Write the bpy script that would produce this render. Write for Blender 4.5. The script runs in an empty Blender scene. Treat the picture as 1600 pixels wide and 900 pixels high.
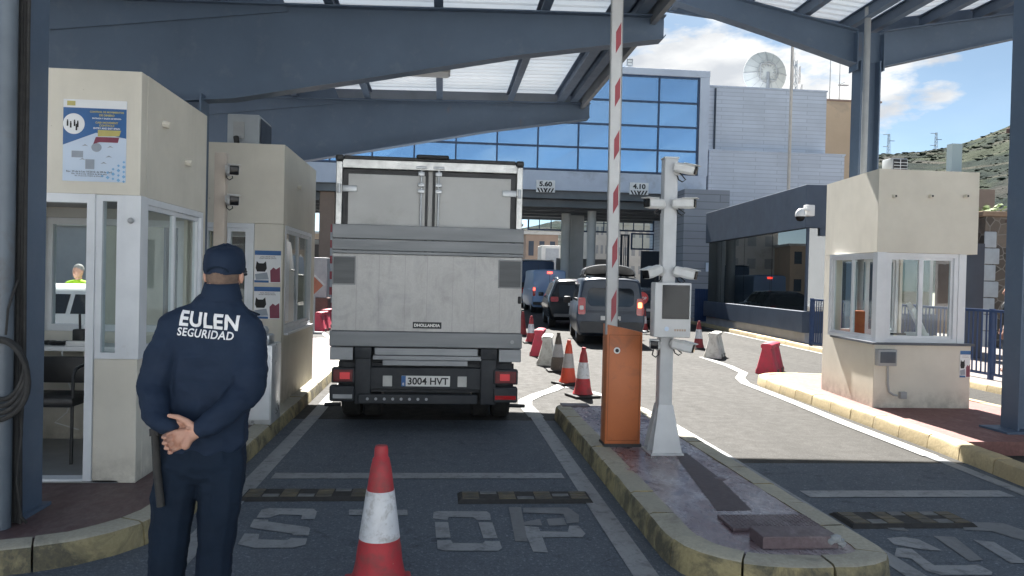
import bpy, bmesh, math, random
from mathutils import Vector, Matrix, noise
from mathutils.bvhtree import BVHTree
random.seed(7)
SC = bpy.context.scene
COL = SC.collection
R = math.radians

# ------------------------------------------------------------------ camera
EYE = Vector((0.0, 0.0, 1.7))
FPX = 1200.0                                    # focal length in pixels of the 1600 wide photograph
YAW = math.atan(110.4 / FPX)
PIT = math.atan(15.4 / FPX) * math.cos(YAW)
ROL = R(1.35)
FW = Vector((math.sin(YAW) * math.cos(PIT), math.cos(YAW) * math.cos(PIT), -math.sin(PIT)))
_r0 = Vector((math.cos(YAW), -math.sin(YAW), 0))
_u0 = _r0.cross(FW)
RT = _r0 * math.cos(ROL) + _u0 * math.sin(ROL)
UP = _u0 * math.cos(ROL) - _r0 * math.sin(ROL)
cam_data = bpy.data.cameras.new("camera")
cam = bpy.data.objects.new("camera", cam_data)
COL.objects.link(cam)
M = Matrix((RT, UP, -FW)).transposed().to_4x4()
M.translation = EYE
cam.matrix_world = M
cam_data.sensor_width = 36.0
cam_data.lens = FPX / 1600.0 * 36.0
cam_data.clip_start = 0.05
cam_data.clip_end = 8000.0
SC.camera = cam

# ------------------------------------------------------------------ light
SUN_EL = R(49.5)
SKY_STRENGTH = 0.05
SUN_STRENGTH = 4.2
SC.view_settings.view_transform = 'Standard'
SC.view_settings.look = 'None'
SC.view_settings.gamma = 1.0
SC.view_settings.exposure = 2.3
SC.view_settings.use_curve_mapping = False
world = bpy.data.worlds.new("World")
SC.world = world
world.use_nodes = True
def build_world():
    nt = world.node_tree
    nt.nodes.clear()
    N = lambda t: nt.nodes.new(t)
    L = nt.links.new
    out = N('ShaderNodeOutputWorld'); bg = N('ShaderNodeBackground')
    bg.inputs['Strength'].default_value = SKY_STRENGTH
    sky = N('ShaderNodeTexSky'); sky.sky_type = 'NISHITA'; sky.sun_disc = False
    sky.sun_elevation = SUN_EL; sky.sun_rotation = 0.0
    sky.air_density = 0.40; sky.dust_density = 0.3; sky.ozone_density = 0.0; sky.altitude = 30
    tc = N('ShaderNodeTexCoord')
    nz = N('ShaderNodeTexNoise'); nz.inputs['Scale'].default_value = 6.5; nz.inputs['Detail'].default_value = 9; nz.inputs['Roughness'].default_value = 0.58
    mp = N('ShaderNodeMapping'); mp.inputs['Scale'].default_value = (1, 1, 2.6); mp.inputs['Location'].default_value = (2.3, 0.7, 0.1)
    L(tc.outputs['Generated'], mp.inputs['Vector']); L(mp.outputs['Vector'], nz.inputs['Vector'])
    # cloud banks: where in the sky they float (unit directions), softened by the noise
    total = None
    def mth(op, a, b=None, c=None):
        m = N('ShaderNodeMath'); m.operation = op
        for i, v in enumerate((a, b, c)):
            if v is None: continue
            if isinstance(v, (int, float)): m.inputs[i].default_value = v
            else: L(v, m.inputs[i])
        return m.outputs[0]
    for (az, el, wid, amp) in BANKS:
        d = Vector((math.sin(R(az)) * math.cos(R(el)), math.cos(R(az)) * math.cos(R(el)), math.sin(R(el))))
        sub = N('ShaderNodeVectorMath'); sub.operation = 'SUBTRACT'; sub.inputs[1].default_value = d
        L(tc.outputs['Generated'], sub.inputs[0])
        sc = N('ShaderNodeVectorMath'); sc.operation = 'MULTIPLY'; sc.inputs[1].default_value = (1, 1, 1.7)
        L(sub.outputs[0], sc.inputs[0])
        ln = N('ShaderNodeVectorMath'); ln.operation = 'LENGTH'; L(sc.outputs[0], ln.inputs[0])
        w = mth('MULTIPLY', ln.outputs['Value'], 1.0 / wid)
        w = mth('SUBTRACT', 1.0, w)
        w = mth('MAXIMUM', w, 0.0)
        w = mth('MULTIPLY', w, amp)
        total = w if total is None else mth('MAXIMUM', total, w)
    f = mth('ADD', mth('MULTIPLY_ADD', nz.outputs['Fac'], 2.2, -0.62), mth('SUBTRACT', total, 0.30))
    rmp = N('ShaderNodeValToRGB')
    rmp.color_ramp.elements[0].position = 0.47; rmp.color_ramp.elements[0].color = (0, 0, 0, 1)
    rmp.color_ramp.elements[1].position = 0.66; rmp.color_ramp.elements[1].color = (1, 1, 1, 1)
    L(f, rmp.inputs['Fac'])
    nz2 = N('ShaderNodeTexNoise'); nz2.inputs['Scale'].default_value = 7.0; nz2.inputs['Detail'].default_value = 6
    L(mp.outputs['Vector'], nz2.inputs['Vector'])
    cr = N('ShaderNodeValToRGB')
    cr.color_ramp.elements[0].position = 0.35; cr.color_ramp.elements[0].color = CLOUD_DARK
    cr.color_ramp.elements[1].position = 0.62; cr.color_ramp.elements[1].color = CLOUD_LIGHT
    L(nz2.outputs['Fac'], cr.inputs['Fac'])
    mix = N('ShaderNodeMix'); mix.data_type = 'RGBA'
    rm2 = N('ShaderNodeMapRange'); rm2.inputs[3].default_value = 0.10; rm2.inputs[4].default_value = 1.0; L(rmp.outputs['Color'], rm2.inputs[0])
    tint = N('ShaderNodeMix'); tint.data_type = 'RGBA'; tint.blend_type = 'MULTIPLY'; tint.inputs[0].default_value = 1.0; tint.inputs[7].default_value = (0.86, 0.93, 0.80, 1); L(sky.outputs['Color'], tint.inputs[6])
    L(rm2.outputs[0], mix.inputs[0]); L(tint.outputs[2], mix.inputs[6]); L(cr.outputs['Color'], mix.inputs[7])
    L(mix.outputs[2], bg.inputs['Color']); L(bg.outputs[0], out.inputs['Surface'])
BANKS = [(22, 13.0, 0.24, 1.05), (28, 11, 0.12, 0.80), (42.3, 16.5, 0.11, 0.80), (34.3, 12.2, 0.055, 0.75), (36.6, 13.6, 0.03, 0.36), (8, 38, 0.35, 0.35), (178, 17, 0.45, 0.40), (215, 14, 0.3, 0.4)]
CLOUD_DARK = (2.9, 3.05, 3.25, 1); CLOUD_LIGHT = (5.2, 5.2, 5.05, 1)
build_world()
sun_data = bpy.data.lights.new("sun", 'SUN')
sun_data.energy = SUN_STRENGTH; sun_data.angle = R(0.53); sun_data.color = (1.0, 0.965, 0.91)
sun = bpy.data.objects.new("sun", sun_data)
COL.objects.link(sun)
sun.location = (0, 60, 70)
sun.rotation_euler = Vector((0, -math.cos(SUN_EL), -math.sin(SUN_EL))).to_track_quat('-Z', 'Y').to_euler()
SC.cycles.use_denoising = True
SC.cycles.max_bounces = 9
SC.cycles.diffuse_bounces = 5
SC.cycles.glossy_bounces = 4
SC.cycles.transparent_max_bounces = 16
SC.cycles.caustics_reflective = False
SC.cycles.caustics_refractive = False
SC.cycles.sample_clamp_indirect = 8.0

# ------------------------------------------------------------------ survey: photograph pixels to points of the place
def ray(px, py): return FW + RT * ((px - 800) / FPX) + UP * ((450 - py) / FPX)
def gp(px, py, z=0.0):
    r = ray(px, py); return EYE + r * ((z - EYE.z) / r.z)
def yp(px, py, y):
    r = ray(px, py); return EYE + r * (y / r.y)
def xp(px, py, x):
    r = ray(px, py); return EYE + r * (x / r.x)

# ------------------------------------------------------------------ mesh helper
class MB:
    def __init__(s): s.bm = bmesh.new()
    def quad(s, pts, mi=0):
        f = s.bm.faces.new([s.bm.verts.new(p) for p in pts]); f.material_index = mi; return f
    def _bev(s, vs, bev, seg=2):
        if not bev: return
        es = list({e for v in vs for e in v.link_edges})
        bmesh.ops.bevel(s.bm, geom=es, offset=bev, segments=seg, affect='EDGES', profile=0.5, clamp_overlap=True)
    def box(s, x0, x1, y0, y1, z0, z1, mi=0, bev=0.0, mat=None):
        P = [(x0, y0, z0), (x1, y0, z0), (x1, y1, z0), (x0, y1, z0), (x0, y0, z1), (x1, y0, z1), (x1, y1, z1), (x0, y1, z1)]
        vs = [s.bm.verts.new(mat @ Vector(p) if mat else p) for p in P]
        for q in ((0, 3, 2, 1), (4, 5, 6, 7), (0, 1, 5, 4), (1, 2, 6, 5), (2, 3, 7, 6), (3, 0, 4, 7)):
            f = s.bm.faces.new([vs[i] for i in q]); f.material_index = mi
        s._bev(vs, bev); return s
    def prism(s, pts, vec, mi=0, bev=0.0):
        vec = Vector(vec); a = [s.bm.verts.new(p) for p in pts]; b = [s.bm.verts.new(Vector(p) + vec) for p in pts]
        n = len(pts)
        fs = [s.bm.faces.new(a), s.bm.faces.new(b[::-1])] + [s.bm.faces.new((a[i], b[i], b[(i + 1) % n], a[(i + 1) % n])) for i in range(n)]
        for f in fs: f.material_index = mi
        s._bev(a + b, bev); return s
    def loft(s, rings, mi=0, caps=True, closed=True):
        V = [[s.bm.verts.new(p) for p in r] for r in rings]
        n = len(V[0])
        for a, b in zip(V, V[1:]):
            for i in range(n if closed else n - 1):
                f = s.bm.faces.new((a[i], a[(i + 1) % n], b[(i + 1) % n], b[i])); f.material_index = mi
        if caps:
            for r in (V[0], V[-1]):
                f = s.bm.faces.new(r); f.material_index = mi
        return V
    def tube(s, pts, r, n=10, mi=0, radii=None, caps=True):
        pts = [Vector(p) for p in pts]; rings = []; u = None
        for i, p in enumerate(pts):
            t = (pts[min(i + 1, len(pts) - 1)] - pts[max(i - 1, 0)]).normalized()
            if u is None:
                u = t.orthogonal().normalized()
            u = (u - t * u.dot(t)).normalized(); v = t.cross(u)
            rr = radii[i] if radii else r
            rings.append([p + u * rr * math.cos(2 * math.pi * k / n) + v * rr * math.sin(2 * math.pi * k / n) for k in range(n)])
        s.loft(rings, mi, caps); return s
    def cyl(s, p0, p1, r0, r1=None, n=20, mi=0): return s.tube([p0, p1], r0, n, mi, [r0, r0 if r1 is None else r1])
    def lathe(s, prof, c=(0, 0, 0), n=24, mi=0, caps=True):
        c = Vector(c)
        s.loft([[c + Vector((r * math.cos(2 * math.pi * k / n), r * math.sin(2 * math.pi * k / n), z)) for k in range(n)] for r, z in prof], mi, caps); return s
    def ball(s, c, r, sc=(1, 1, 1), sub=2, mi=0):
        res = bmesh.ops.create_icosphere(s.bm, subdivisions=sub, radius=1.0)
        for v in res['verts']: v.co = Vector((v.co.x * r * sc[0], v.co.y * r * sc[1], v.co.z * r * sc[2])) + Vector(c)
        for f in {f for v in res['verts'] for f in v.link_faces}: f.material_index = mi
        return s
    def build(s, name, mats, parent=None, smooth=35, world=True, recalc=True):
        if recalc: bmesh.ops.recalc_face_normals(s.bm, faces=s.bm.faces)
        if parent is not None and world:
            off = Vector((0, 0, 0)); p = parent
            while p is not None: off += Vector(p.location); p = p.parent
            for v in s.bm.verts: v.co -= off
        me = bpy.data.meshes.new(name); s.bm.to_mesh(me); s.bm.free()
        for m in (mats if isinstance(mats, (list, tuple)) else [mats]): me.materials.append(m)
        return link(name, me, parent, smooth)
def link(name, me, parent=None, smooth=35):
    if smooth:
        me.shade_smooth()
        try: me.set_sharp_from_angle(angle=R(smooth))
        except Exception: pass
    o = bpy.data.objects.new(name, me); COL.objects.link(o)
    if parent is not None: o.parent = parent
    return o
def tag(o, label, cat, group=None):
    o['label'] = label; o['category'] = cat
    if group: o['group'] = group
    return o
def thing(name, label, cat, loc=(0, 0, 0), rz=0.0, group=None):
    o = bpy.data.objects.new(name, None); COL.objects.link(o)
    o.location = loc; o.rotation_euler = (0, 0, rz); o.empty_display_size = 0.2
    return tag(o, label, cat, group)
def struct(o):
    o['kind'] = 'structure'; return o
KIDS = {}
def dup(o, parent=None, label=None, loc=None, rz=None):
    c = o.copy(); COL.objects.link(c)
    if parent is not None: c.parent = parent
    if label: c['label'] = label
    if loc is not None: c.location = loc
    if rz is not None: c.rotation_euler = (0, 0, rz)
    for ch in [k for k in bpy.data.objects if k.parent == o]: dup(ch, c)
    return c
def text_mesh(txt, size, bold=0.0, depth=0.0, align='CENTER', shear=0.0, space=1.0):
    cu = bpy.data.curves.new("lettering", 'FONT'); cu.body = txt; cu.size = size; cu.align_x = align; cu.align_y = 'CENTER'
    cu.offset = bold; cu.extrude = depth; cu.shear = shear; cu.space_character = space; cu.resolution_u = 4
    o = bpy.data.objects.new("lettering", cu); COL.objects.link(o)
    dg = bpy.context.evaluated_depsgraph_get(); dg.update()
    me = bpy.data.meshes.new_from_object(o.evaluated_get(dg))
    bpy.data.objects.remove(o); bpy.data.curves.remove(cu)
    return me
def lettering(txt, size, c, mat, parent, right=(1, 0, 0), up=(0, 0, 1), bold=0.0, width=None, align='CENTER', name='lettering', space=1.0, height=None):
    """flat raised lettering, centred at the point c, reading along right"""
    me = text_mesh(txt, size, bold, size * 0.01, align, 0.0, space)
    right = Vector(right).normalized(); up = Vector(up).normalized(); nrm = right.cross(up)
    xs = [v.co.x for v in me.vertices]; ys = [v.co.y for v in me.vertices]
    w = max(xs) - min(xs); h = max(ys) - min(ys); cx = (max(xs) + min(xs)) / 2; cy = (max(ys) + min(ys)) / 2
    k = width / w if width else 1.0; kh = height / h if height else k
    if align == 'LEFT': cx = min(xs)
    off = Vector((0, 0, 0)); p = parent
    while p is not None: off += Vector(p.location); p = p.parent
    for v in me.vertices:
        v.co = Vector(c) - off + right * (v.co.x - cx) * k + up * (v.co.y - cy) * kh + nrm * v.co.z
    me.materials.clear(); me.materials.append(mat)
    return link(name, me, parent, 0)

# ------------------------------------------------------------------ materials
def newmat(name):
    m = bpy.data.materials.new(name); m.use_nodes = True
    nt = m.node_tree; b = nt.nodes['Principled BSDF']; return m, nt, b
def rgba(c): return (c[0], c[1], c[2], 1)
def setcoord(nt, sc, space='Object', stretch=(1, 1, 1)):
    tc = nt.nodes.new('ShaderNodeTexCoord'); mp = nt.nodes.new('ShaderNodeMapping')
    mp.inputs['Scale'].default_value = (sc * stretch[0], sc * stretch[1], sc * stretch[2])
    if space == 'World':
        g = nt.nodes.new('ShaderNodeNewGeometry'); nt.links.new(g.outputs['Position'], mp.inputs['Vector'])
    else: nt.links.new(tc.outputs[space], mp.inputs['Vector'])
    return mp.outputs['Vector']
def tex(nt, vec, scale=1.0, detail=6, rough=0.6, dist=0.0):
    n = nt.nodes.new('ShaderNodeTexNoise'); n.inputs['Scale'].default_value = scale; n.inputs['Detail'].default_value = detail
    n.inputs['Roughness'].default_value = rough; n.inputs['Distortion'].default_value = dist
    nt.links.new(vec, n.inputs['Vector']); return n.outputs['Fac']
def ramp(nt, fac, stops):
    r = nt.nodes.new('ShaderNodeValToRGB'); e = r.color_ramp.elements
    while len(e) < len(stops): e.new(0.5)
    for el, (p, c) in zip(e, stops):
        el.position = p; el.color = rgba(c) if not isinstance(c, (int, float)) else (c, c, c, 1)
    nt.links.new(fac, r.inputs['Fac']); return r.outputs['Color']
def mixc(nt, fac, a, b, mode='MIX'):
    m = nt.nodes.new('ShaderNodeMix'); m.data_type = 'RGBA'; m.blend_type = mode
    for i, v in ((0, fac), (6, a), (7, b)):
        if isinstance(v, (int, float)): m.inputs[i].default_value = v
        elif isinstance(v, (tuple, list)): m.inputs[i].default_value = rgba(v)
        else: nt.links.new(v, m.inputs[i])
    return m.outputs[2]
def bump(nt, b, h, strength=0.2, dist=0.01):
    n = nt.nodes.new('ShaderNodeBump'); n.inputs['Strength'].default_value = strength; n.inputs['Distance'].default_value = dist
    nt.links.new(h, n.inputs['Height']); nt.links.new(n.outputs['Normal'], b.inputs['Normal'])
def pm(name, c, c2=None, scale=3.0, rough=0.5, rough2=None, metal=0.0, bmp=0.0, bscale=60.0, lo=0.35, hi=0.65, space='Object', stretch=(1, 1, 1), spec=0.5, dirt=None, dscale=2.0, dlo=0.55, dhi=0.72, coat=0.0):
    """painted or bare surface with uneven colour, dirt patches and fine relief"""
    m, nt, b = newmat(name)
    v = setcoord(nt, 1.0, space, stretch)
    n1 = tex(nt, v, scale, 7, 0.62)
    if c2 is None: c2 = tuple(x * 0.82 for x in c)
    col = ramp(nt, n1, [(lo, c), (hi, c2)])
    if dirt:
        d = ramp(nt, tex(nt, v, dscale, 9, 0.68, 0.4), [(dlo, 0.0), (dhi, 1.0)])
        col = mixc(nt, d, col, dirt)
    nt.links.new(col, b.inputs['Base Color'])
    b.inputs['Metallic'].default_value = metal
    b.inputs['Specular IOR Level'].default_value = spec
    b.inputs['Coat Weight'].default_value = coat
    if rough2 is None: rough2 = min(1.0, rough * 1.25)
    rr = ramp(nt, tex(nt, v, scale * 2.3, 5, 0.6), [(0.3, rough), (0.7, rough2)])
    nt.links.new(rr, b.inputs['Roughness'])
    if bmp: bump(nt, b, tex(nt, v, bscale, 4, 0.6), bmp, 0.004)
    return m
def emit(name, c, s):
    m, nt, b = newmat(name); b.inputs['Base Color'].default_value = rgba(c)
    b.inputs['Emission Color'].default_value = rgba(c); b.inputs['Emission Strength'].default_value = s
    b.inputs['Roughness'].default_value = 0.2; return m
def glassmat(name, tint=(0.9, 0.95, 0.95), ior=1.5, rough=0.0, base=None, solid=0.0):
    m, nt, b = newmat(name); nt.nodes.remove(b)
    out = [n for n in nt.nodes if n.type == 'OUTPUT_MATERIAL'][0]
    tr = nt.nodes.new('ShaderNodeBsdfTransparent'); tr.inputs['Color'].default_value = rgba(tint)
    gl = nt.nodes.new('ShaderNodeBsdfGlossy'); gl.inputs['Roughness'].default_value = rough
    fr = nt.nodes.new('ShaderNodeFresnel'); fr.inputs['IOR'].default_value = ior
    mx = nt.nodes.new('ShaderNodeMixShader'); L = nt.links.new
    sh = tr.outputs[0]
    if solid:
        df = nt.nodes.new('ShaderNodeBsdfDiffuse'); df.inputs['Color'].default_value = rgba(base or (0.5, 0.5, 0.5))
        m2 = nt.nodes.new('ShaderNodeMixShader'); m2.inputs[0].default_value = solid
        L(tr.outputs[0], m2.inputs[1]); L(df.outputs[0], m2.inputs[2]); sh = m2.outputs[0]
    ge = nt.nodes.new('ShaderNodeNewGeometry'); k = nt.nodes.new('ShaderNodeMath'); k.operation = 'SUBTRACT'; k.inputs[0].default_value = 1.0; L(ge.outputs['Backfacing'], k.inputs[1])
    fk = nt.nodes.new('ShaderNodeMath'); fk.operation = 'MULTIPLY'; L(fr.outputs[0], fk.inputs[0]); L(k.outputs[0], fk.inputs[1])
    L(fk.outputs[0], mx.inputs[0]); L(sh, mx.inputs[1]); L(gl.outputs[0], mx.inputs[2]); L(mx.outputs[0], out.inputs['Surface'])
    return m
def steelmat():
    """blue-grey painted steel: faded patches, dust and thin rust runs"""
    m, nt, b = newmat('steel_blue_paint'); v = setcoord(nt, 1.0, 'World'); n1 = tex(nt, v, .8, 8, .65); n2 = tex(nt, v, 5, 8, .7); st = tex(nt, setcoord(nt, 1.0, 'World', (7, 7, .6)), 1.0, 6, .65); n3 = tex(nt, v, 1.3, 5, .6)
    c = ramp(nt, n1, [(.3, (.092, .134, .200)), (.7, (.070, .104, .158))]); c = mixc(nt, ramp(nt, n2, [(.55, 0.0), (.75, .5)]), c, (.15, .18, .23))
    r_ = mixc(nt, ramp(nt, n3, [(.60, 0.0), (.70, 1.0)]), (0, 0, 0), ramp(nt, st, [(.58, 0.0), (.72, .7)])); c = mixc(nt, r_, c, (.16, .10, .075))
    nt.links.new(c, b.inputs['Base Color']); nt.links.new(ramp(nt, n2, [(.3, .4), (.7, .62)]), b.inputs['Roughness']); bump(nt, b, n2, .05, .01); return m
STEEL = steelmat()
STEELD = pm('steel_dark_paint', (0.035, 0.052, 0.08), (0.028, 0.042, 0.065), 1.5, 0.45)
def roofmat():
    """ribbed roof sheeting, made translucent to add fill light under the canopies"""
    m, nt, b = newmat('translucent_roof_sheet'); v = setcoord(nt, 1.0, 'Object', (0.15, 1, 1)); nt.nodes.remove(b)
    out = [n for n in nt.nodes if n.type == 'OUTPUT_MATERIAL'][0]
    n1 = tex(nt, v, 1.3, 8, .65); df = nt.nodes.new('ShaderNodeBsdfDiffuse'); tl = nt.nodes.new('ShaderNodeBsdfTranslucent'); ad = nt.nodes.new('ShaderNodeAddShader')
    nt.links.new(ramp(nt, n1, [(.3, (0.66, 0.66, 0.66)), (.7, (0.56, 0.57, 0.58))]), df.inputs['Color'])
    nt.links.new(ramp(nt, n1, [(.3, (0.060, 0.071, 0.084)), (.7, (0.040, 0.048, 0.058))]), tl.inputs['Color'])  # bluish transmitted colour added to brighten the underside and tint the shade
    nt.links.new(df.outputs[0], ad.inputs[0]); nt.links.new(tl.outputs[0], ad.inputs[1]); nt.links.new(ad.outputs[0], out.inputs['Surface']); return m
ROOFM = roofmat()
def stucco():
    """painted render with rain streaks, blotches, hairline cracks and a few chips"""
    m, nt, b = newmat('cream_render'); v = setcoord(nt, 1.0, 'World')
    n1 = tex(nt, v, 1.7, 8, .65); st = tex(nt, setcoord(nt, 1.0, 'World', (3.5, 3.5, .5)), 1.0, 7, .7); st2 = tex(nt, v, .9, 4, .5); ch = tex(nt, v, 17, 6, .7)
    c = ramp(nt, n1, [(.3, (.71, .67, .585)), (.7, (.62, .585, .51))])
    s_ = mixc(nt, ramp(nt, st2, [(.42, 0.0), (.62, 1.0)]), (0, 0, 0), ramp(nt, st, [(.50, 0.0), (.80, .4)]))
    c = mixc(nt, s_, c, (.36, .34, .30)); c = mixc(nt, ramp(nt, ch, [(.70, 0.0), (.735, .75)]), c, (.40, .37, .31))
    z = nt.nodes.new('ShaderNodeSeparateXYZ'); nt.links.new(v, z.inputs[0])
    low = mixc(nt, ramp(nt, tex(nt, v, 6, 7, .7), [(.35, 0.0), (.65, 1.0)]), (0, 0, 0), ramp(nt, z.outputs[2], [(.14, .75), (.42, 0.0)]))
    c = mixc(nt, low, c, (.27, .25, .21))
    nt.links.new(c, b.inputs['Base Color']); b.inputs['Roughness'].default_value = .85; b.inputs['Specular IOR Level'].default_value = .3
    bump(nt, b, tex(nt, v, 150, 4, .6), .25, .004); return m
STUCCO = stucco()
ALU = pm('white_aluminium', (0.74, 0.76, 0.79), (0.66, 0.68, 0.71), 3, 0.35, 0.5, dirt=(0.45, 0.45, 0.44), dscale=3, dlo=0.62, dhi=0.85)
WHITE = pm('white_plastic', (0.78, 0.78, 0.77), (0.7, 0.7, 0.69), 5, 0.35, 0.5)
GREYP = pm('grey_plastic', (0.36, 0.37, 0.38), (0.3, 0.31, 0.32), 5, 0.45)
BLACK = pm('black_plastic', (0.018, 0.019, 0.021), (0.012, 0.013, 0.015), 5, 0.4, 0.6)
RUBBER = pm('black_rubber', (0.022, 0.022, 0.023), (0.034, 0.033, 0.032), 12, 0.7, 0.9, bmp=0.15)
GALV = pm('galvanised_steel', (0.5, 0.52, 0.54), (0.4, 0.42, 0.44), 14, 0.38, 0.55, metal=0.75)
GLASS = glassmat('window_glass', (0.90, 0.94, 0.94))
DGLASS = glassmat('tinted_glass', (0.16, 0.20, 0.20), 2.3, base=(0.02, 0.028, 0.03), solid=0.5)
LENSB = pm('dark_lens', (0.01, 0.011, 0.013), (0.012, 0.012, 0.014), 5, 0.06, 0.1, spec=.25)
INK = pm('black_ink', (0.02, 0.02, 0.022), None, 8, 0.6)
PAPERW = pm('white_paper', (0.8, 0.81, 0.82), (0.74, 0.75, 0.77), 3, 0.35, 0.5)
# ================================================================== GROUND
def asphalt(name, ca, cb, patch):
    m, nt, b = newmat(name); v = setcoord(nt, 1.0, 'World')
    fine = tex(nt, v, 95, 3, 0.7); mid = tex(nt, v, 7, 6, 0.6)
    stone = tex(nt, v, 42, 2, 0.8)
    big = tex(nt, setcoord(nt, 1.0, 'World', (1, 0.16, 1)), 1.3, 6, 0.6, 0.3)
    c = ramp(nt, big, [(0.3, ca), (0.7, cb)])
    c = mixc(nt, ramp(nt, mid, [(0.52, 0.0), (0.75, 1.0)]), c, patch)
    c = mixc(nt, ramp(nt, fine, [(0.35, 0.75), (0.7, 0.0)]), c, tuple(x * 0.5 for x in ca))
    c = mixc(nt, ramp(nt, stone, [(.56, 0.0), (.72, .5)]), c, tuple(min(1, x * 1.9) for x in cb))
    oil = ramp(nt, tex(nt, v, 2.1, 5, 0.75, 0.5), [(0.62, 0.0), (0.74, 0.6)])
    c = mixc(nt, oil, c, tuple(x * 0.55 for x in ca))
    vo = nt.nodes.new('ShaderNodeTexVoronoi'); vo.feature = 'DISTANCE_TO_EDGE'; vo.inputs['Scale'].default_value = 0.55
    wv = nt.nodes.new('ShaderNodeVectorMath'); wv.operation = 'ADD'; nv = nt.nodes.new('ShaderNodeTexNoise'); nv.inputs['Scale'].default_value = 2.2; nv.inputs['Detail'].default_value = 6
    nt.links.new(v, nv.inputs['Vector']); nt.links.new(v, wv.inputs[0]); nt.links.new(nv.outputs['Color'], wv.inputs[1]); nt.links.new(wv.outputs[0], vo.inputs['Vector'])
    crack = ramp(nt, vo.outputs['Distance'], [(0.0, 1.0), (0.012, 0.0)])
    c = mixc(nt, mixc(nt, ramp(nt, mid, [(0.45, 0.0), (0.6, 0.55)]), (0, 0, 0), crack), c, tuple(x * 0.4 for x in ca))
    nt.links.new(c, b.inputs['Base Color'])
    nt.links.new(ramp(nt, mid, [(0.3, 0.62), (0.7, 0.85)]), b.inputs['Roughness'])
    b.inputs['Specular IOR Level'].default_value = 0.12
    bump(nt, b, fine, 0.35, 0.006)
    return m
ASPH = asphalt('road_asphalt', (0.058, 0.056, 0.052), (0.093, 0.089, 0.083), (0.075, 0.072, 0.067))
ASPH2 = asphalt('shade_tint_asphalt', (0.128, 0.148, 0.176), (0.165, 0.186, 0.214), (0.146, 0.167, 0.195))
EARTH = pm('dry_ground', (0.22, 0.2, 0.16), (0.16, 0.16, 0.11), 0.02, 0.9, space='World')
g = MB(); g.quad([(-3000, -300, -0.03), (3000, -300, -0.03), (3000, 4000, -0.03), (-3000, 4000, -0.03)])
struct(g.build('ground', EARTH, smooth=0))
g = MB(); g.quad([(-45, -25, 0), (45, -25, 0), (45, 95, 0), (-45, 95, 0)])
struct(g.build('road', ASPH, smooth=0))
# lane sheets tinted lighter and bluer, cut inside the canopy shadow to lift it
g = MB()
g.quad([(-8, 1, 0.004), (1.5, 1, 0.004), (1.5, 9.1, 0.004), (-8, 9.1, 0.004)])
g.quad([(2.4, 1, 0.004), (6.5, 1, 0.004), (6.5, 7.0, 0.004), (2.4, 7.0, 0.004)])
struct(g.build('shade_tint_sheet', ASPH2, smooth=0))

g = MB(); g.quad([(-45, -24.9, 0.003), (45, -24.9, 0.003), (45, 1.0, 0.003), (-45, 1.0, 0.003)])
struct(g.build('bounce_apron', pm('apron_bounce_pale', (.46, .45, .42), (.38, .37, .35), .8, .9, space='World'), smooth=0))  # unseen pale ground behind the camera, added to bounce sunlight forward
def roadpaint(name, c, wear_lo, wear_hi, under=(0.075, 0.076, 0.078)):
    m, nt, b = newmat(name); v = setcoord(nt, 1.0, 'World')
    n = tex(nt, v, 9, 9, 0.72, 0.3); n2 = tex(nt, v, 60, 4, 0.7); n3 = tex(nt, setcoord(nt, 1.0, 'World', (1, 0.25, 1)), 4, 6, 0.6)
    c2 = ramp(nt, n3, [(0.3, c), (0.75, tuple(x * 0.7 for x in c))])
    f = ramp(nt, n, [(wear_lo, 0.0), (wear_hi, 1.0)])
    c3 = mixc(nt, f, c2, under)
    c3 = mixc(nt, ramp(nt, n2, [(0.55, 0.0), (0.7, 0.5)]), c3, under)
    nt.links.new(c3, b.inputs['Base Color']); b.inputs['Roughness'].default_value = 0.6
    bump(nt, b, n2, 0.2, 0.004); return m
PAINT = roadpaint('worn_white_paint', (0.30, 0.315, 0.33), 0.50, 0.68, (.11, .12, .13))
PAINTD = roadpaint('faded_white_paint', (0.19, 0.20, 0.21), 0.48, 0.70, (.11, .12, .13))
PAINTL = roadpaint('far_white_paint', (0.34, 0.34, 0.33), 0.55, 0.74, (0.09, 0.087, 0.082))  # paler, less worn line paint for the far stretches
ZM = 0.009
def strip(b, pts, w, z=ZM):
    """a painted line of width w along a centre path"""
    pts = [Vector((p[0], p[1], 0)) for p in pts]; L = []; Rr = []
    for i, p in enumerate(pts):
        t = (pts[min(i + 1, len(pts) - 1)] - pts[max(i - 1, 0)]).normalized(); n = Vector((-t.y, t.x, 0)) * w / 2
        L.append(p + n); Rr.append(p - n)
    for i in range(len(pts) - 1):
        b.quad([(L[i].x, L[i].y, z), (Rr[i].x, Rr[i].y, z), (Rr[i + 1].x, Rr[i + 1].y, z), (L[i + 1].x, L[i + 1].y, z)])
def seg(a, b, n): return [(a[0] + (b[0] - a[0]) * i / n, a[1] + (b[1] - a[1]) * i / n) for i in range(n + 1)]
b = MB()
strip(b, seg((-1.50, 3.2), (-1.47, 9.3), 8), 0.15)
strip(b, seg((1.215, 2.0), (1.195, 9.3), 8), 0.15)
strip(b, seg((2.83, 1.0), (2.80, 7.3), 8), 0.13)
strip(b, [(4.72, 1.0), (4.86, 5.5), (4.95, 7.3)], 0.13)
struct(b.build('lane_line', PAINT, smooth=0))
b = MB()
strip(b, [(-1.47, 9.3), (-1.50, 14.5), (-1.9, 17.5), (-3.0, 21), (-4.0, 25)], 0.15)
strip(b, [(1.195, 9.3), (1.15, 10.2), (1.2, 10.6), (1.42, 11.1), (1.72, 11.6), (1.98, 12.2), (2.2, 13.0)], 0.19)
strip(b, [(1.95, 12.1), (2.2, 11.6), (2.45, 11.0), (2.62, 10.2), (2.74, 9.3), (2.79, 7.3)], 0.15)
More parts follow.
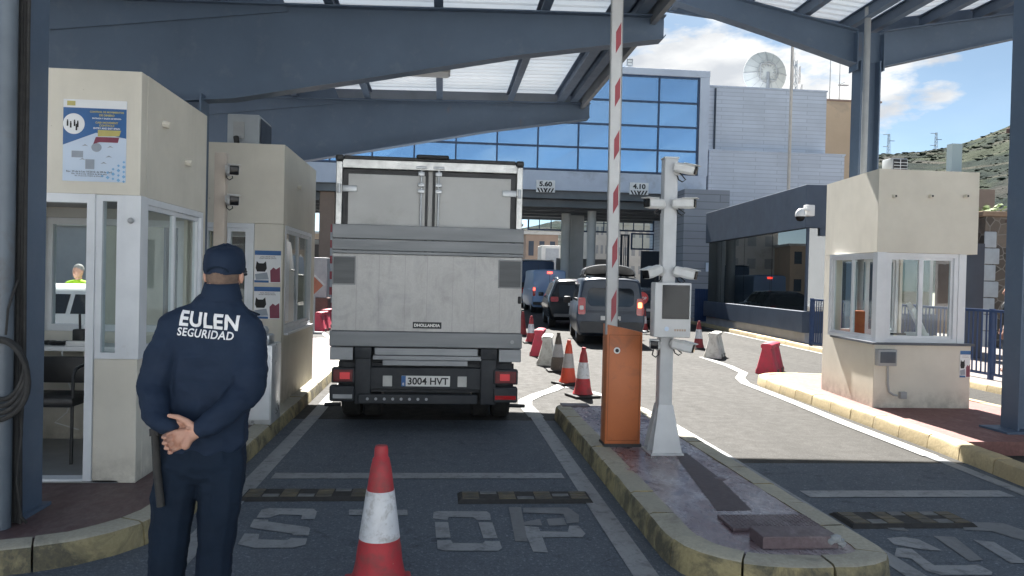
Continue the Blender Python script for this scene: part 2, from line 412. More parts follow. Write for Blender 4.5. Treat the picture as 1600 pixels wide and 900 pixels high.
strip(b, [(4.95, 7.3), (5.0, 9.0), (5.12, 11.0), (5.18, 12.6), (5.36, 13.3), (5.75, 14.1), (5.9, 15.2), (5.95, 17)], 0.17)
strip(b, [(9.25, 14.5), (9.5, 19), (9.9, 28)], 0.12)
struct(b.build('edge_line', PAINTL, smooth=0))
b = MB()
b.quad([(-1.36, 6.44, ZM), (1.08, 6.44, ZM), (1.08, 6.62, ZM), (-1.36, 6.62, ZM)])
b.quad([(2.97, 5.86, ZM), (4.72, 5.86, ZM), (4.72, 6.05, ZM), (2.97, 6.05, ZM)])
struct(b.build('stop_line', PAINT, smooth=0))
# stencilled letters S T O P, traced on the surface
def glyph(b, polys, ox, oy, k):
    for poly in polys:
        b.quad([gp(ox + x / k, oy + y / k, ZM) for x, y in poly])
b = MB(); k = 1600 / 260.0
glyph(b, [[(250, 300), (300, 222), (380, 208), (800, 215), (832, 240), (810, 315), (680, 315), (690, 275), (470, 268), (370, 300)],
          [(188, 385), (225, 315), (362, 318), (365, 338), (755, 392), (768, 408), (750, 472), (600, 468), (595, 452), (215, 400)],
          [(70, 555), (135, 452), (278, 456), (268, 508), (545, 516), (585, 494), (738, 500), (720, 560), (600, 588), (230, 590)],
          [(1138, 275), (1142, 222), (1700, 225), (1705, 278)], [(1340, 290), (1500, 290), (1540, 600), (1345, 600)]], 360, 760, k)
k = 1600 / 280.0
glyph(b, [[(95, 285), (100, 230), (130, 220), (575, 222), (605, 245), (612, 300), (490, 300), (455, 275), (235, 272), (225, 300)],
          [(112, 318), (230, 318), (252, 458), (122, 458)], [(500, 318), (625, 320), (672, 462), (545, 462)],
          [(130, 480), (255, 480), (272, 505), (540, 508), (560, 486), (690, 490), (710, 550), (680, 575), (200, 572), (135, 555)],
          [(890, 350), (1040, 365), (1122, 588), (990, 582), (945, 480)],
          [(1045, 400), (1300, 405), (1310, 350), (1395, 350), (1455, 420), (1430, 452), (1080, 455)]], 660, 760, k)
k = 1600 / 270.0
glyph(b, [[(330, 300), (480, 288), (620, 310), (840, 415), (690, 410), (400, 360)],
          [(400, 470), (560, 490), (690, 600), (830, 640), (1300, 640), (1308, 615), (1180, 545), (1050, 552), (770, 552), (690, 500), (560, 400), (420, 390)],
          [(1130, 315), (1320, 335), (1640, 530), (1480, 532)]], 1330, 790, k)
struct(b.build('road_marking', PAINT, smooth=0))
b = MB(); k = 1600 / 280.0
glyph(b, [[(770, 185), (880, 185), (940, 490), (830, 488)], [(900, 190), (1300, 188), (1400, 255), (1395, 320), (1290, 330), (1260, 245), (900, 235)],
          [(900, 318), (1050, 290), (1070, 348), (905, 345)], [(1110, 290), (1260, 280), (1290, 345), (1130, 350)]], 660, 760, k)
k = 1600 / 270.0
glyph(b, [[(270, 182), (450, 185), (540, 235), (380, 225)], [(760, 280), (960, 290), (1220, 500), (1100, 515)], [(1000, 148), (1400, 160), (1640, 240), (1640, 330), (1480, 290), (1300, 235), (1050, 225)]], 1330, 790, k)
struct(b.build('old_road_marking', PAINTD, smooth=0))

# ------------------------------------------------------------------ kerbs and pavements
def kerbmat(name, ca, cb, dark, lo, hi):
    m, nt, b = newmat(name); v = setcoord(nt, 1.0, 'World')
    gi = nt.nodes.new('ShaderNodeNewGeometry')
    base = ramp(nt, gi.outputs['Random Per Island'], [(0.0, ca), (1.0, cb)])
    n = tex(nt, v, 3.2, 10, 0.7, 0.5); n2 = tex(nt, v, 40, 4, 0.7); n3 = tex(nt, v, 11, 7, 0.7)
    c = mixc(nt, ramp(nt, n, [(lo, 0.0), (hi, 0.9)]), base, dark)
    c = mixc(nt, ramp(nt, n3, [(0.56, 0.0), (0.68, 0.7)]), c, tuple(x * 0.6 + 0.06 for x in ca))
    c = mixc(nt, ramp(nt, n2, [(0.4, 0.35), (0.62, 0.0)]), c, tuple(x * 0.5 for x in ca))
    nt.links.new(c, b.inputs['Base Color']); b.inputs['Roughness'].default_value = 0.8
    bump(nt, b, n3, 0.5, 0.012); return m
KSIDE = kerbmat('kerb_worn_yellow', (0.40, 0.33, 0.17), (0.30, 0.26, 0.15), (0.06, 0.06, 0.05), 0.43, 0.57)
KTOP = kerbmat('kerb_cream_top', (0.47, 0.44, 0.35), (0.38, 0.36, 0.30), (0.16, 0.15, 0.13), 0.55, 0.75)
KTAN = kerbmat('kerb_tan', (0.50, 0.40, 0.23), (0.42, 0.33, 0.19), (0.22, 0.18, 0.12), 0.55, 0.78)
def resample(pts, d, closed=False):
    pts = [Vector((p[0], p[1], 0)) for p in pts]
    if closed: pts.append(pts[0])
    out = [pts[0]]; acc = 0.0
    for a, c in zip(pts, pts[1:]):
        L = (c - a).length; pos = d - acc
        while pos <= L:
            out.append(a + (c - a) * (pos / L)); pos += d
        acc = (acc + L) % d
    return out
def fillet(pts, rad, n=6):
    """rounds the corners of an open or closed outline given as (x, y, r)"""
    out = []
    N = len(pts)
    for i, p in enumerate(pts):
        r = p[2] if len(p) > 2 else 0
        P = Vector((p[0], p[1]))
        if not r: out.append((P.x, P.y)); continue
        A = Vector(pts[i - 1][:2]); B = Vector(pts[(i + 1) % N][:2])
        a = P + (A - P).normalized() * r; c = P + (B - P).normalized() * r
        for j in range(n + 1):
            t = j / n; q = a * (1 - t) ** 2 + P * 2 * t * (1 - t) + c * t * t; out.append((q.x, q.y))
    return out
def kerb(name, path, side, w, h, mats, stone=0.62, closed=False, sub=3, zbase=0.0):
    d = stone / sub; pts = resample(path, d, closed); b = MB(); rnd = random.Random(3)
    n = len(pts)
    def ring(p, t, dz):
        nrm = Vector((t.y, -t.x, 0)) * side           # towards the road
        q = [p + nrm * 0.025 + Vector((0, 0, zbase - 0.03)), p + nrm * 0.008 + Vector((0, 0, zbase + h - 0.035 + dz)), p - nrm * 0.004 + Vector((0, 0, zbase + h - 0.01 + dz)),
             p - nrm * 0.03 + Vector((0, 0, zbase + h + dz)), p - nrm * w + Vector((0, 0, zbase + h + dz)), p - nrm * w + Vector((0, 0, zbase - 0.03))]
        return q
    i = 0
    while i + sub < n + (1 if closed else 0):
        idx = [i + k for k in range(sub + 1)]
        if idx[-1] >= n: break
        dz = rnd.uniform(-0.005, 0.004); rings = []
        for j in idx:
            t = (pts[min(j + 1, n - 1)] - pts[max(j - 1, 0)]).normalized(); p = pts[j].copy()
            if j == idx[0]: p += t * 0.006
            if j == idx[-1]: p -= t * 0.006
            rings.append(ring(p, t, dz))
        V = b.loft(rings, 0)
        i += sub
    for vtx in b.bm.verts:
        if vtx.co.z > zbase: vtx.co += Vector((rnd.uniform(-1, 1), rnd.uniform(-1, 1), rnd.uniform(-1, .4))) * .0032
    bmesh.ops.recalc_face_normals(b.bm, faces=b.bm.faces)
    for f in b.bm.faces:
        if f.normal.z > 0.6: f.material_index = 1
    return struct(b.build(name, mats, smooth=40))
def slab(name, poly, z, mat, kind=True):
    b = MB(); b.prism([(p[0], p[1], -0.02) for p in poly], (0, 0, z + 0.02)); o = b.build(name, mat, smooth=0)
    return struct(o)
def maroonmat(name, ca, cb, wear, wlo, whi, rough=0.3):
    m, nt, b = newmat(name); v = setcoord(nt, 1.0, 'World', (1, 0.55, 1))
    n = tex(nt, v, 2.6, 10, 0.66, 0.6); n2 = tex(nt, v, 30, 5, 0.7); n3 = tex(nt, v, 9, 8, 0.72, 1.0)
    c = ramp(nt, n3, [(0.35, ca), (0.65, cb)])
    w = ramp(nt, n, [(wlo, 0.0), (whi, 0.85)])
    c = mixc(nt, w, c, wear); c = mixc(nt, ramp(nt, n2, [(0.42, 0.4), (0.6, 0.0)]), c, tuple(x * 0.5 for x in ca))
    nt.links.new(c, b.inputs['Base Color'])
    nt.links.new(ramp(nt, n3, [(0.35, rough), (0.7, rough + 0.28)]), b.inputs['Roughness'])
    bump(nt, b, n3, 0.25, 0.006); return m
MAROON = maroonmat('worn_sheen_maroon', (0.165, 0.105, 0.118), (0.235, 0.165, 0.18), (0.50, 0.465, 0.49), 0.42, 0.60, 0.16)  # pale worn patches, brightened to carry the lavender sky sheen
MAROOND = maroonmat('maroon_paint', (0.105, 0.062, 0.064), (0.135, 0.085, 0.085), (0.2, 0.17, 0.165), 0.55, 0.75, 0.42)
PINK = maroonmat('red_paving', (0.25, 0.115, 0.10), (0.21, 0.10, 0.09), (0.33, 0.22, 0.19), 0.55, 0.75, 0.6)
# left island: runs along the lane, then turns away to the left at its near end
left_path = [(-1.70, 30.0), (-1.70, 5.35), (-1.74, 5.05), (-1.84, 4.80), (-2.02, 4.60), (-2.30, 4.45), (-2.7, 4.34), (-3.4, 4.22), (-9.0, 3.7)]
left_path = [(-2.6, 19.0), (-2.2, 17.8), (-1.85, 17.0), (-1.72, 15.5)] + left_path[1:]
kerb('kerb', left_path, -1, 0.17, 0.15, [KSIDE, KTOP])
slab('pavement', [(p[0] - 0.13 if p[1] > 5 else p[0] - 0.09, p[1] + (0.13 if p[1] < 5 else 0)) for p in left_path] + [(-9, 19.0)], 0.143, MAROOND)
# middle island
mid = fillet([(1.42, 9.36, 0.18), (1.40, 4.02, 0.62), (2.64, 3.98, 0.42), (2.60, 5.2), (2.56, 7.2), (2.50, 9.36, 0.35)], 0.3, 10)
kerb('kerb', mid, 1, 0.17, 0.17, [KSIDE, KTOP], closed=True, stone=0.5, sub=4)
inner = fillet([(1.55, 9.24, 0.15), (1.53, 4.15, 0.55), (2.50, 4.11, 0.35), (2.46, 5.2), (2.42, 7.2), (2.37, 9.24, 0.3)], 0.3, 10)
slab('traffic_island', inner, 0.163, MAROON)
# right island
rk = [(4.86, 0.0), (4.98, 4.5), (5.06, 6.2), (5.18, 7.4), (5.27, 10.0), (5.33, 12.2), (5.38, 12.55), (5.52, 12.85), (5.8, 13.05), (6.4, 13.1), (7.0, 12.9), (7.35, 12.4), (7.45, 11.5), (7.55, 9.5), (7.6, 0.0)]
kerb('kerb', rk, -1, 0.16, 0.15, [KTAN, KTAN], stone=0.55)
def inset(pts, d, cx, cy):
    return [(x + (d if x < cx else -d), y - (d if y > cy else 0)) for x, y in pts]
slab('pavement', inset([p for p in rk if p[1] <= 7.36], 0.12, 6.4, 12.3), 0.143, MAROOND)
slab('pavement', [(5.30, 7.35)] + inset([p for p in rk if p[1] > 7.4], 0.12, 6.4, 12.3) + [(7.46, 7.35)], 0.1425, PINK)
# far right pavement in front of the office and the railing
rk2 = [(9.05, 0.0), (9.1, 12.0), (9.42, 16.3), (9.62, 20.0), (10.16, 28.2), (10.3, 34.0)]
kerb('kerb', rk2, -1, 0.15, 0.12, [KTAN, KTAN], stone=0.8)
slab('pavement', [(p[0] + 0.11, p[1]) for p in rk2] + [(40, 34), (40, 0)], 0.113, maroonmat('pale_paving', (.24, .205, .19), (.20, .175, .165), (.30, .27, .25), .55, .75, .7))
CONC = pm('pale_concrete', (0.42, 0.41, 0.38), (0.36, 0.35, 0.33), 2.5, 0.85, bmp=0.15, bscale=80, dirt=(0.25, 0.24, 0.22), dscale=1.5)
# trench repair across the middle island
b = MB(); b.quad([gp(1053, 708, 0.166), gp(1073, 708, 0.166), gp(1122, 745, 0.166), gp(1175, 797, 0.166), gp(1120, 797, 0.166), gp(1085, 752, 0.166)])
struct(b.build('trench_patch', pm('trench_mortar', (0.085, 0.062, 0.07), (0.06, 0.045, 0.05), 14, 0.55, bmp=0.3, bscale=30, space='World'), smooth=0))

# ------------------------------------------------------------------ distant terrain
def hillmat():
    m, nt, b = newmat('hill_scrub'); v = setcoord(nt, 1.0, 'World')
    n = tex(nt, v, 0.012, 10, 0.66, 0.4); n2 = tex(nt, v, 0.09, 8, 0.72); n3 = tex(nt, v, 0.005, 6, 0.6, 0.8)
    c = ramp(nt, n2, [(0.36, (0.010, 0.018, 0.017)), (0.5, (0.022, 0.033, 0.028)), (0.66, (0.040, 0.050, 0.040))])
    c = mixc(nt, ramp(nt, n, [(0.52, 0.0), (0.60, 0.8)]), c, (0.066, 0.064, 0.058))
    c = mixc(nt, ramp(nt, n3, [(0.54, 0.0), (0.6, 0.7)]), c, (0.052, 0.064, 0.038))
    w = nt.nodes.new('ShaderNodeTexWave'); w.wave_type = 'BANDS'; w.bands_direction = 'Z'; w.inputs['Scale'].default_value = 0.012; w.inputs['Distortion'].default_value = 9; w.inputs['Detail'].default_value = 3; w.inputs['Detail Scale'].default_value = 0.4
    nt.links.new(v, w.inputs['Vector'])
    c = mixc(nt, ramp(nt, w.outputs['Fac'], [(0.95, 0.0), (0.99, 0.4)]), c, (0.14, 0.125, 0.10))
    nt.links.new(c, b.inputs['Base Color']); b.inputs['Roughness'].default_value = 1.0; b.inputs['Specular IOR Level'].default_value = 0.1
    bump(nt, b, n2, 1.0, 6.0); return m
def hill():
    b = MB(); bm = b.bm; NX, NY = 200, 90; V = []
    for j in range(NY + 1):
        y = 260 + (1500 - 260) * j / NY; row = []
        for i in range(NX + 1):
            x = -500 + 2300 * i / NX
            a = x / y * 800.0                                   # bearing, measured at 800 m
            crest = 145 + 0.252 * (a - 473) + 8 * math.sin(a * 0.02)
            crest = max(crest, 0) * 1.0
            t = max(0.0, min(1.25, (y - 260) / 540.0))
            prof = t ** 0.85 if t <= 1 else 1.0 - (t - 1) * 0.9
            z = crest * prof * (1 if t < 1 else 1)
            rough = 5.0 * noise.fractal(Vector((x * 0.012, y * 0.012, 0.3)), 1.0, 2.0, 5) + 1.6 * noise.fractal(Vector((x * 0.06, y * 0.06, 7.3)), 1.0, 2.0, 4)
            z += rough * min(1.0, z / 30.0)
            row.append(bm.verts.new((x, y, z - 0.6)))
        V.append(row)
    for j in range(NY):
        for i in range(NX): bm.faces.new((V[j][i], V[j][i + 1], V[j + 1][i + 1], V[j + 1][i]))
    return struct(b.build('hill', hillmat(), smooth=0))
hill()
def scrub():
    b = MB(); rnd = random.Random(21); bm = b.bm
    base = bmesh.new(); bmesh.ops.create_icosphere(base, subdivisions=1, radius=1.0); pv = [v.co.copy() for v in base.verts]; pf = [[v.index for v in f.verts] for f in base.faces]; base.free()
    tree = BVHTree.FromObject(bpy.data.objects['hill'], bpy.context.evaluated_depsgraph_get()); n = 0
    while n < 1500:
        y = rnd.uniform(300, 830); a = rnd.uniform(400, 690); x = a * y / 800
        if noise.fractal(Vector((x * .011, y * .011, 2.2)), 1.0, 2.0, 4) < rnd.uniform(-.55, .35): continue
        hit = tree.ray_cast(Vector((x, y, 600)), Vector((0, 0, -1)))[0]
        if hit is None: continue
        s = rnd.uniform(.5, 1.6) * (2.2 if rnd.random() < .12 else 1) * (y / 800) ** .5; vs = [bm.verts.new(hit + Vector((p.x * s * rnd.uniform(.6, 2.0), p.y * s * rnd.uniform(.6, 1.5), p.z * s * rnd.uniform(.2, .55) + s * .25))) for p in pv]
        for f in pf: bm.faces.new([vs[i] for i in f])
        n += 1
    bpy.context.view_layer.update()
    o = b.build('scrub', pm('scrub_leaf', (.030, .041, .030), (.040, .052, .037), .15, .95, space='World', spec=.1), smooth=0, recalc=False); o['kind'] = 'stuff'
scrub()
# ================================================================== CANOPIES
def plate_beam(b, prof, y, th, fl, flt, mi=0):
    """tapered welded I beam in the X-Z plane: prof = [(x, zbottom, ztop)]"""
    poly = [(x, y - th / 2, zb) for x, zb, zt in prof] + [(x, y - th / 2, zt) for x, zb, zt in reversed(prof)]
    b.prism(poly, (0, th, 0), mi)
    for k in (1, 2):
        pts = [(p[0], p[k]) for p in prof]; s = -1 if k == 1 else 1
        low = [(x, y - fl / 2, z) for x, z in pts]; top = [(x, y - fl / 2, z + s * flt) for x, z in reversed(pts)]
        b.prism(low + top, (0, fl, 0), mi)
def hcolumn(b, x, y, w, d, z0, z1, fl=0.02):
    b.box(x - w / 2, x - w / 2 + fl, y - d / 2, y + d / 2, z0, z1); b.box(x + w / 2 - fl, x + w / 2, y - d / 2, y + d / 2, z0, z1)
    b.box(x - w / 2 + fl, x + w / 2 - fl, y - 0.008, y + 0.008, z0, z1)
def corrugated(b, pts, y0, y1, pitch=0.21, depth=0.035):
    """ribbed roof sheet spanning y0..y1, ribs running across; pts = [(x, z)] ; y1 may be a function of x"""
    f = y1 if callable(y1) else (lambda x: y1)
    n = int((max(f(p[0]) for p in pts) - y0) / pitch); rows = []
    for i in range(n + 1):
        for dy, dz in ((0, 0), (0.35, 0), (0.5, depth), (0.85, depth)):
            rows.append(((i + dy) * pitch, dz))
    V = []
    for s, dz in rows:
        r = []
        for x, z in pts:
            yy = y0 + s * (f(x) - y0) / (n * pitch + pitch); r.append(b.bm.verts.new((x, yy, z + dz)))
        V.append(r)
    for a, c in zip(V, V[1:]):
        for i in range(len(pts) - 1): b.bm.faces.new((a[i], a[i + 1], c[i + 1], c[i]))
def angle_bar(b, x, y0, y1, z0, z1, w=0.09, t=0.012):
    b.box(x - t / 2, x + t / 2, y0, y1, z0 + t, z1 - t); b.box(x - w / 2, x + w / 2, y0, y1, z0, z0 + t); b.box(x - w / 2, x + w / 2, y0, y1, z1 - t, z1)
# ---- left canopy: cantilever frames with a flat ribbed roof
LC = thing('canopy', 'dark blue steel canopy with deep tapered cantilever beams above the truck', 'canopy', (-2.8, 5.1, 0.14))
def lz(x): return 4.705 + 0.022 * (x - 1.0)
for yb, xc in ((5.09, -2.68), (8.72, -2.80), (13.2, -2.92)):
    b = MB()
    prof = [(-7.5, 4.2, 4.56), (-3.4, 3.5, 4.60), (-2.3, 3.60, 4.62), (-1.0, 3.86, 4.65), (0.74, 4.215, lz(0.74)), (2.20, 4.45, lz(2.2)), (2.46, 4.49, lz(2.46)), (2.49, 4.53, lz(2.49))]
    plate_beam(b, prof, yb, 0.014, 0.20, 0.016)
    for xs in (-3.1, -2.5, -1.3, -0.1, 1.1):
        zb = [p for p in prof if p[0] <= xs][-1]; i = prof.index(zb); nx = prof[i + 1]; t = (xs - zb[0]) / (nx[0] - zb[0])
        b.box(xs - 0.006, xs + 0.006, yb + 0.0072, yb + 0.095, zb[1] + (nx[1] - zb[1]) * t + 0.012, lz(xs) - 0.04)
    b.build('beam', STEEL, LC, smooth=0)
    if yb > 1:
        b = MB(); hcolumn(b, xc, yb, 0.24 if yb < 6 else 0.36, 0.30, 0.165, 3.62 if yb > 5.5 else 3.58)
        b.box(xc - 0.16, xc + 0.16, yb - 0.19, yb + 0.19, 0.143, 0.165)
        b.build('column', STEEL, LC, smooth=0)
        # deep knee panel over the booths
        b = MB(); b.prism([(-4.6, yb - 0.03, 4.2), (-1.75, yb - 0.03, 4.58), (-1.95, yb - 0.03, 5.05), (-4.6, yb - 0.03, 5.05)], (0, 0.018, 0)); b.build('knee_plate', STEEL, LC, smooth=0)
for x in (-6.0, -4.9, -3.7, -2.5, -1.3, -0.1, 1.1):
    b = MB(); angle_bar(b, x, 4.5, 13.4, lz(x) + 0.016, 4.90 + 0.022 * (x - 1), 0.10); b.build('purlin', STEEL, LC, smooth=0)
for x in (1.97, 2.20):
    b = MB(); angle_bar(b, x, 4.5, 13.45, lz(x) + 0.018, 4.93 + 0.022 * (x - 1), 0.13, 0.014); b.build('edge_beam', STEEL, LC, smooth=0)
b = MB(); b.box(2.33, 2.39, 4.4, 13.62, 4.66, 5.04, 0); b.box(-7.6, 2.33, 13.56, 13.62, 4.68, 5.0)
b.build('gutter', pm('gutter_grey', (0.20, 0.22, 0.25), (0.16, 0.18, 0.2), 2, 0.5), LC, smooth=0)
b = MB(); corrugated(b, [(-7.6, 4.94 - 0.19), (2.33, 4.935 + 0.029)], 4.5, 13.55); b.build('roof_sheet', ROOFM, LC, smooth=0)
# floodlight on the purlins
FL = thing('flood_light', 'slim white floodlight bracket under the canopy roof behind the front beam', 'lamp', (-0.2, 9.2, 4.1))
b = MB(); b.box(-0.45, 0.05, 9.10, 9.32, 4.105, 4.15, 0, 0.008); b.build('lamp_housing', GREYP, FL)
b = MB(); b.box(-0.43, 0.03, 9.08, 9.30, 4.085, 4.103); b.build('lamp_glass', WHITE, FL)
b = MB(); b.tube([(-0.1, 9.2, 4.15), (-0.1, 9.2, 4.72)], 0.012); b.tube([(0.0, 9.2, 4.14), (0.12, 9.2, 4.2), (0.2, 9.2, 4.42), (0.16, 9.2, 4.55), (0.0, 9.2, 4.62), (-0.1, 9.2, 4.66)], 0.008, 8); b.build('bracket', BLACK, FL)
# ---- right canopy: butterfly frames, roof falling to a valley over the columns
RC = thing('canopy', 'dark blue steel butterfly canopy over the right lane and cream booth', 'canopy', (6.4, 11.2, 0.14))
for yb in (4.6, 7.94, 11.25):
    b = MB()
    plate_beam(b, [(2.55, 6.06, 6.27), (3.3, 5.89, 6.16), (4.79, 5.49, 5.86), (6.2, 5.08, 5.58)], yb, 0.014, 0.20, 0.016)
    plate_beam(b, [(6.6, 5.06, 5.58), (8.8, 5.62, 5.98), (10.4, 5.98, 6.27)], yb, 0.014, 0.20, 0.016)
    b.build('beam', STEEL, RC, smooth=0)
    if yb > 4:
        b = MB(); hcolumn(b, 6.4 if yb > 8 else 6.5, yb, 0.32 if yb > 8 else .42, 0.26, 0.165, 5.12)
        b.box(6.2, 6.6, yb - 0.012, yb + 0.012, 5.122, 5.58); b.box(6.18, 6.2, yb - 0.12, yb + 0.12, 4.98, 5.55); b.box(6.60, 6.62, yb - 0.12, yb + 0.12, 4.98, 5.55)
        pass
        b.box(6.1, 6.72 + 0.08, yb - 0.22, yb + 0.22, 0.143, 0.165)
        b.build('column', STEEL, RC, smooth=0)
def farR(x): return 12.05 + 0.22 * (5.0 - x) if x < 6.4 else 12.05 - 0.3
def rz(x): return 5.62 + (6.4 - x) * 0.175 if x < 6.4 else 5.62 + (x - 6.4) * 0.168
for x in (2.75, 3.65, 4.55, 5.45, 6.2, 6.65, 7.5, 8.4, 9.3, 10.2):
    b = MB(); z0 = rz(x); angle_bar(b, x, 4.2, min(farR(x) - 0.08, 12.4), z0 + 0.02, z0 + 0.21, 0.11, 0.012); b.build('purlin', STEEL, RC, smooth=0)
b = MB(); corrugated(b, [(2.28, rz(2.28) + 0.225), (6.4, 5.85)], 4.1, farR); corrugated(b, [(6.4, 5.85), (10.5, rz(10.5) + 0.225)], 4.1, farR)
b.build('roof_sheet', ROOFM, RC, smooth=0)
for xa, xb in ((2.26, 6.38), (6.42, 10.5)):
    b = MB(); za, zb = rz(xa), rz(xb); ya, yb_ = farR(xa), farR(xb); b.prism([(xa, ya + .005, za + .02), (xb, yb_ + .005, zb + .02), (xb, yb_ + .005, zb + .30), (xa, ya + .005, za + .30)], (0, .05, 0)); b.build('gutter', STEEL, RC, smooth=0)
b = MB(); b.cyl((6.21, 10.92, 0.143), (6.21, 10.92, 5.84), 0.045, n=14)
for z in (1.2, 2.6): b.box(6.15, 6.27, 10.93, 11.1, z, z + 0.04)
b.build('drainpipe', pm('drainpipe_grey', (0.30, 0.32, 0.34), (0.25, 0.27, 0.29), 3, 0.45), RC)
# downpipe, cables and hose on the near left column
PIPE = tag(MB().cyl((-2.575, 4.80, 0.14), (-2.575, 4.80, 4.6), 0.052, n=20).build('downpipe', pm('pipe_grey', (0.11, 0.135, 0.165), (0.085, 0.105, 0.13), 3, 0.45, dirt=(0.09, 0.08, 0.07), dscale=2.5)), 'thick grey vertical pipe beside the nearest blue column', 'pipe')
b = MB(); rnd = random.Random(5)
for i, (dx, r) in enumerate(((0.0, 0.013), (0.03, 0.016), (0.055, 0.011), (0.085, 0.012))):
    b.tube([(-2.555 + dx * .62 + 0.012 * math.sin(z * 1.7 + i) * (1 if z < 2 else .4), 4.88 + 0.01 * math.cos(z * 2 + i), 0.15 + z * 0.5) for z in range(0, 9)], r, 8)
tag(b.build('cable_bundle', RUBBER), 'bundle of black cables hanging down the nearest blue column', 'cables')
b = MB()
for k in range(4):
    rr = 0.135 + 0.013 * k; n = 40
    b.tube([(-2.545 + rr * math.cos(2 * math.pi * i / n), 4.715 - 0.012 * k + 0.01 * math.sin(3 * 2 * math.pi * i / n + k), 1.10 + 1.32 * rr * math.sin(2 * math.pi * i / n) - 0.02 * k) for i in range(n + 1)], 0.015, 8, caps=False)
b.tube([(-2.52, 4.72, 1.3), (-2.52, 4.74, 1.45), (-2.51, 4.82, 1.62)], 0.007, 6)
tag(b.build('hose_coil', RUBBER), 'coil of black hose hanging on the grey pipe', 'hose')
b = MB(); b.tube([(-2.46, 4.86, 0.155), (-2.48, 4.84, 0.2), (-2.50, 4.82, 0.42), (-2.48, 4.83, 0.7), (-2.50, 4.84, 1.0)], 0.008, 7)
tag(b.build('loose_cable', RUBBER), 'thin loose black cable dangling to the floor by the blue column', 'cable')
# ================================================================== BOOTHS
TILE = pm('grey_floor', (0.30, 0.31, 0.32), (0.24, 0.25, 0.26), 3, 0.4)
INNER = pm('interior_wall', (0.55, 0.55, 0.53), (0.48, 0.48, 0.46), 2, 0.8)
SILLM = pm('dark_sill', (0.10, 0.11, 0.13), (0.07, 0.08, 0.1), 6, 0.45)
def frame_y(b, x0, x1, z0, z1, y0, y1, t, mi=0):
    """rectangular frame in the X-Z plane"""
    b.box(x0, x0 + t, y0, y1, z0, z1, mi); b.box(x1 - t, x1, y0, y1, z0, z1, mi)
    b.box(x0 + t, x1 - t, y0, y1, z0, z0 + t, mi); b.box(x0 + t, x1 - t, y0, y1, z1 - t, z1, mi)
def frame_x(b, y0, y1, z0, z1, x0, x1, t, mi=0):
    b.box(x0, x1, y0, y0 + t, z0, z1, mi); b.box(x0, x1, y1 - t, y1, z0, z1, mi)
    b.box(x0, x1, y0 + t, y1 - t, z0, z0 + t, mi); b.box(x0, x1, y0 + t, y1 - t, z1 - t, z1, mi)
def win_y(root, x0, x1, z0, z1, y, panes=1, t=0.05, glass=None, name='window'):
    """window facing the camera: frame, one sash per pane, glass"""
    b = MB(); frame_y(b, x0, x1, z0, z1, y - 0.02, y + 0.05, t); f = b.build(name, ALU, root, smooth=0)
    w = (x1 - x0 - 2 * t) / panes
    for i in range(panes):
        a = x0 + t + i * w; o = 0.0 if i % 2 == 0 else 0.012
        if panes > 1:
            b = MB(); frame_y(b, a + 0.001, a + w - 0.001, z0 + t + .001, z1 - t - .001, y - 0.008 + o, y + 0.03 + o, 0.032); b.build('sash', ALU, f, smooth=0)
        b = MB(); m = 0.034 if panes > 1 else 0.001; b.box(a + m, a + w - m, y + 0.008 + o, y + 0.013 + o, z0 + t + m, z1 - t - m); b.build('pane', glass or GLASS, f, smooth=0)
    return f
def win_x(root, y0, y1, z0, z1, x, panes=2, t=0.05, glass=None, s=1, skip=()):
    b = MB(); lo, hi = sorted((x + s * 0.02, x - s * 0.05)); frame_x(b, y0, y1, z0, z1, lo, hi, t); f = b.build('window', ALU, root, smooth=0)
    w = (y1 - y0 - 2 * t) / panes
    for i in range(panes):
        if i in skip: continue
        a = y0 + t + i * w; o = s * (0.0 if i % 2 == 0 else 0.014)
        b = MB(); lo, hi = sorted((x + s * 0.008 - o, x - s * 0.03 - o)); frame_x(b, a + 0.001, a + w - 0.001, z0 + t + .001, z1 - t - .001, lo, hi, 0.035); b.build('sash', ALU, f, smooth=0)
        b = MB(); lo, hi = sorted((x - s * 0.010 - o, x - s * 0.015 - o)); b.box(lo, hi, a + 0.036, a + w - 0.036, z0 + t + .037, z1 - t - .037); b.build('pane', glass or GLASS, f, smooth=0)
    return f
def spout(b, p, d):
    p = Vector(p); d = Vector(d); b.tube([p - d * 0.05, p + d * 0.05], 0.028, 8)
# ---- near left booth
B1 = thing('security_booth', 'cream security booth nearest the guard, with an open doorway and a blue poster above', 'booth', (-3.3, 6.6, 0.143))
X0, X1, Y0, Y1, ZT = -4.4, -2.19, 5.80, 7.35, 3.13
b = MB()
b.box(X0, X1, Y0, Y0 + .12, 2.235, ZT, 0, 0.006); b.box(X1 - .12, X1, Y0 + .121, Y1 - .121, 2.235, ZT); b.box(X0, X1, Y1 - .12, Y1, 2.235, ZT); b.box(X0, X0 + .12, Y0 + .121, Y1 - .121, 2.235, ZT)
b.box(X0 + .121, X1 - .121, Y0 + .121, Y1 - .121, 2.9, 3.05)
b.box(-2.493, X1, Y0, Y0 + .12, .143, 1.045, 0, 0.006); b.box(X1 - .12, X1, Y0 + .121, Y1, .143, 1.045, 0, 0.004)
b.box(X0, X1 - .121, Y1 - .12, Y1, .143, 1.13); b.box(X0, -3.55, Y1 - .12, Y1, 1.131, 2.234); b.box(-2.34, X1 - .121, Y1 - .12, Y1, 1.131, 2.234)
b.box(X0, X0 + .12, Y0, Y1 - .121, .143, 1.0); b.box(X0, X0 + .12, Y0, Y0 + .15, 1.001, 2.234); b.box(X0 + .121, -3.42, Y0, Y0 + .12, .143, 2.234)
b.box(X1 - .12, X1, Y1 - .06, Y1, 1.046, 2.234)
b.build('wall', STUCCO, B1, smooth=0)
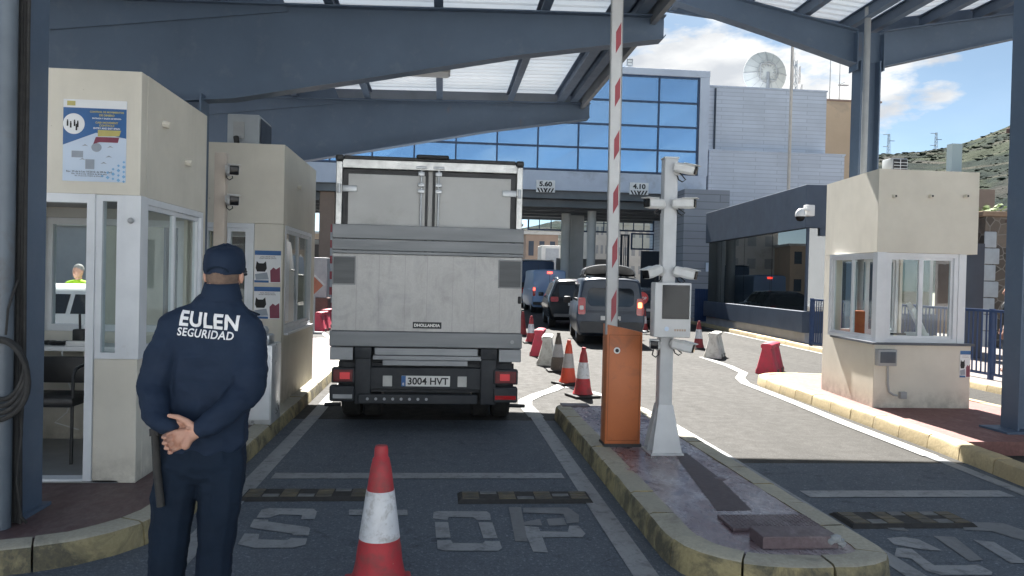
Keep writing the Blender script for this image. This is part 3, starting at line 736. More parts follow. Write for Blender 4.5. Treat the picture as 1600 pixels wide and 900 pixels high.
b = MB(); b.box(X0 + .121, X1 - .121, Y0 - .0, Y1 - .121, .144, .162); b.build('floor', TILE, B1, smooth=0)
b = MB(); b.box(X0 + .121, X1 - .121, Y0 + .121, Y1 - .121, 2.24, 2.27); b.build('ceiling', INNER, B1, smooth=0)
b = MB(); b.box(-2.55, -2.495, Y0 - .012, Y0 + .09, .162, 2.234); b.box(-3.42, -3.36, Y0 - .012, Y0 + .09, .162, 2.234); b.box(-3.36, -2.55, Y0 - .012, Y0 + .09, 2.17, 2.234); b.box(-3.36, -2.55, Y0 - .03, Y0 + .09, .1625, .178)
b.build('door_frame', ALU, B1, smooth=0)
win_y(B1, -2.493, -2.302, 1.047, 2.233, Y0 + 0.02, 1, 0.045)
b = MB(); b.box(-2.30, -2.178, Y0 - .012, Y0 + .11, 1.047, 2.233); b.build('corner_post', ALU, B1, smooth=0)
win_x(B1, Y0 + .112, Y1 - .062, 1.047, 2.233, -2.21, 2, 0.05, skip=())
b = MB(); b.box(-2.31, -2.13, Y0 + .113, Y1 - .063, 1.02, 1.046); b.build('sill', ALU, B1, smooth=0)
win_y(B1, -3.549, -2.341, 1.131, 2.15, Y1 - .07, 1, 0.06)
b = MB(); b.box(-3.549, -2.341, Y1 - .12, Y1, 2.151, 2.234); b.build('lintel', INNER, B1, smooth=0)
b = MB(); b.ball((-2.24, Y0 - .03, 2.05), 0.022); b.build('sensor', GREYP, B1)
for y, z in ((6.25, 2.84), (6.78, 2.62)): b = MB(); spout(b, (X1, y, z), (1, 0, -0.2)); b.build('spout', STUCCO, B1)
DK = thing('desk', 'pale desk top under the back window inside the near left booth', 'desk', (-3.3, 7.0, 0.162))
b = MB(); b.box(-4.27, -2.33, 6.83, 7.225, 0.99, 1.03, 0, 0.004); b.build('desktop', PAPERW, DK)
b = MB(); b.box(-4.2, -4.16, 6.86, 7.2, 0.162, 0.99); b.box(-2.42, -2.38, 6.86, 7.2, 0.162, 0.99); b.build('leg', GREYP, DK, smooth=0)
RAD = thing('radio', 'small black two way radio standing on the booth desk', 'radio', (-3.12, 6.98, 1.03))
b = MB(); b.box(-3.17, -3.07, 6.95, 7.03, 1.03, 1.17, 0, 0.012); b.build('body', BLACK, RAD); b = MB(); b.cyl((-3.12, 6.99, 1.17), (-3.125, 6.99, 1.30), 0.010); b.build('antenna', BLACK, RAD)
b = MB(); b.box(-3.52, -3.44, 6.95, 7.02, 1.031, 1.14, 0, 0.015); b.box(-3.50, -3.46, 6.96, 7.0, 1.14, 1.17, 0, .008)
tag(b.build('desk_phone', BLACK), 'black phone handset on the booth desk by the window edge', 'phone')
b = MB(); r_ = random.Random(2)
for i in range(9): b.ball((-3.38 + 0.04 * i, 6.95 + r_.uniform(-.03, .03), 1.05), 0.045, (1.2, .9, .45))
tag(b.build('jacket', BLACK), 'crumpled dark cloth lying on the booth desk', 'cloth')
b = MB(); b.box(-3.18, -3.02, 6.86, 6.92, 1.031, 1.075, 0, .006); tag(b.build('power_strip', WHITE), 'white power strip on the desk edge in the near booth', 'power strip')
b = MB(); b.tube([(-3.17, 6.86, 1.05), (-3.19, 6.82, 0.98), (-3.16, 6.83, 0.8), (-3.13, 6.9, 0.6), (-3.2, 6.95, 0.45), (-3.3, 6.95, 0.36), (-3.1, 6.95, 0.3)], 0.006, 6)
tag(b.build('white_cable', WHITE), 'thin white cable hanging down from the booth desk', 'cable')
CH = thing('chair', 'black armchair with thin tube legs inside the near left booth', 'chair', (-3.12, 6.5, 0.162))
b = MB(); b.box(-3.36, -2.86, 6.3, 6.72, 0.60, 0.68, 0, 0.025); b.build('seat', BLACK, CH)
for sx in (-1, 1):
    x = -3.11 + sx * 0.235
    b = MB(); b.tube([(x + sx * .02, 6.28, 0.162), (x, 6.33, 0.62), (x, 6.34, 0.84), (x, 6.38, 0.90), (x, 6.55, 0.92), (x, 6.7, 0.9), (x, 6.74, 0.82), (x, 6.72, 0.62), (x + sx * .05, 6.8, 0.162)], 0.013, 8); b.build('leg', BLACK, CH)
b = MB(); b.box(-3.34, -2.88, 6.70, 6.735, 0.74, 0.96, 0, .015); b.build('backrest', BLACK, CH)
b = MB(); b.tube([(-3.06, 5.95, 0.165), (-3.0, 5.97, 0.6), (-3.0, 5.96, 1.0)], 0.013, 8); b.tube([(-3.02, 5.955, .17), (-2.975, 5.955, .72)], 0.014, 8)
tag(b.build('broom_handle', WHITE), 'thin white pole leaning inside the doorway of the near booth', 'pole')
# ---- posters
def ph(b, x0, x1, z0, z1, y, mi): b.box(x0, x1, y - 0.0016, y, z0, z1, mi)
PBLUE = pm('print_blue', (0.035, 0.13, 0.34), None, 4, 0.4); PYEL = pm('print_yellow', (0.55, 0.48, 0.16), None, 6, 0.4); PRED = pm('print_maroon', (0.24, 0.05, 0.09), None, 6, 0.4)
PCYAN = pm('print_light_blue', (0.22, 0.46, 0.72), None, 4, 0.4); PGREY = pm('print_grey', (0.33, 0.37, 0.43), None, 6, 0.4); PPALE = pm('print_pale', (0.52, 0.62, 0.76), (0.6, 0.68, 0.8), 2, 0.4)
PO = thing('poster', 'blue and white customs poster with yellow headings high on the near booth', 'poster', (-2.505, Y0, 2.3))
y = Y0 - 0.0005; px0, px1, pz0, pz1 = -2.725, -2.29, 2.325, 2.91; W = px1 - px0; H = pz1 - pz0
U = lambda u: px0 + u * W
Vv = lambda v: pz1 - v * H
b = MB(); b.box(px0, px1, y - 0.005, y, pz0, pz1); b.build('sheet', PPALE, PO, smooth=0)
y -= 0.0055
b = MB(); ph(b, U(0), U(1), Vv(.10), Vv(.0), y, 0); b.build('top_band', PAPERW, PO, smooth=0)
b = MB(); b.prism([(U(0), y, Vv(.102)), (U(1), y, Vv(.102)), (U(1), y, Vv(.46)), (U(.52), y, Vv(.40)), (U(0.0), y, Vv(.56))], (0, -.0015, 0)); b.build('blue_field', PBLUE, PO, smooth=0)
b = MB(); b.prism([(U(.17) + .17 * W * math.cos(t * math.pi / 16), y - .002, Vv(.30) + .17 * W * math.sin(t * math.pi / 16)) for t in range(32)], (0, -.0015, 0)); b.build('white_disc', PAPERW, PO, smooth=0)
b = MB(); b.prism([(U(.55), y - .002, Vv(.365)), (U(.92), y - .002, Vv(.365)), (U(.89), y - .002, Vv(.435)), (U(.55), y - .002, Vv(.445))], (0, -.0015, 0)); b.build('yellow_label', PYEL, PO, smooth=0)
b = MB(); b.prism([(U(.52), y - .002, Vv(.452)), (U(.89), y - .002, Vv(.45)), (U(.87), y - .002, Vv(.515)), (U(.58), y - .002, Vv(.515)), (U(.48), y - .002, Vv(.54))], (0, -.0015, 0)); b.build('maroon_label', PRED, PO, smooth=0)
for (u0, u1, v0, v1) in ((.14, .32, .63, .71), (.36, .50, .73, .85)): b = MB(); ph(b, U(u0), U(u1), Vv(v1), Vv(v0), y, 0); b.build('pictogram', PGREY, PO, smooth=0)
b = MB(); b.prism([(U(.53) + .08 * W * math.cos(t * math.pi / 12), y, Vv(.58) + .055 * H * math.sin(t * math.pi / 12)) for t in range(24)], (0, -.0015, 0)); b.build('pictogram', PGREY, PO, smooth=0)
for (u0, v0) in ((.30, .57), (.70, .58), (.26, .74), (.60, .78), (.68, .70)): b = MB(); b.prism([(U(u0), y, Vv(v0)), (U(u0 + .05), y, Vv(v0 - .025)), (U(u0 + .1), y, Vv(v0)), (U(u0 + .05), y, Vv(v0 - .008))], (0, -.0015, 0)); b.build('arrow', PGREY, PO, smooth=0)
b = MB()
for i, (u, v) in enumerate(((.06, .28), (.11, .30), (.17, .28), (.22, .29), (.2, .33))): b.box(U(u), U(u + .025), y - .0052, y - .0036, Vv(v + .05), Vv(v - .01)); b.ball((U(u + .012), y - .0045, Vv(v - .02)), .006, (1, .2, 1), 1)
b.build('figure_icon', INK, PO, smooth=0)
b = MB()
for i in range(5):
    for j in range(5 - i):
        cx, cz = U(.97 - .085 * i), Vv(.99 - .06 * j - .015 * i); s = .030 * W * (1.0 if (i + j) % 2 else 0.75); b.prism([(cx - s, y, cz), (cx, y, cz - s), (min(cx + s, px1), y, cz), (cx, y, cz + s)], (0, -.0015, 0))
b.build('mosaic', PCYAN, PO, smooth=0)
b = MB(); ph(b, U(.06), U(.19), Vv(.078), Vv(.022), y - .002, 0); b.build('crest', PYEL, PO, smooth=0)
lettering('CONTROL DE MOVIMIENTOS', .03, (U(.69), y - .003, Vv(.145)), PYEL, PO, width=W * .54, bold=.001)
lettering('DE DINERO', .03, (U(.69), y - .003, Vv(.185)), PYEL, PO, width=W * .24, bold=.001)
lettering('ENTRADA Y SALIDA DE ESPAÑA', .02, (U(.69), y - .003, Vv(.222)), PAPERW, PO, width=W * .46, bold=.0006)
lettering('CASH MOVEMENT', .03, (U(.69), y - .003, Vv(.275)), PYEL, PO, width=W * .36, bold=.001)
lettering('CONTROLS', .03, (U(.69), y - .003, Vv(.31)), PYEL, PO, width=W * .24, bold=.001)
lettering('ENTRY AND EXIT SPAIN', .02, (U(.69), y - .003, Vv(.345)), PAPERW, PO, width=W * .42, bold=.0006)
for v, w in ((.885, .72), (.912, .55), (.936, .45)): lettering('Rev. 20 de la Ley 10/2010, de 28 de abril', .02, (U(.42), y - .001, Vv(v)), INK, PO, width=W * w)
def cat_poster(x0, x1, z0, z1, y, label):
    W = x1 - x0; H = z1 - z0; U = lambda u: x0 + u * W; V = lambda v: z1 - v * H
    P = thing('poster', label, 'poster', ((x0 + x1) / 2, y, z0), group='cat notices on the booths')
    b = MB(); b.box(x0, x1, y - .005, y, z0, z1); b.build('sheet', PAPERW, P, smooth=0)
    b = MB(); ph(b, U(0), U(1), V(.14), V(0), y - .0055, 0); b.build('blue_band', PBLUE, P, smooth=0)
    b = MB(); ph(b, U(0), U(.55), V(1.), V(.93), y - .0055, 0); b.build('blue_foot', PBLUE, P, smooth=0)
    yy = y - .0056
    b = MB(); b.prism([(U(.08), yy, V(.33)), (U(.16), yy, V(.40)), (U(.34), yy, V(.40)), (U(.43), yy, V(.33)), (U(.47), yy, V(.55)), (U(.40), yy, V(.66)), (U(.10), yy, V(.66)), (U(.04), yy, V(.55))], (0, -.0015, 0)); b.build('cat_head', INK, P, smooth=0)
    b = MB(); b.prism([(U(.02), yy, V(.74)), (U(.48), yy, V(.68)), (U(.55), yy, V(.90)), (U(.06), yy, V(.92))], (0, -.0015, 0)); b.build('card', PGREY, P, smooth=0)
    b = MB(); b.prism([(U(.60), yy, V(.62)), (U(.72), yy, V(.52)), (U(.82), yy, V(.58)), (U(.97), yy, V(.50)), (U(.99), yy, V(.98)), (U(.62), yy, V(.98))], (0, -.0015, 0)); b.build('red_shape', PRED, P, smooth=0)
    for v, w in ((.19, .7), (.24, .8)): lettering('AVISO IMPORTANTE', .02, (U(.5), yy - .001, V(v)), INK, P, width=W * w * .8)
# ---- second left booth
B2 = thing('security_booth', 'cream booth behind the guard with two cat notices and a sliding window', 'booth', (-2.9, 10.4, 0.143))
X0, X1, Y0b, Y1b, ZT = -3.95, -1.865, 9.25, 11.5, 3.205
b = MB()
b.box(X0, X1, Y0b, Y0b + .12, 2.27, ZT, 0, .006); b.box(X1 - .12, X1, Y0b + .121, Y1b - .121, 2.27, ZT); b.box(X0, X1, Y1b - .12, Y1b, 2.27, ZT); b.box(X0, X0 + .12, Y0b + .121, Y1b - .121, 2.27, ZT)
b.box(X0 + .121, X1 - .121, Y0b + .121, Y1b - .121, 2.95, 3.1)
b.box(-2.195, X1, Y0b, Y0b + .12, .143, 2.268, 0, .006); b.box(X0, -2.815, Y0b, Y0b + .12, .143, 2.268)
b.box(X1 - .12, X1, Y0b + .121, Y1b, .143, .985); b.box(X1 - .12, X1, 11.2, Y1b, .986, 2.268)
b.box(X0, X1 - .121, Y1b - .12, Y1b, .143, 1.0); b.box(X0, -3.3, Y1b - .12, Y1b, 1.001, 2.268); b.box(-2.2, X1 - .121, Y1b - .12, Y1b, 1.001, 2.268)
b.box(X0, X0 + .12, Y0b + .121, Y1b - .121, .143, 1.0); b.box(X0, X0 + .12, Y0b + .121, 9.7, 1.001, 2.268); b.box(X0, X0 + .12, 11.0, Y1b - .121, 1.001, 2.268)
b.build('wall', STUCCO, B2, smooth=0)
b = MB(); b.box(X0 + .121, X1 - .121, Y0b + .121, Y1b - .121, .144, .16); b.build('floor', TILE, B2, smooth=0)
b = MB(); b.box(X0 + .121, X1 - .121, Y0b + .121, Y1b - .121, 2.272, 2.30); b.build('ceiling', INNER, B2, smooth=0)
D = MB(); frame_y(D, -2.814, -2.196, .145, 2.268, Y0b - .025, Y0b + .08, .055); D.box(-2.758, -2.252, Y0b - .01, Y0b + .05, .20, 1.0); D = D.build('door', ALU, B2, smooth=0)
b = MB(); frame_y(b, -2.757, -2.51, 1.001, 2.21, Y0b - .012, Y0b + .05, .04); frame_y(b, -2.498, -2.253, 1.001, 2.21, Y0b - .02, Y0b + .04, .04); b.build('sash', ALU, D, smooth=0)
b = MB(); b.box(-2.716, -2.551, Y0b + .01, Y0b + .015, 1.042, 2.169); b.box(-2.457, -2.294, Y0b + .005, Y0b + .01, 1.042, 2.169); b.build('pane', GLASS, D, smooth=0)
win_x(B2, Y0b + .122, 11.199, .987, 2.266, X1 - .015, 2, .05)
b = MB(); b.box(X1 - .12, X1 + .05, Y0b + .13, 11.19, .955, .984); b.build('sill', ALU, B2, smooth=0)
win_y(B2, -3.299, -2.201, 1.001, 2.268, Y1b - .07, 1, .06)
b = MB(); spout(b, (X1, 10.1, 2.80), (1, 0, -.1)); b.build('spout', STUCCO, B2)
cat_poster(-2.185, -1.885, 1.58, 1.955, Y0b - .001, 'upper cat notice on the second booth beside its white door')
cat_poster(-2.185, -1.885, 1.155, 1.53, Y0b - .001, 'lower cat notice on the second booth beside its white door')
ACM = pm('aircon_grey', (.40, .43, .46), (.33, .36, .39), 3, .5)
def aircon(label, x0, x1, y0, y1, z0, z1, grille=True):
    A = thing('air_conditioner', label, 'air conditioner', ((x0 + x1) / 2, (y0 + y1) / 2, z0))
    b = MB(); b.box(x0, x1, y0, y1, z0 + .03, z1, 0, .012); b.box(x0 + .05, x0 + .1, y0 + .03, y1 - .03, z0, z0 + .03); b.box(x1 - .1, x1 - .05, y0 + .03, y1 - .03, z0, z0 + .03); b.build('casing', ACM, A)
    return A
A1 = aircon('grey air conditioner on the roof of the second booth under the beam', -2.80, -2.40, 10.25, 10.95, 3.205, 3.74)
b = MB(); b.box(-2.72, -2.58, 10.232, 10.2495, 3.42, 3.64); b.build('vent_panel', GREYP, A1, smooth=0)
b = MB(); b.tube([(-2.68, 10.22, 3.44), (-2.66, 10.19, 3.34), (-2.6, 10.18, 3.27), (-2.5, 10.19, 3.235), (-2.38, 10.2, 3.225)], 0.035, 10); b.build('hose', RUBBER, A1)
b = MB(); b.box(-2.39, -2.3835, 10.3, 10.9, 3.28, 3.70); b.build('side_grille', STEELD, A1, smooth=0)
# white cabinet at the kerb by the second booth, with a silver device on it
BX = thing('metal_cabinet', 'white metal cabinet at the kerb to the right of the guard', 'cabinet', (-1.82, 8.2, 0.143))
b = MB(); b.box(-1.97, -1.70, 8.0, 8.45, .143, .96, 0, .012); b.build('body', pm('brushed_white_metal', (0.62, 0.63, 0.64), (0.5, 0.51, 0.52), 5, 0.25, 0.4, metal=0.4), BX)
b = MB(); b.box(-1.955, -1.715, 7.988, 7.999, .2, .85, 0, .003); b.build('door', ALU, BX)
SV = thing('dispenser', 'small silver device standing on the white cabinet by the guard', 'dispenser', (-1.83, 8.2, 0.96))
b = MB(); b.box(-1.92, -1.74, 8.05, 8.3, .96, 1.06, 0, .02); b.lathe([(.05, 1.06), (.06, 1.10), (.04, 1.14), (.0001, 1.15)], (-1.83, 8.17, 0), 16); b.build('body', GALV, SV)
b = MB(); b.tube([(-1.80, 8.05, 1.03), (-1.78, 7.97, 1.03), (-1.72, 7.96, .99)], .015, 8); b.build('spout', GALV, SV)
# ---- right booth
B3 = thing('security_booth', 'cream booth on the right island with white corner windows', 'booth', (6.2, 10.2, 0.143))
X0, X1, Y0c, Y1c, ZT = 5.56, 6.93, 9.40, 11.05, 3.215
b = MB()
def ring(z0, z1, x1):
    # left face leans a little outwards towards the back, as surveyed
    b.prism([(5.56, Y0c, z0), (5.56 + .12, Y0c + .12, z0), (5.72 + .12, Y1c, z0), (5.72, Y1c, z0)], (0, 0, z1 - z0))
ring(2.15, ZT, X1)
b.prism([(5.561, Y0c - .001, 2.15), (X1, Y0c - .001, 2.15), (X1, Y0c + .119, 2.15), (5.681, Y0c + .119, 2.15)], (0, 0, ZT - 2.15))
b.box(X1 - .12, X1, Y0c + .12, Y1c - .121, 2.15, ZT); b.box(5.842, X1, Y1c - .12, Y1c, 2.15, ZT); b.prism([(5.69, Y0c + .121, 3.0), (X1 - .121, Y0c + .121, 3.0), (X1 - .121, Y1c - .121, 3.0), (5.84, Y1c - .121, 3.0)], (0, 0, .12))
b.prism([(5.69, Y0c + .121, 2.152), (X1 - .121, Y0c + .121, 2.152), (X1 - .121, Y1c - .121, 2.152), (5.84, Y1c - .121, 2.152)], (0, 0, .02))
ring(.143, .955, 0)
b.prism([(5.561, Y0c - .001, .143), (6.88, Y0c - .001, .143), (6.88, Y0c + .119, .143), (5.681, Y0c + .119, .143)], (0, 0, .955 - .143))
b.box(6.76, 6.88, Y0c + .12, Y1c - .121, .143, .955); b.box(5.842, 6.88, Y1c - .12, Y1c, .143, .955)
b.prism([(5.69, 10.72, .956), (5.81, 10.72, .956), (5.84, Y1c, .956), (5.72, Y1c, .956)], (0, 0, 1.193)); b.box(5.842, 5.88, Y1c - .12, Y1c, .956, 2.149); b.box(6.84, 6.88, Y1c - .12, Y1c, .956, 2.149)
b.build('wall', STUCCO, B3, smooth=0)
b = MB(); b.prism([(5.52, Y0c - .04, .957), (6.91, Y0c - .04, .957), (6.91, Y0c + .10, .957), (5.70, Y0c + .10, .957), (5.84, 10.71, .957), (5.65, 10.71, .957)], (0, 0, .028)); b.build('sill', SILLM, B3, smooth=0)
b = MB(); b.box(5.575, 5.70, Y0c + .005, Y0c + .11, .986, 2.149); b.build('corner_post', ALU, B3, smooth=0)
b = MB(); b.box(6.70, 6.80, Y0c + .02, Y0c + .10, .986, 2.149); b.build('corner_post', ALU, B3, smooth=0)
win_y(B3, 5.702, 6.698, .986, 2.148, Y0c + .05, 2, .055)
w = win_x(B3, Y0c + .12, 10.715, .986, 2.148, 5.64, 2, .045, s=-1)
win_y(B3, 5.881, 6.839, .986, 2.148, Y1c - .07, 2, .045)
b = MB(); b.prism([(5.70, Y0c + .13, .144), (6.75, Y0c + .13, .144), (6.75, Y1c - .13, .144), (5.85, Y1c - .13, .144)], (0, 0, .02)); b.build('floor', TILE, B3, smooth=0)
for px in (1396, 1453, 1508):
    b = MB(); p = yp(px, 307, Y0c); b.box(p.x - .022, p.x + .022, Y0c - .06, Y0c - .002, p.z - .02, p.z + .02); b.box(p.x - .012, p.x + .012, Y0c - .0615, Y0c - .0601, p.z - .012, p.z + .012, 1); b.build('spout', [STUCCO, BLACK], B3, smooth=0)
A3 = aircon('pale air conditioner on the roof of the right booth', 6.03, 6.26, 9.9, 10.14, 3.216, 3.45)
b = MB(); fx = 6.02
b.box(6.05, 6.24, 9.889, 9.8995, 3.265, 3.43, 0)
b.box(6.141, 6.149, 9.884, 9.8889, 3.265, 3.43, 1)
for i in range(1, 4): b.box(6.05, 6.24, 9.880, 9.8839, 3.265 + .041 * i - .004, 3.265 + .041 * i + .004, 1)
b.build('grille', [BLACK, ALU], A3, smooth=0)
EB = thing('meter_box', 'grey electric box with dark lid and bent conduit on the right booth wall', 'electric box', (5.68, Y0c, .5))
p0 = yp(1367, 545, Y0c); p1 = yp(1395, 571, Y0c)
b = MB(); b.box(p0.x, p1.x, Y0c - .09, Y0c - .002, p1.z, p0.z, 0, .008); b.build('case', GREYP, EB)
b = MB(); b.box(p0.x + .022, p1.x - .022, Y0c - .098, Y0c - .0905, p1.z + .04, p0.z - .03, 0, .003); b.build('lid', SILLM, EB)
q = [yp(1387, 572, Y0c - .03), yp(1387, 600, Y0c - .03), yp(1389, 612, Y0c - .03), yp(1396, 617, Y0c - .03), yp(1402, 618, Y0c - .03)]
b = MB(); b.tube(q, .014, 10); b.build('conduit', GREYP, EB)
p = yp(1408, 617, Y0c); b = MB(); b.box(p.x - .04, p.x + .045, Y0c - .06, Y0c - .002, p.z - .045, p.z + .045, 0, .006); b.build('junction_box', GREYP, EB)
p0 = yp(1500, 548, Y0c); p1 = yp(1530, 590, Y0c)
cat_poster(p0.x, 6.875, p1.z, p0.z, Y0c - .002, 'cat notice low on the right hand booth wall')
# inside the right booth: counter with a tilted screen, a telephone and an orange chair back
CT = thing('counter', 'pale counter inside the right booth', 'counter', (6.2, 9.9, .16))
b = MB(); b.box(5.80, 6.70, 9.54, 9.95, .93, .98, 0, .004); b.box(5.85, 5.9, 9.6, 9.9, .164, .93); b.box(6.6, 6.65, 9.6, 9.9, .164, .93); b.build('worktop', PAPERW, CT)
MN = thing('monitor', 'tilted white monitor behind the window of the right booth', 'monitor', (6.33, 9.78, .98))
mm = Matrix.Translation((6.36, 9.75, 1.27)) @ Matrix.Rotation(R(-28), 4, 'Y') @ Matrix.Rotation(R(-25), 4, 'Z')
b = MB(); b.box(-.03, .03, -.17, .17, -.22, .22, 0, .01, mm); b.build('casing', WHITE, MN)
b = MB(); b.box(-.034, -.0305, -.15, .15, -.19, .19, 0, 0, mm); b.build('screen', PPALE, MN, smooth=0)
b = MB(); b.box(6.26, 6.48, 9.66, 9.88, .98, 1.10, 0, .012); b.build('base', PAPERW, MN)
KB = thing('telephone', 'dark desk telephone on the counter in the right booth', 'telephone', (6.0, 9.7, .98))
b = MB(); b.prism([(5.86, 9.6, .98), (6.16, 9.6, .98), (6.16, 9.6, 1.07), (5.86, 9.6, 1.0)], (0, .2, 0), 0, .006); b.build('body', WHITE, KB); b = MB(); b.box(5.95, 6.12, 9.6, 9.7, 1.072, 1.095, 0, .01); b.build('handset', BLACK, KB)
OC = thing('chair', 'orange backed chair inside the right booth', 'chair', (6.05, 10.5, .164))
ORG = pm('orange_fabric', (0.55, 0.16, 0.06), (0.45, 0.12, 0.05), 8, 0.8)
b = MB(); b.box(5.92, 6.14, 10.62, 10.67, .85, 1.35, 0, .025); b.build('backrest', ORG, OC); b = MB(); b.box(5.86, 6.24, 10.25, 10.6, .6, .66, 0, .02); b.build('seat', ORG, OC)
b = MB(); b.cyl((6.05, 10.42, .18), (6.05, 10.42, .6), .025); b.lathe([(.22, .164), (.22, .18), (.03, .2)], (6.05, 10.42, 0)); b.tube([(6.05, 10.6, .63), (6.05, 10.68, .68), (6.03, 10.68, .9)], .015); b.build('pedestal', BLACK, OC)
# ================================================================== BUILDINGS
def facade_glass():
    m, nt, b = newmat('blue_mirror_glass'); v = setcoord(nt, 1.0, 'World')
    gi = nt.nodes.new('ShaderNodeNewGeometry')
    c = ramp(nt, gi.outputs['Random Per Island'], [(0.0, (0.30, 0.48, 0.70)), (1.0, (0.42, 0.60, 0.78))])
    nt.links.new(c, b.inputs['Base Color']); b.inputs['Metallic'].default_value = 0.8; b.inputs['Roughness'].default_value = 0.09
    bump(nt, b, tex(nt, v, 0.35, 2, 0.5), 0.06, 0.3); return m
FGL = facade_glass()
MULL = pm('mullion_navy', (0.03, 0.06, 0.13), None, 3, 0.4)
CLAD = pm('pale_blue_cladding', (0.52, 0.58, 0.68), (0.45, 0.50, 0.60), 0.6, 0.6, space='World', dirt=(0.24, 0.25, 0.28), dscale=0.5, dlo=0.55, dhi=0.8)
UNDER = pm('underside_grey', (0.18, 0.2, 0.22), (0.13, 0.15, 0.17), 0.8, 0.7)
def brickmat(name, c, mortar, sx=2.2, sy=5.2):
    m, nt, b = newmat(name); v = setcoord(nt, 1.0, 'World')
    sp = nt.nodes.new('ShaderNodeSeparateXYZ'); cb = nt.nodes.new('ShaderNodeCombineXYZ'); nt.links.new(v, sp.inputs[0])
    ad = nt.nodes.new('ShaderNodeMath'); nt.links.new(sp.outputs[0], ad.inputs[0]); nt.links.new(sp.outputs[1], ad.inputs[1])
    nt.links.new(ad.outputs[0], cb.inputs[0]); nt.links.new(sp.outputs[2], cb.inputs[1])
    br = nt.nodes.new('ShaderNodeTexBrick'); nt.links.new(cb.outputs[0], br.inputs['Vector'])
    br.inputs['Scale'].default_value = 1.0; br.inputs['Brick Width'].default_value = sx; br.inputs['Row Height'].default_value = 1.0 / sy
    br.inputs['Mortar Size'].default_value = 0.014; br.inputs['Color1'].default_value = rgba(c); br.inputs['Color2'].default_value = rgba(tuple(x * .9 for x in c)); br.inputs['Mortar'].default_value = rgba(mortar)
    d = ramp(nt, tex(nt, v, 0.5, 8, .65), [(0.45, 0.0), (0.75, 0.6)])
    nt.links.new(mixc(nt, d, br.outputs['Color'], tuple(x * .7 for x in c)), b.inputs['Base Color']); b.inputs['Roughness'].default_value = .85
    bump(nt, b, br.outputs['Fac'], -0.3, 0.02); return m
WBRICK = brickmat('white_block_wall', (0.54, 0.59, 0.68), (0.36, 0.40, 0.47))
SLAT = brickmat('grey_slatted_wall', (0.30, 0.32, 0.36), (0.14, 0.15, 0.17), 4.0, 3.0)
# ---- glazed bridge building over the lanes
BB = thing('glass_building', 'bridge building with a blue mirror glass front spanning the lanes behind the truck', 'building', (0, 40, 0))
GX = [12.08 - 1.925 * i for i in range(15)]; GX.sort(); GZ = [6.88, 7.97, 9.11, 10.27, 11.47]; FY = 36.0
b = MB(); b.box(-16, 12.55, FY + .12, 46, 5.95, 11.8); b.build('wall', CLAD, BB, smooth=0)
b = MB(); b.box(-15.4, 12.56, FY - .02, FY + .119, 5.9, 6.82, 0, .01); b.build('fascia', CLAD, BB, smooth=0)
b = MB(); b.box(-15.4, 12.62, FY - .06, FY + .119, 11.52, 11.85, 0, .02); b.box(12.14, 12.60, FY - .05, FY + .119, 6.821, 11.519, 0, .01); b.build('parapet', CLAD, BB, smooth=0)
rnd = random.Random(11)
for i in range(len(GX) - 1):
    b = MB()
    for j in range(4):
        t1, t2 = rnd.uniform(-.006, .006), rnd.uniform(-.006, .006)
        b.quad([(GX[i] + .02, FY + .04 + t1, GZ[j] + .02), (GX[i + 1] - .02, FY + .04 - t1, GZ[j] + .02), (GX[i + 1] - .02, FY + .04 + t2, GZ[j + 1] - .02), (GX[i] + .02, FY + .04 - t2, GZ[j + 1] - .02)])
    b.build('glazing', FGL, BB, smooth=0, recalc=False)
b = MB()
for x in GX: b.box(x - .035, x + .035, FY - .03, FY + .1, 6.823, 11.517)
for z in GZ:
    for i in range(len(GX) - 1): b.box(GX[i] + .0355, GX[i + 1] - .0355, FY - .015, FY + .09, z - .045, z + .045)
b.build('mullion', MULL, BB, smooth=0)
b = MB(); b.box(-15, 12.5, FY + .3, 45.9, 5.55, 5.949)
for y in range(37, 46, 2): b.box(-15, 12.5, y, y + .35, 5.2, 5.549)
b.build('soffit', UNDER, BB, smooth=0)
COLM = pm('column_grey', (0.56, 0.57, 0.56), (0.48, 0.49, 0.48), 1, .7)
for px, y in ((885, 40.5), (925, 38.6)):
    p = yp(px, 330, y); b = MB(); b.cyl((p.x, y, 0), (p.x, y, 5.2), .25 if y > 40 else .22, n=28); b.build('column', COLM, BB)
p = yp(902, 330, 41.5); b = MB(); b.box(p.x - .35, p.x + .35, 41.3, 41.9, 0, 5.2); b.build('column', COLM, BB, smooth=0)
for x in (-5.4, -9.5): b = MB(); b.box(x - .35, x + .35, 36.6, 37.4, 0, 5.55, 0, .02); b.build('column', pm('brown_column', (0.27, 0.2, 0.16), None, 1, .8), BB, smooth=0)
p = yp(984, 98, 36.3)
b = MB(); b.box(p.x - .15, p.x + .15, 36.25, 36.5, p.z - .19, p.z + .19, 0, .02); b.box(p.x - .03, p.x + .03, 36.35, 36.41, 11.85, p.z - .19); b.box(p.x - .10, p.x + .10, 36.235, 36.2499, p.z + .03, p.z + .11, 1); b.box(p.x - .10, p.x + .10, 36.235, 36.2499, p.z - .12, p.z - .04, 1)
tag(b.build('roof_lamp', [GREYP, WHITE]), 'small grey signal lamp box on the edge of the glass building roof', 'lamp')
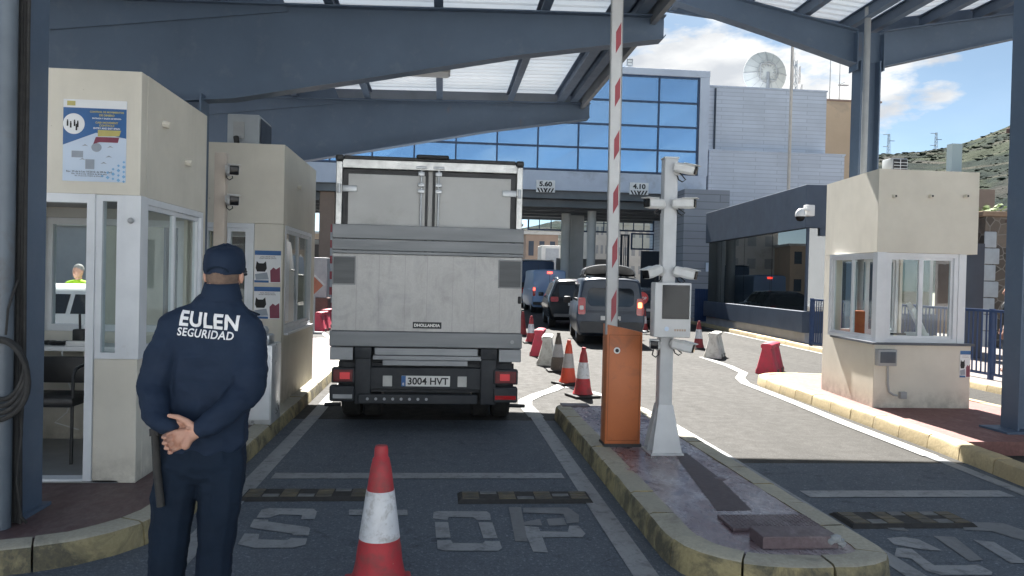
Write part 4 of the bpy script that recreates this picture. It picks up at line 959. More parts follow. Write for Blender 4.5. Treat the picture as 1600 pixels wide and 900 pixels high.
def limit_sign(px0, py0, px1, py1, txt, label):
    p0 = yp(px0, py0, FY - .05); p1 = yp(px1, py1, FY - .05); y = FY - .05
    S = thing('height_sign', label, 'height sign', ((p0.x + p1.x) / 2, y, p1.z))
    b = MB(); b.box(p0.x, p1.x, y - .03, y, p1.z, p0.z, 0, .004); b.build('panel', WHITE, S, smooth=0)
    lettering(txt, .3, ((p0.x + p1.x) / 2, y - .033, (p0.z + p1.z) / 2), INK, S, width=(p1.x - p0.x) * .68, bold=.012, height=(p0.z - p1.z) * .66)
    b = MB(); z1 = p1.z - .01; z0 = z1 - .20; w = p1.x - p0.x; n = 6
    b.box(p0.x, p1.x, y - .02, y, z0, z1, 0)
    for i in range(n):
        x = p0.x + w * (i + .25) / n; s = .10 if i < n / 2 else -.10
        b.prism([(x, y - .0215, z1 - .005), (x + .075, y - .0215, z1 - .005), (x + .075 + s, y - .0215, z0 + .005), (x + s, y - .0215, z0 + .005)], (0, -.003, 0), 1)
    b.build('hazard_stripes', [WHITE, INK], S, smooth=0)
limit_sign(838, 281, 867, 294, '5.60', 'white height limit plate reading 5.60 on the bridge fascia just right of the truck')
limit_sign(984, 285, 1013, 298, '4.10', 'white height limit plate reading 4.10 on the bridge fascia beside the camera post top')
# ---- white block building on the right, stepped
WB = thing('block_building', 'pale windowless block building stepped beside the glass building', 'building', (16, 40, 0))
b = MB(); b.box(12.9, 19.0, 37.0, 47, 8.16, 11.38); b.box(12.85, 19.75, 36.5, 46.9, 0, 8.159); b.build('wall', WBRICK, WB, smooth=0)
b = MB(); b.box(12.95, 19.04, 36.96, 47, 11.381, 11.45); b.box(12.8, 19.8, 36.46, 36.99, 8.16, 8.22); b.build('coping', CLAD, WB, smooth=0)
b = MB(); p = yp(1117, 180, 36.95); b.cyl((p.x, 36.93, 8.3), (p.x, 36.93, 11.3), .05, n=8); p = yp(1108, 210, 36.4); b.cyl((12.70, 36.4, 8.2), (12.70, 36.4, 9.6), .05, n=8); b.build('drainpipe', STEELD, WB)
SW = tag(MB().box(10.75, 12.84, 33.6, 36.3, 0, 5.88).build('side_wing', SLAT, smooth=0), 'grey slatted wing wall between the pole cameras and the dark office', 'wall')
TB = thing('tan_building', 'tan rendered building behind the pale block building', 'building', (24, 50, 0))
TANM = pm('tan_render', (0.60, 0.45, 0.32), (0.54, 0.40, 0.28), .5, .85, space='World', dirt=(0.4, 0.32, 0.25), dscale=.4)
b = MB(); b.box(22.3, 26.5, 45, 55, 0, 12.95); b.build('wall', TANM, TB, smooth=0); b = MB(); b.box(22.2, 26.6, 44.9, 55.1, 12.951, 13.05); b.build('coping', pm('terracotta_coping', (0.34, 0.24, 0.2), None, 3, .8), TB, smooth=0)
# ---- satellite dish seen from behind
DI = thing('satellite_dish', 'large white satellite dish seen from behind on the block building roof', 'satellite dish', (17.9, 41.5, 11.4))
cx, cy, cz, r = yp(1195, 116, 42).x, 42.0, yp(1195, 116, 42).z, 1.25
b = MB(); N = 40
b.loft([[(cx + rr * math.cos(2 * math.pi * k / N), cy - .45 + .45 * (rr / r) ** 2, cz + rr * math.sin(2 * math.pi * k / N)) for k in range(N)] for rr in (.05, .35, .7, 1.0, r)] + [[(cx + rr * math.cos(2 * math.pi * k / N), cy - .41 + .45 * (rr / r) ** 2, cz + rr * math.sin(2 * math.pi * k / N)) for k in range(N)] for rr in (r, .7, .05)], 0)
b.build('reflector', pm('dish_white', (0.66, 0.66, 0.62), (0.58, 0.58, 0.55), 2, .6), DI)
b = MB()
for k in range(16):
    a = 2 * math.pi * k / 16; pts = [(cx + rr * math.cos(a), cy - .47 + .45 * (rr / r) ** 2, cz + rr * math.sin(a)) for rr in (.3, .7, r)]; b.tube(pts, .012 if k % 4 else .04, 6)
b.tube([(cx + .6 * math.cos(t * math.pi / 12), cy - .42, cz + .6 * math.sin(t * math.pi / 12)) for t in range(25)], .03, 6)
for s in (-1, 1): b.tube([(cx + s * .45, cy - .5, cz - .45), (cx + s * .45, cy - .5, cz + .45)], .03, 6); b.tube([(cx - .45, cy - .5, cz + s * .45), (cx + .45, cy - .5, cz + s * .45)], .03, 6)
b.build('rib', pm('rib_grey', (.5, .5, .49), None, 3, .6), DI)
b = MB(); b.tube([(cx, cy - .45, cz), (cx, cy - .5, cz - .8), (cx, cy - .5, 11.45)], .09, 10); b.tube([(cx - .4, cy - .3, 11.45), (cx, cy - .48, cz - .5), (cx + .4, cy - .3, 11.45)], .05, 8); b.build('mount', GREYP, DI)
# ---- masts
def lattice(label, px, y, ztop, zbot, w, name='lattice_mast', cat='mast'):
    p = yp(px, 120, y); x = p.x; T = thing(name, label, cat, (x, y, zbot))
    b = MB(); h = ztop - zbot; n = max(6, int(h / (w * 1.2)))
    for i, (sx, sy) in enumerate(((-1, -1), (1, -1), (1, 1), (-1, 1))): b.tube([(x + sx * w / 2, y + sy * w / 2, zbot), (x + sx * w / 4, y + sy * w / 4, ztop)], w * .06, 5)
    for i in range(n):
        z0 = zbot + h * i / n; z1 = zbot + h * (i + 1) / n; k0 = w / 2 * (1 - .5 * i / n); k1 = w / 2 * (1 - .5 * (i + 1) / n)
        for a, c in (((-1, -1), (1, -1)), ((1, -1), (1, 1)), ((1, 1), (-1, 1)), ((-1, 1), (-1, -1))): b.tube([(x + a[0] * k0, y + a[1] * k0, z0), (x + c[0] * k1, y + c[1] * k1, z1)], w * .045, 4)
    b.build('mast', GALV, T)
    return T, x
LM, x = lattice('antenna lattice mast with white panel aerials rising behind the block building', 1241, 55, 18.3, 11.5, .5)
b = MB()
for k, z in enumerate((14.6, 15.4, 16.2, 16.9, 17.5)):
    for s in (-1, 1): b.box(x + s * (.42 if k < 3 else .25) - .06, x + s * (.42 if k < 3 else .25) + .06, 54.6, 54.75, z - .35, z + .3, 0, .02)
b.lathe([(.3, 13.6), (.3, 13.9), (.05, 14.0)], (x, 54.8, 0), 14); b.tube([(x, 55, 18.3), (x, 55, 18.95)], .03, 5); b.build('aerial', WHITE, LM)
def whip(px, py0, py1, y, label, r=.03):
    a = yp(px, py1, y); c = yp(px, py0, y); b = MB(); b.cyl((a.x, y, a.z - .3), (a.x, y, c.z), r, r * .7, 8); return b, a, c
b, a, c = whip(1296, 84, 157, 45.3, ''); tag(b.build('whip_aerial', GREYP), 'thin bare aerial mast on the edge of the tan building roof', 'aerial')
b, a, c = whip(1311, 95, 157, 46, ''); YA = thing('yagi_aerial', 'thin aerial mast carrying a small yagi on the tan building roof', 'aerial', (a.x, 46, a.z - .3)); b.build('mast', GREYP, YA)
b = MB(); z = yp(1311, 133, 46).z; b.tube([(a.x - .1, 46, z), (a.x + .6, 46, z + .02)], .025, 6)
for i in range(6): b.tube([(a.x + .15 + .08 * i, 45.8, z), (a.x + .15 + .08 * i, 46.2, z)], .015, 5)
b.tube([(a.x, 46, z + .03), (a.x + .35, 46, z + .2)], .012, 5); b.build('boom', STEELD, YA)
p = yp(1232, 295, 33)
tag(MB().cyl((p.x, 33, 0), (p.x, 33, 13.6), .085, .06, 12).build('lighting_pole', pm('pole_pale', (0.60, 0.55, 0.50), None, 2, .5)), 'tall slender pale pole in front of the block building', 'pole')
# ---- dark office along the right pavement (turned three degrees)
OF = thing('office_building', 'low dark blue office with a long tinted window wall right of the lane', 'office', (9.80, 20.05, 0.1), -R(3.07))
NAVY = pm('navy_cladding', (0.050, 0.072, 0.112), (0.040, 0.058, 0.092), 1.2, .5, bmp=.02)
L = 9.35; Wd = 3.7
b = MB(); b.box(0, Wd, 0, L, 3.16, 4.33, 0, .012); b.box(.42, Wd, .02, L, 2.95, 3.159); b.build('wall', NAVY, OF, smooth=0, world=False)
b = MB(); b.box(-.02, Wd, -.02, L, .30, .885, 0, .012); b.build('plinth', NAVY, OF, smooth=0, world=False)
b = MB(); b.box(.1, Wd, .1, L, 0, .299); b.build('base', pm('pale_base', (0.46, 0.46, 0.48), None, 2, .8), OF, smooth=0, world=False)
for (y0, y1) in ((.10, 2.6), (2.63, 5.1), (5.13, 7.6), (7.63, 9.2)):
    b = MB(); b.box(.10, .13, y0, y1, .886, 3.158); b.build('window', DGLASS, OF, smooth=0, world=False)
for (x0, x1) in ((.16, 1.9), (1.93, 3.55)):
    b = MB(); b.box(x0, x1, .10, .13, .886, 3.158); b.build('window', DGLASS, OF, smooth=0, world=False)
b = MB(); b.box(.09, .155, .09, .155, .886, 3.158); b.build('corner_mullion', NAVY, OF, smooth=0, world=False)
b = MB(); b.box(.5, Wd - .2, .5, L - .2, .886, .92); b.build('floor', TILE, OF, smooth=0, world=False)
b = MB(); b.box(Wd - .1, Wd, .2, L, .9, 3.1); b.box(.2, Wd - .11, L - .1, L, .9, 3.1); b.build('back_wall', INNER, OF, smooth=0, world=False)
b = MB()
for y in (1.4, 3.1, 4.6, 6.4): b.prism([(.22, y, 3.1), (.5, y + .1, 3.1), (.34, y + .05, 2.0 + .2 * (y % 2)), (.24, y, 2.0)], (0, .18, 0))
b.build('curtain', PAPERW, OF, smooth=0, world=False)
# blue fences beside the office
BLUEF = pm('blue_fence_paint', (0.020, 0.056, 0.16), (0.016, 0.045, 0.13), 3, .45)
FE = thing('fence_panel', 'solid blue fence panel at the far end of the dark office', 'fence', (9.6, 30.5, .1))
b = MB()
x0, x1 = yp(1085, 480, 30.5).x, yp(1112, 480, 30.5).x
for i in range(10): b.box(x0 + (x1 - x0) * i / 10, x0 + (x1 - x0) * (i + .9) / 10, 30.45, 30.5, .12, 1.45)
b.box(x0, x1, 30.505, 30.54, .3, .36); b.box(x0, x1, 30.505, 30.54, 1.2, 1.26); b.build('panel', BLUEF, FE, smooth=0)
RL = thing('railing', 'blue vertical bar railing on the far right pavement', 'railing', (9.65, 12, .113))
b = MB(); y = 6.0
while y < 19.2: b.box(9.64, 9.66, y, y + .02, .22, 1.30); y += .115
b.box(9.62, 9.68, 6.0, 19.3, .19, .23); b.box(9.615, 9.685, 6.0, 19.3, 1.30, 1.345); b.build('bars', BLUEF, RL, smooth=0)
for y in (6.0, 8.2, 10.4, 12.6, 14.8, 17.0, 19.2): b = MB(); b.box(9.61, 9.69, y + .03, y + .09, .113, 1.36); b.build('post', BLUEF, RL, smooth=0)
GB = tag(MB().box(yp(1500, 450, 16.6).x, yp(1537, 450, 16.6).x, 16.6, 16.75, .113, 2.75).build('gate_leaf', STEELD, smooth=0), 'tall dark blue gate leaf behind the right booth', 'gate')
# ---- rubble stone wall on the far right
def stonemat():
    m, nt, b = newmat('rubble_stone'); v = setcoord(nt, 1.0, 'World')
    vo = nt.nodes.new('ShaderNodeTexVoronoi'); vo.feature = 'DISTANCE_TO_EDGE'; vo.inputs['Scale'].default_value = 3.4
    vc = nt.nodes.new('ShaderNodeTexVoronoi'); vc.inputs['Scale'].default_value = 3.4
    nt.links.new(v, vo.inputs['Vector']); nt.links.new(v, vc.inputs['Vector'])
    sp = nt.nodes.new('ShaderNodeSeparateColor'); nt.links.new(vc.outputs['Color'], sp.inputs[0])
    c = ramp(nt, sp.outputs[0], [(0, (0.055, 0.05, 0.045)), (.5, (0.10, 0.082, 0.068)), (1, (0.17, 0.14, 0.115))])
    c = mixc(nt, ramp(nt, tex(nt, v, 9, 6, .7), [(.45, 0.0), (.7, .5)]), c, (.10, .09, .08))
    c = mixc(nt, ramp(nt, vo.outputs['Distance'], [(0.02, 1.0), (0.06, 0.0)]), c, (0.20, 0.185, 0.165))
    nt.links.new(c, b.inputs['Base Color']); b.inputs['Roughness'].default_value = .9
    bump(nt, b, vo.outputs['Distance'], .6, .05); return m
SWALL = thing('stone_wall', 'rubble stone wall with pale corner blocks on the far right', 'stone wall', (17, 20, 0))
b = MB(); b.box(14.96, 24, 20.0, 20.8, 0, 3.72); b.build('masonry', stonemat(), SWALL, smooth=0)
b = MB(); z = .1; i = 0
while z < 3.3: w = .42 if i % 2 else .32; b.box(14.92, 14.95 + w, 19.95, 19.999, z, z + .44, 0, .03); z += .46; i += 1
b.build('quoin', pm('pale_quoin', (0.40, 0.44, 0.47), (0.34, 0.37, 0.40), 4, .8), SWALL)
b = MB(); b.box(14.8, 24, 19.9, 20.9, 3.721, 3.86, 0, .02); b.build('coping', pm('brown_coping', (0.28, 0.20, 0.14), None, 3, .9), SWALL, smooth=0)
LB = tag(MB().box(17.6, 18.25, 24, 26, 0, 5.02).build('stone_hut', pm('brown_render', (0.25, 0.2, 0.17), None, 2, .9), smooth=0), 'small brown block behind the stone wall under the hill', 'hut')
BP = thing('rusty_post', 'rusty brown post with a cap beside the right edge column', 'post', (12.7, 16, .113))
RUST = pm('rust', (0.17, 0.10, 0.085), (0.12, 0.08, 0.07), 6, .8)
b = MB(); b.box(12.56, 12.86, 15.9, 16.1, .113, 5.2); b.build('shaft', RUST, BP, smooth=0); b = MB(); b.box(12.5, 12.92, 15.84, 16.16, 5.2, 5.31, 0, .015); b.box(12.54, 12.88, 15.86, 16.14, 3.2, 3.26); b.build('cap', RUST, BP, smooth=0)
b = MB(); rnd = random.Random(8); p = yp(1549, 327, 20.3)
for i in range(60):
    c = Vector((p.x + rnd.gauss(0, .16), 20.3 + rnd.gauss(0, .12), 3.88 + abs(rnd.gauss(0, .12)))); a = Vector((rnd.uniform(-1, 1), rnd.uniform(-1, 1), rnd.uniform(-.3, 1))).normalized() * .09; s = a.orthogonal().normalized() * .035
    b.quad([c - a, c + s, c + a, c - s])
tag(b.build('wall_plant', pm('leaf_green', (0.16, 0.24, 0.05), (0.10, 0.17, 0.03), 9, .6), smooth=0), 'small bright green plant growing on top of the stone wall', 'plant')
# ---- pylons and white tank on the hill
for px, py0, py1, lab in ((1389, 209, 236, 'left power pylon on the hill skyline above the air conditioner'), (1463, 207, 226, 'right power pylon on the hill crest')):
    y = 790; t = yp(px, py0, y); f = yp(px, py1, y)
    T, x = lattice(lab, px, y, t.z, f.z - 12, 3.0, 'power_pylon', 'pylon'); x = t.x
    for ch in [o for o in bpy.data.objects if o.parent == T]: ch.location.x += t.x - T.location.x
    b = MB()
    for i, s in enumerate((-1, 1, -1)): z = t.z - 1 - 6.5 * i; b.tube([(t.x, y, z), (t.x + s * 6.5, y, z)], .35, 5)
    b.build('cross_arm', GALV, T)
p0 = yp(1488, 224, 520); p1 = yp(1503, 251, 520)
tag(MB().box(p0.x, p1.x, 520, 526, p1.z - 12, p0.z).build('water_tower', WHITE, smooth=0), 'white tower block standing out on the hillside', 'tower')
# ---- what shows beneath the bridge: rear buildings and gate
RBD = thing('rear_building', 'pale customs building with dark framed window grids seen under the bridge', 'building', (9, 47, 0))
PALEW = pm('pale_wall', (0.62, 0.60, 0.56), (0.54, 0.52, 0.48), .8, .85, space='World', dirt=(.4, .36, .3), dscale=.7)
def grid_window(px0, py0, px1, py1, y, nx, nz):
    a = yp(px0, py0, y); c = yp(px1, py1, y); b = MB()
    w = (c.x - a.x) / nx; h = (a.z - c.z) / nz; t = .05
    frame_y(b, a.x, c.x, c.z, a.z, y - .06, y + .06, .09)
    for i in range(1, nx): b.box(a.x + w * i - t / 2, a.x + w * i + t / 2, y - .04, y + .04, c.z + .09, a.z - .09)
    for j in range(1, nz): b.box(a.x + .09, c.x - .09, y - .045, y - .0401, c.z + h * j - t / 2, c.z + h * j + t / 2)
    f = b.build('window', MULL, RBD, smooth=0); b = MB(); b.box(a.x + .09, c.x - .09, y + .045, y + .055, c.z + .09, a.z - .09); b.build('pane', GLASS, f, smooth=0)
grid_window(825, 325, 879, 361, 46, 3, 2); grid_window(905, 333, 956, 364, 46, 4, 2); grid_window(958, 333, 1022, 363, 46, 4, 2); grid_window(986, 364, 1022, 391, 46, 2, 1)
b = MB(); b.box(2.0, 14, 46.1, 46.5, 5.75, 6.4); a = yp(1022, 333, 46); b.box(a.x + .02, 14, 45.9, 46.5, 0, 5.749); a = yp(880, 333, 46); c = yp(898, 333, 46); b.box(a.x, c.x, 45.95, 46.5, 0, 5.749); b.build('wall', PALEW, RBD, smooth=0)
def bgblock(label, px0, px1, py0, y, mat, d=8, wins=(3, 2), wmat=None, name='house'):
    a = yp(px0, py0, y); c = yp(px1, py0, y)
    T = thing(name, label, 'building', ((a.x + c.x) / 2, y, 0)); b = MB(); b.box(a.x, c.x, y, y + d, 0, a.z); b.build('wall', mat, T, smooth=0)
    for i in range(wins[0]):
        for j in range(wins[1]):
            w = (c.x - a.x) / wins[0]; h = a.z / max(1, wins[1]); x = a.x + w * (i + .5); z = h * (j + .55)
            b = MB(); b.box(x - w * .24, x + w * .24, y - .03, y - .002, z - h * .2, z + h * .25); b.build('window', wmat or STEELD, T, smooth=0)
    b = MB(); b.box(a.x - .2, c.x + .2, y - .2, y + d + .2, a.z + .001, a.z + .25); b.build('roof', PALEW, T, smooth=0)
    return T
bgblock('brown rendered house seen under the bridge left of the columns', 822, 872, 366, 62, pm('brown_house', (.42, .31, .24), None, 1, .9), 8, (3, 2))
bgblock('white apartment block seen under the bridge beside the round column', 930, 960, 348, 75, PALEW, 10, (4, 4), GREYP)
bgblock('white terraced building seen through the rear window grid', 962, 1030, 352, 72, PALEW, 10, (6, 4), GREYP)
KW = thing('kiosk', 'white site kiosk standing beyond the vans under the bridge', 'kiosk', (6, 52, 0))
a = yp(846, 383, 52); c = yp(876, 383, 52); b = MB(); b.box(a.x, c.x, 52, 54, 0, a.z, 0, .05); b.build('body', PALEW, KW, smooth=0); b = MB(); b.box(a.x + .3, a.x + 1.2, 51.96, 51.999, .9, a.z - .2); b.build('door', GREYP, KW, smooth=0)
GT = thing('barred_gate', 'dark barred gate standing open beyond the barrier under the bridge', 'gate', (10.5, 44, 0))
a = yp(1002, 392, 44); c = yp(1038, 392, 44); b = MB(); b.box(a.x, c.x, 44, 44.1, .1, a.z); b.build('panel', STEELD, GT, smooth=0)
a = yp(970, 366, 43); c = yp(984, 366, 43); b = MB(); frame_y(b, a.x, c.x, .1, a.z, 43, 43.08, .08)
for i in range(1, 5): x = a.x + (c.x - a.x) * i / 5; b.box(x - .02, x + .02, 43.02, 43.06, .18, a.z - .08)
b.build('bars', STEELD, GT, smooth=0)
LWA = tag(MB().box(yp(872, 395, 43).x, yp(962, 395, 43).x, 43.4, 43.7, 0, 2.9).build('low_wall', pm('grey_low_wall', (.25, .24, .23), None, 1, .85), smooth=0), 'grey low wall between the round columns under the bridge', 'wall')
# ---- left background between the second booth and the truck, and seen through the near booth
bgblock('long pale apartment row far behind the truck beyond the bridge', 540, 815, 345, 85, PALEW, 10, (10, 3), GREYP)
bgblock('tan house row far beyond the bridge on the left', 380, 535, 362, 80, TANM, 9, (6, 2))
LBG = bgblock('dark fronted customs shed left of the truck under the bridge', 420, 520, 380, 45, pm('shed_grey', (.2, .18, .17), None, 1, .85), 6, (5, 1), name='shed')
WF = thing('window_screen', 'dark framed window screen left of the truck under the bridge', 'screen', (-5, 40, 0))
a = yp(505, 318, 40); c = yp(530, 350, 40); b = MB(); frame_y(b, a.x, c.x, c.z, a.z, 40, 40.1, .08); b.box((a.x + c.x) / 2 - .03, (a.x + c.x) / 2 + .03, 40, 40.1, c.z + .08, a.z - .08); b.box(a.x, a.x + .5, 40, 40.1, 0, c.z); b.build('frame', MULL, WF, smooth=0)
CB = thing('equipment_cabinet', 'pale steel equipment cabinet standing left of the truck', 'cabinet', (-4, 26, 0))
a = yp(490, 402, 26); c = yp(511, 432, 26); b = MB(); b.box(a.x, c.x, 26, 26.6, .9, a.z, 0, .02); b.build('body', GREYP, CB, smooth=0); b = MB(); b.box(a.x - .05, c.x + .05, 25.95, 26.65, 0, .9, 0, .02); b.build('base', RUST, CB, smooth=0)
WP = thing('worker_post', 'red and white banded pole left of the truck under the bridge', 'pole', (-5, 30, 0))
p = yp(518, 400, 30); b = MB()
for i in range(12): b.cyl((p.x, 30, i * .3), (p.x, 30, i * .3 + .299), .06, n=10, mi=i % 2)
b.build('shaft', [GREYP, pm('sign_red', (.28, .05, .06), None, 5, .5)], WP)
LH = bgblock('long grey hall across the left lane behind the near booth', -700, 330, 330, 34, pm('hall_grey', (.40, .40, .41), (.34, .34, .35), .7, .85), 8, (9, 2), name='hall')

# ---- unseen pale hall behind the camera, added to bounce sunlight onto shaded fronts
bgh = thing('bounce_hall', 'long pale customs hall behind the viewer, seen only in reflections', 'building', (0, -20, 0))
b = MB(); b.box(-30, 30, -32, -20, 0, 9.0); b.build('wall', pm('bounce_wall_pale', (.70, .745, .79), (.64, .68, .725), .6, .85, space='World'), bgh, smooth=0)
for i in range(16):  # dark windows added to break up the hall's mirror image in glass
    for z in (0.9, 4.2, 6.6):
        b = MB(); b.box(-29 + 3.7 * i, -27.2 + 3.7 * i, -20.02, -19.98, z, z + (2.1 if z < 1 else 1.5)); b.build('window', STEELD, bgh, smooth=0)
# ================================================================== VEHICLES
def carpaint(name, c, rough=.28, metal=.3):
    m, nt, b = newmat(name); v = setcoord(nt, 1.0); d = ramp(nt, tex(nt, v, 2.2, 8, .65), [(.45, 0.0), (.8, .35)])
    nt.links.new(mixc(nt, d, c, tuple(x * .75 + .03 for x in c)), b.inputs['Base Color']); b.inputs['Metallic'].default_value = metal
    nt.links.new(ramp(nt, tex(nt, v, 3, 6, .6), [(.3, rough), (.8, rough + .2)]), b.inputs['Roughness']); b.inputs['Coat Weight'].default_value = .2; b.inputs['Specular IOR Level'].default_value = .35; b.inputs['Coat Roughness'].default_value = .08
    return m
TYRE = pm('tyre_rubber', (0.016, 0.016, 0.017), (0.03, 0.029, 0.028), 9, .8, bmp=.1)
RIMM = pm('alloy_rim', (.45, .46, .48), None, 8, .3, .4, metal=.8)
REDL = pm('red_lens', (0.42, 0.012, 0.015), (0.33, .01, .012), 14, .12, .2, coat=.5)
REDON = emit('lit_brake_light', (1.0, 0.05, 0.03), 1.6)
ORANGEON = emit('lit_tail_light', (1.0, 0.22, 0.06), 2.0)
PLATE = pm('number_plate_white', (.72, .72, .70), None, 8, .35)
CARGLASS = pm('car_glass', (0.012, 0.015, 0.018), None, 3, .04, .07, spec=.7, coat=.4)
def wheel(root, x, y, r, w, name='wheel', dual=False):
    b = MB(); s = 1 if x > 0 else -1
    prof = [(r * .62, -w / 2), (r * .94, -w / 2), (r, -w / 2 + .03), (r, w / 2 - .03), (r * .94, w / 2), (r * .62, w / 2)]
    N = 32
    b.loft([[Vector((x + yy, y + rr * math.cos(2 * math.pi * k / N), r + rr * math.sin(2 * math.pi * k / N))) for k in range(N)] for rr, yy in prof], 0, caps=False)
    wh = b.build(name, TYRE, root, world=False)
    b = MB(); xo = x + s * w * .36
    b.loft([[Vector((x0, y + rr * math.cos(2 * math.pi * k / N), r + rr * math.sin(2 * math.pi * k / N))) for k in range(N)] for rr, x0 in ((r * .62, x - s * w / 2), (r * .62, x + s * w / 2), (r * .55, xo), (r * .2, xo - s * .03), (r * .12, xo), (.001, xo))], 0)
    for k in range(5):
        a = 2 * math.pi * k / 5; b.tube([(xo + s * .008, y + r * .15 * math.cos(a), r + r * .15 * math.sin(a)), (xo + s * .012, y + r * .55 * math.cos(a), r + r * .55 * math.sin(a))], r * .07, 6)
    b.build('rim', RIMM, wh, world=False); return wh
def section(y, zb, wb, wm, zm, ws, zs, wr, zr, crown=.03, slant=0.0, z0=.9):
    h = [(0, zb), (wb - .06, zb), (wb, zb + .07), (wm, zm), (wm - .004, zm + .06), (ws, zs), (ws - .035, zs + .04), (wr + .03, zr - .09), (wr - .01, zr - .03), (wr - .11, zr + .004), (wr * .4, zr + crown * .9), (0, zr + crown)]
    f = lambda x, z: Vector((x, y + max(0.0, z - z0) * slant, z))
    return [f(x, z) for x, z in h] + [f(-x, z) for x, z in reversed(h[1:-1])]
def car(name, label, cat, loc, rz, paint, secs, wheels, r, ww, trim=None, group=None):
    T = thing(name, label, cat, loc, rz, group); b = MB(); b.loft([section(*s[0], **s[1]) for s in secs], 0)
    body = b.build('body', paint, T, smooth=50, world=False)
    md = body.modifiers.new('soften', 'BEVEL'); md.width = .03; md.segments = 3; md.limit_method = 'ANGLE'; md.angle_limit = R(40)
    for y in wheels:
        for s in (-1, 1): wheel(T, s * (secs[1][0][2] - ww / 2 + .01), y, r, ww)
    return T
def rear_panel(T, name, mat, pts, y, slant, z0=.9, d=.012, bev=.004, n=1):
    """panel lying on the slanted rear face"""
    b = MB(); f = lambda x, z, o: Vector((x, y + max(0.0, z - z0) * slant - o, z))
    a = [f(x, z, d) for x, z in pts]; c = [f(x, z, -.02) for x, z in pts]
    va = [b.bm.verts.new(p) for p in a]; vc = [b.bm.verts.new(p) for p in c]; k = len(a)
    b.bm.faces.new(va); b.bm.faces.new(vc[::-1])
    for i in range(k): b.bm.faces.new((va[i], vc[i], vc[(i + 1) % k], va[(i + 1) % k]))
    return b.build(name, mat, T, world=False, smooth=30)
def rrect(x0, x1, z0, z1, r, n=5):
    o = []
    for cx, cz, a0 in ((x1 - r, z1 - r, 0), (x0 + r, z1 - r, 90), (x0 + r, z0 + r, 180), (x1 - r, z0 + r, 270)):
        for i in range(n + 1): a = R(a0 + 90 * i / n); o.append((cx + r * math.cos(a), cz + r * math.sin(a)))
    return o
def side_glass(T, sec, y0, y1, lo=.12, hi=.9, name='side_window', slantf=0.0):
    (y, zb, wb, wm, zm, ws, zs, wr, zr) = sec[0][:9]
    A = Vector((ws - .035, 0, zs + .04)); Bv = Vector((wr + .03, 0, zr - .09))
    for s in (-1, 1):
        b = MB(); P = []
        for t, yy in ((lo, y0), (lo, y1), (hi, y1 - slantf), (hi, y0)):
            p = A.lerp(Bv, t); P.append(Vector((s * p.x, yy, p.z)))
        n = (P[1] - P[0]).cross(P[2] - P[0]).normalized(); n = n if n.x * s > 0 else -n
        b.prism([p + n * .008 for p in P], -n * .03); b.build(name, CARGLASS, T, world=False, smooth=0)
# ---- grey van with a roof bag
GP = carpaint('grey_blue_paint', (0.026, 0.038, 0.058))
S = [((0.0, .30, .80, .88, .62, .865, 1.02, .70, 1.70), dict(slant=.14)), ((.10, .24, .84, .905, .62, .89, 1.02, .735, 1.745), dict(slant=.12)), ((.5, .22, .84, .91, .62, .895, 1.02, .745, 1.77), {}), ((2.4, .22, .84, .91, .62, .895, 1.03, .74, 1.76), {}),
     ((2.75, .22, .84, .91, .62, .89, 1.03, .72, 1.66), {}), ((3.45, .22, .84, .905, .62, .88, 1.0, .74, 1.10), {}), ((4.1, .25, .8, .88, .58, .82, .86, .70, .93), {}), ((4.38, .32, .62, .72, .5, .68, .66, .58, .70), {})]
VAN = car('van', 'grey compact van with a bulky black bag on its roof, waiting in the lane', 'van', (4.42, 19.72, 0.0), -R(6.5), GP, S, (.72, 3.5), .33, .21)
rear_panel(VAN, 'rear_window', CARGLASS, rrect(-.60, .60, 1.02, 1.50, .14), 0.0, .14)
rear_panel(VAN, 'bumper', pm('grey_bumper', (.05, .055, .06), None, 4, .5), rrect(-.80, .80, .33, .62, .05), -.02, 0, d=.05)
for s in (-1, 1):
    x0, x1 = (.665, .855) if s > 0 else (-.855, -.665)
    h = rear_panel(VAN, 'tail_light', REDL, rrect(x0, x1, .80, 1.24, .05), 0.0, .12, d=.03)
    rear_panel(h, 'lamp', ORANGEON if s > 0 else PLATE, rrect(x0 + .04, x1 - .05, .92 if s < 0 else 1.0, 1.03 if s < 0 else 1.14, .03), 0.0, .12, d=.036)
rear_panel(VAN, 'number_plate', PLATE, rrect(-.26, .26, .66, .77, .01), 0.0, 0, d=.02)
rear_panel(VAN, 'tailgate_crease', GP, rrect(-.62, .62, .86, .92, .02), 0.0, 0, d=.02)
rear_panel(VAN, 'brake_light', REDL, rrect(-.14, .14, 1.63, 1.66, .01), 0.0, .14, d=.014)
side_glass(VAN, S[2], .55, 1.5); side_glass(VAN, S[2], 1.58, 2.55, slantf=.1)
b = MB(); b.prism([(-.68, 2.80, 1.62), (.68, 2.80, 1.62), (.72, 3.35, 1.17), (-.72, 3.35, 1.17)], (0, .02, .02)); b.build('windscreen', CARGLASS, VAN, world=False, smooth=0)
for s in (-1, 1): b = MB(); b.box(s * .9 - (.0 if s > 0 else .2), s * .9 + (.2 if s > 0 else 0), 2.85, 2.95, 1.02, 1.2, 0, .03); b.build('mirror', BLACK, VAN, world=False)
b = MB()
for s in (-1, 1): b.tube([(s * .66, .4, 1.79), (s * .66, .5, 1.835), (s * .66, 2.2, 1.835), (s * .66, 2.3, 1.79)], .018, 6)
b.build('roof_rail', BLACK, VAN, world=False)
BAG = thing('roof_bag', 'bulky glossy black roof bag strapped on the grey van', 'bag', (4.42, 19.72, 0), -R(6.5))
b = MB(); rings = []
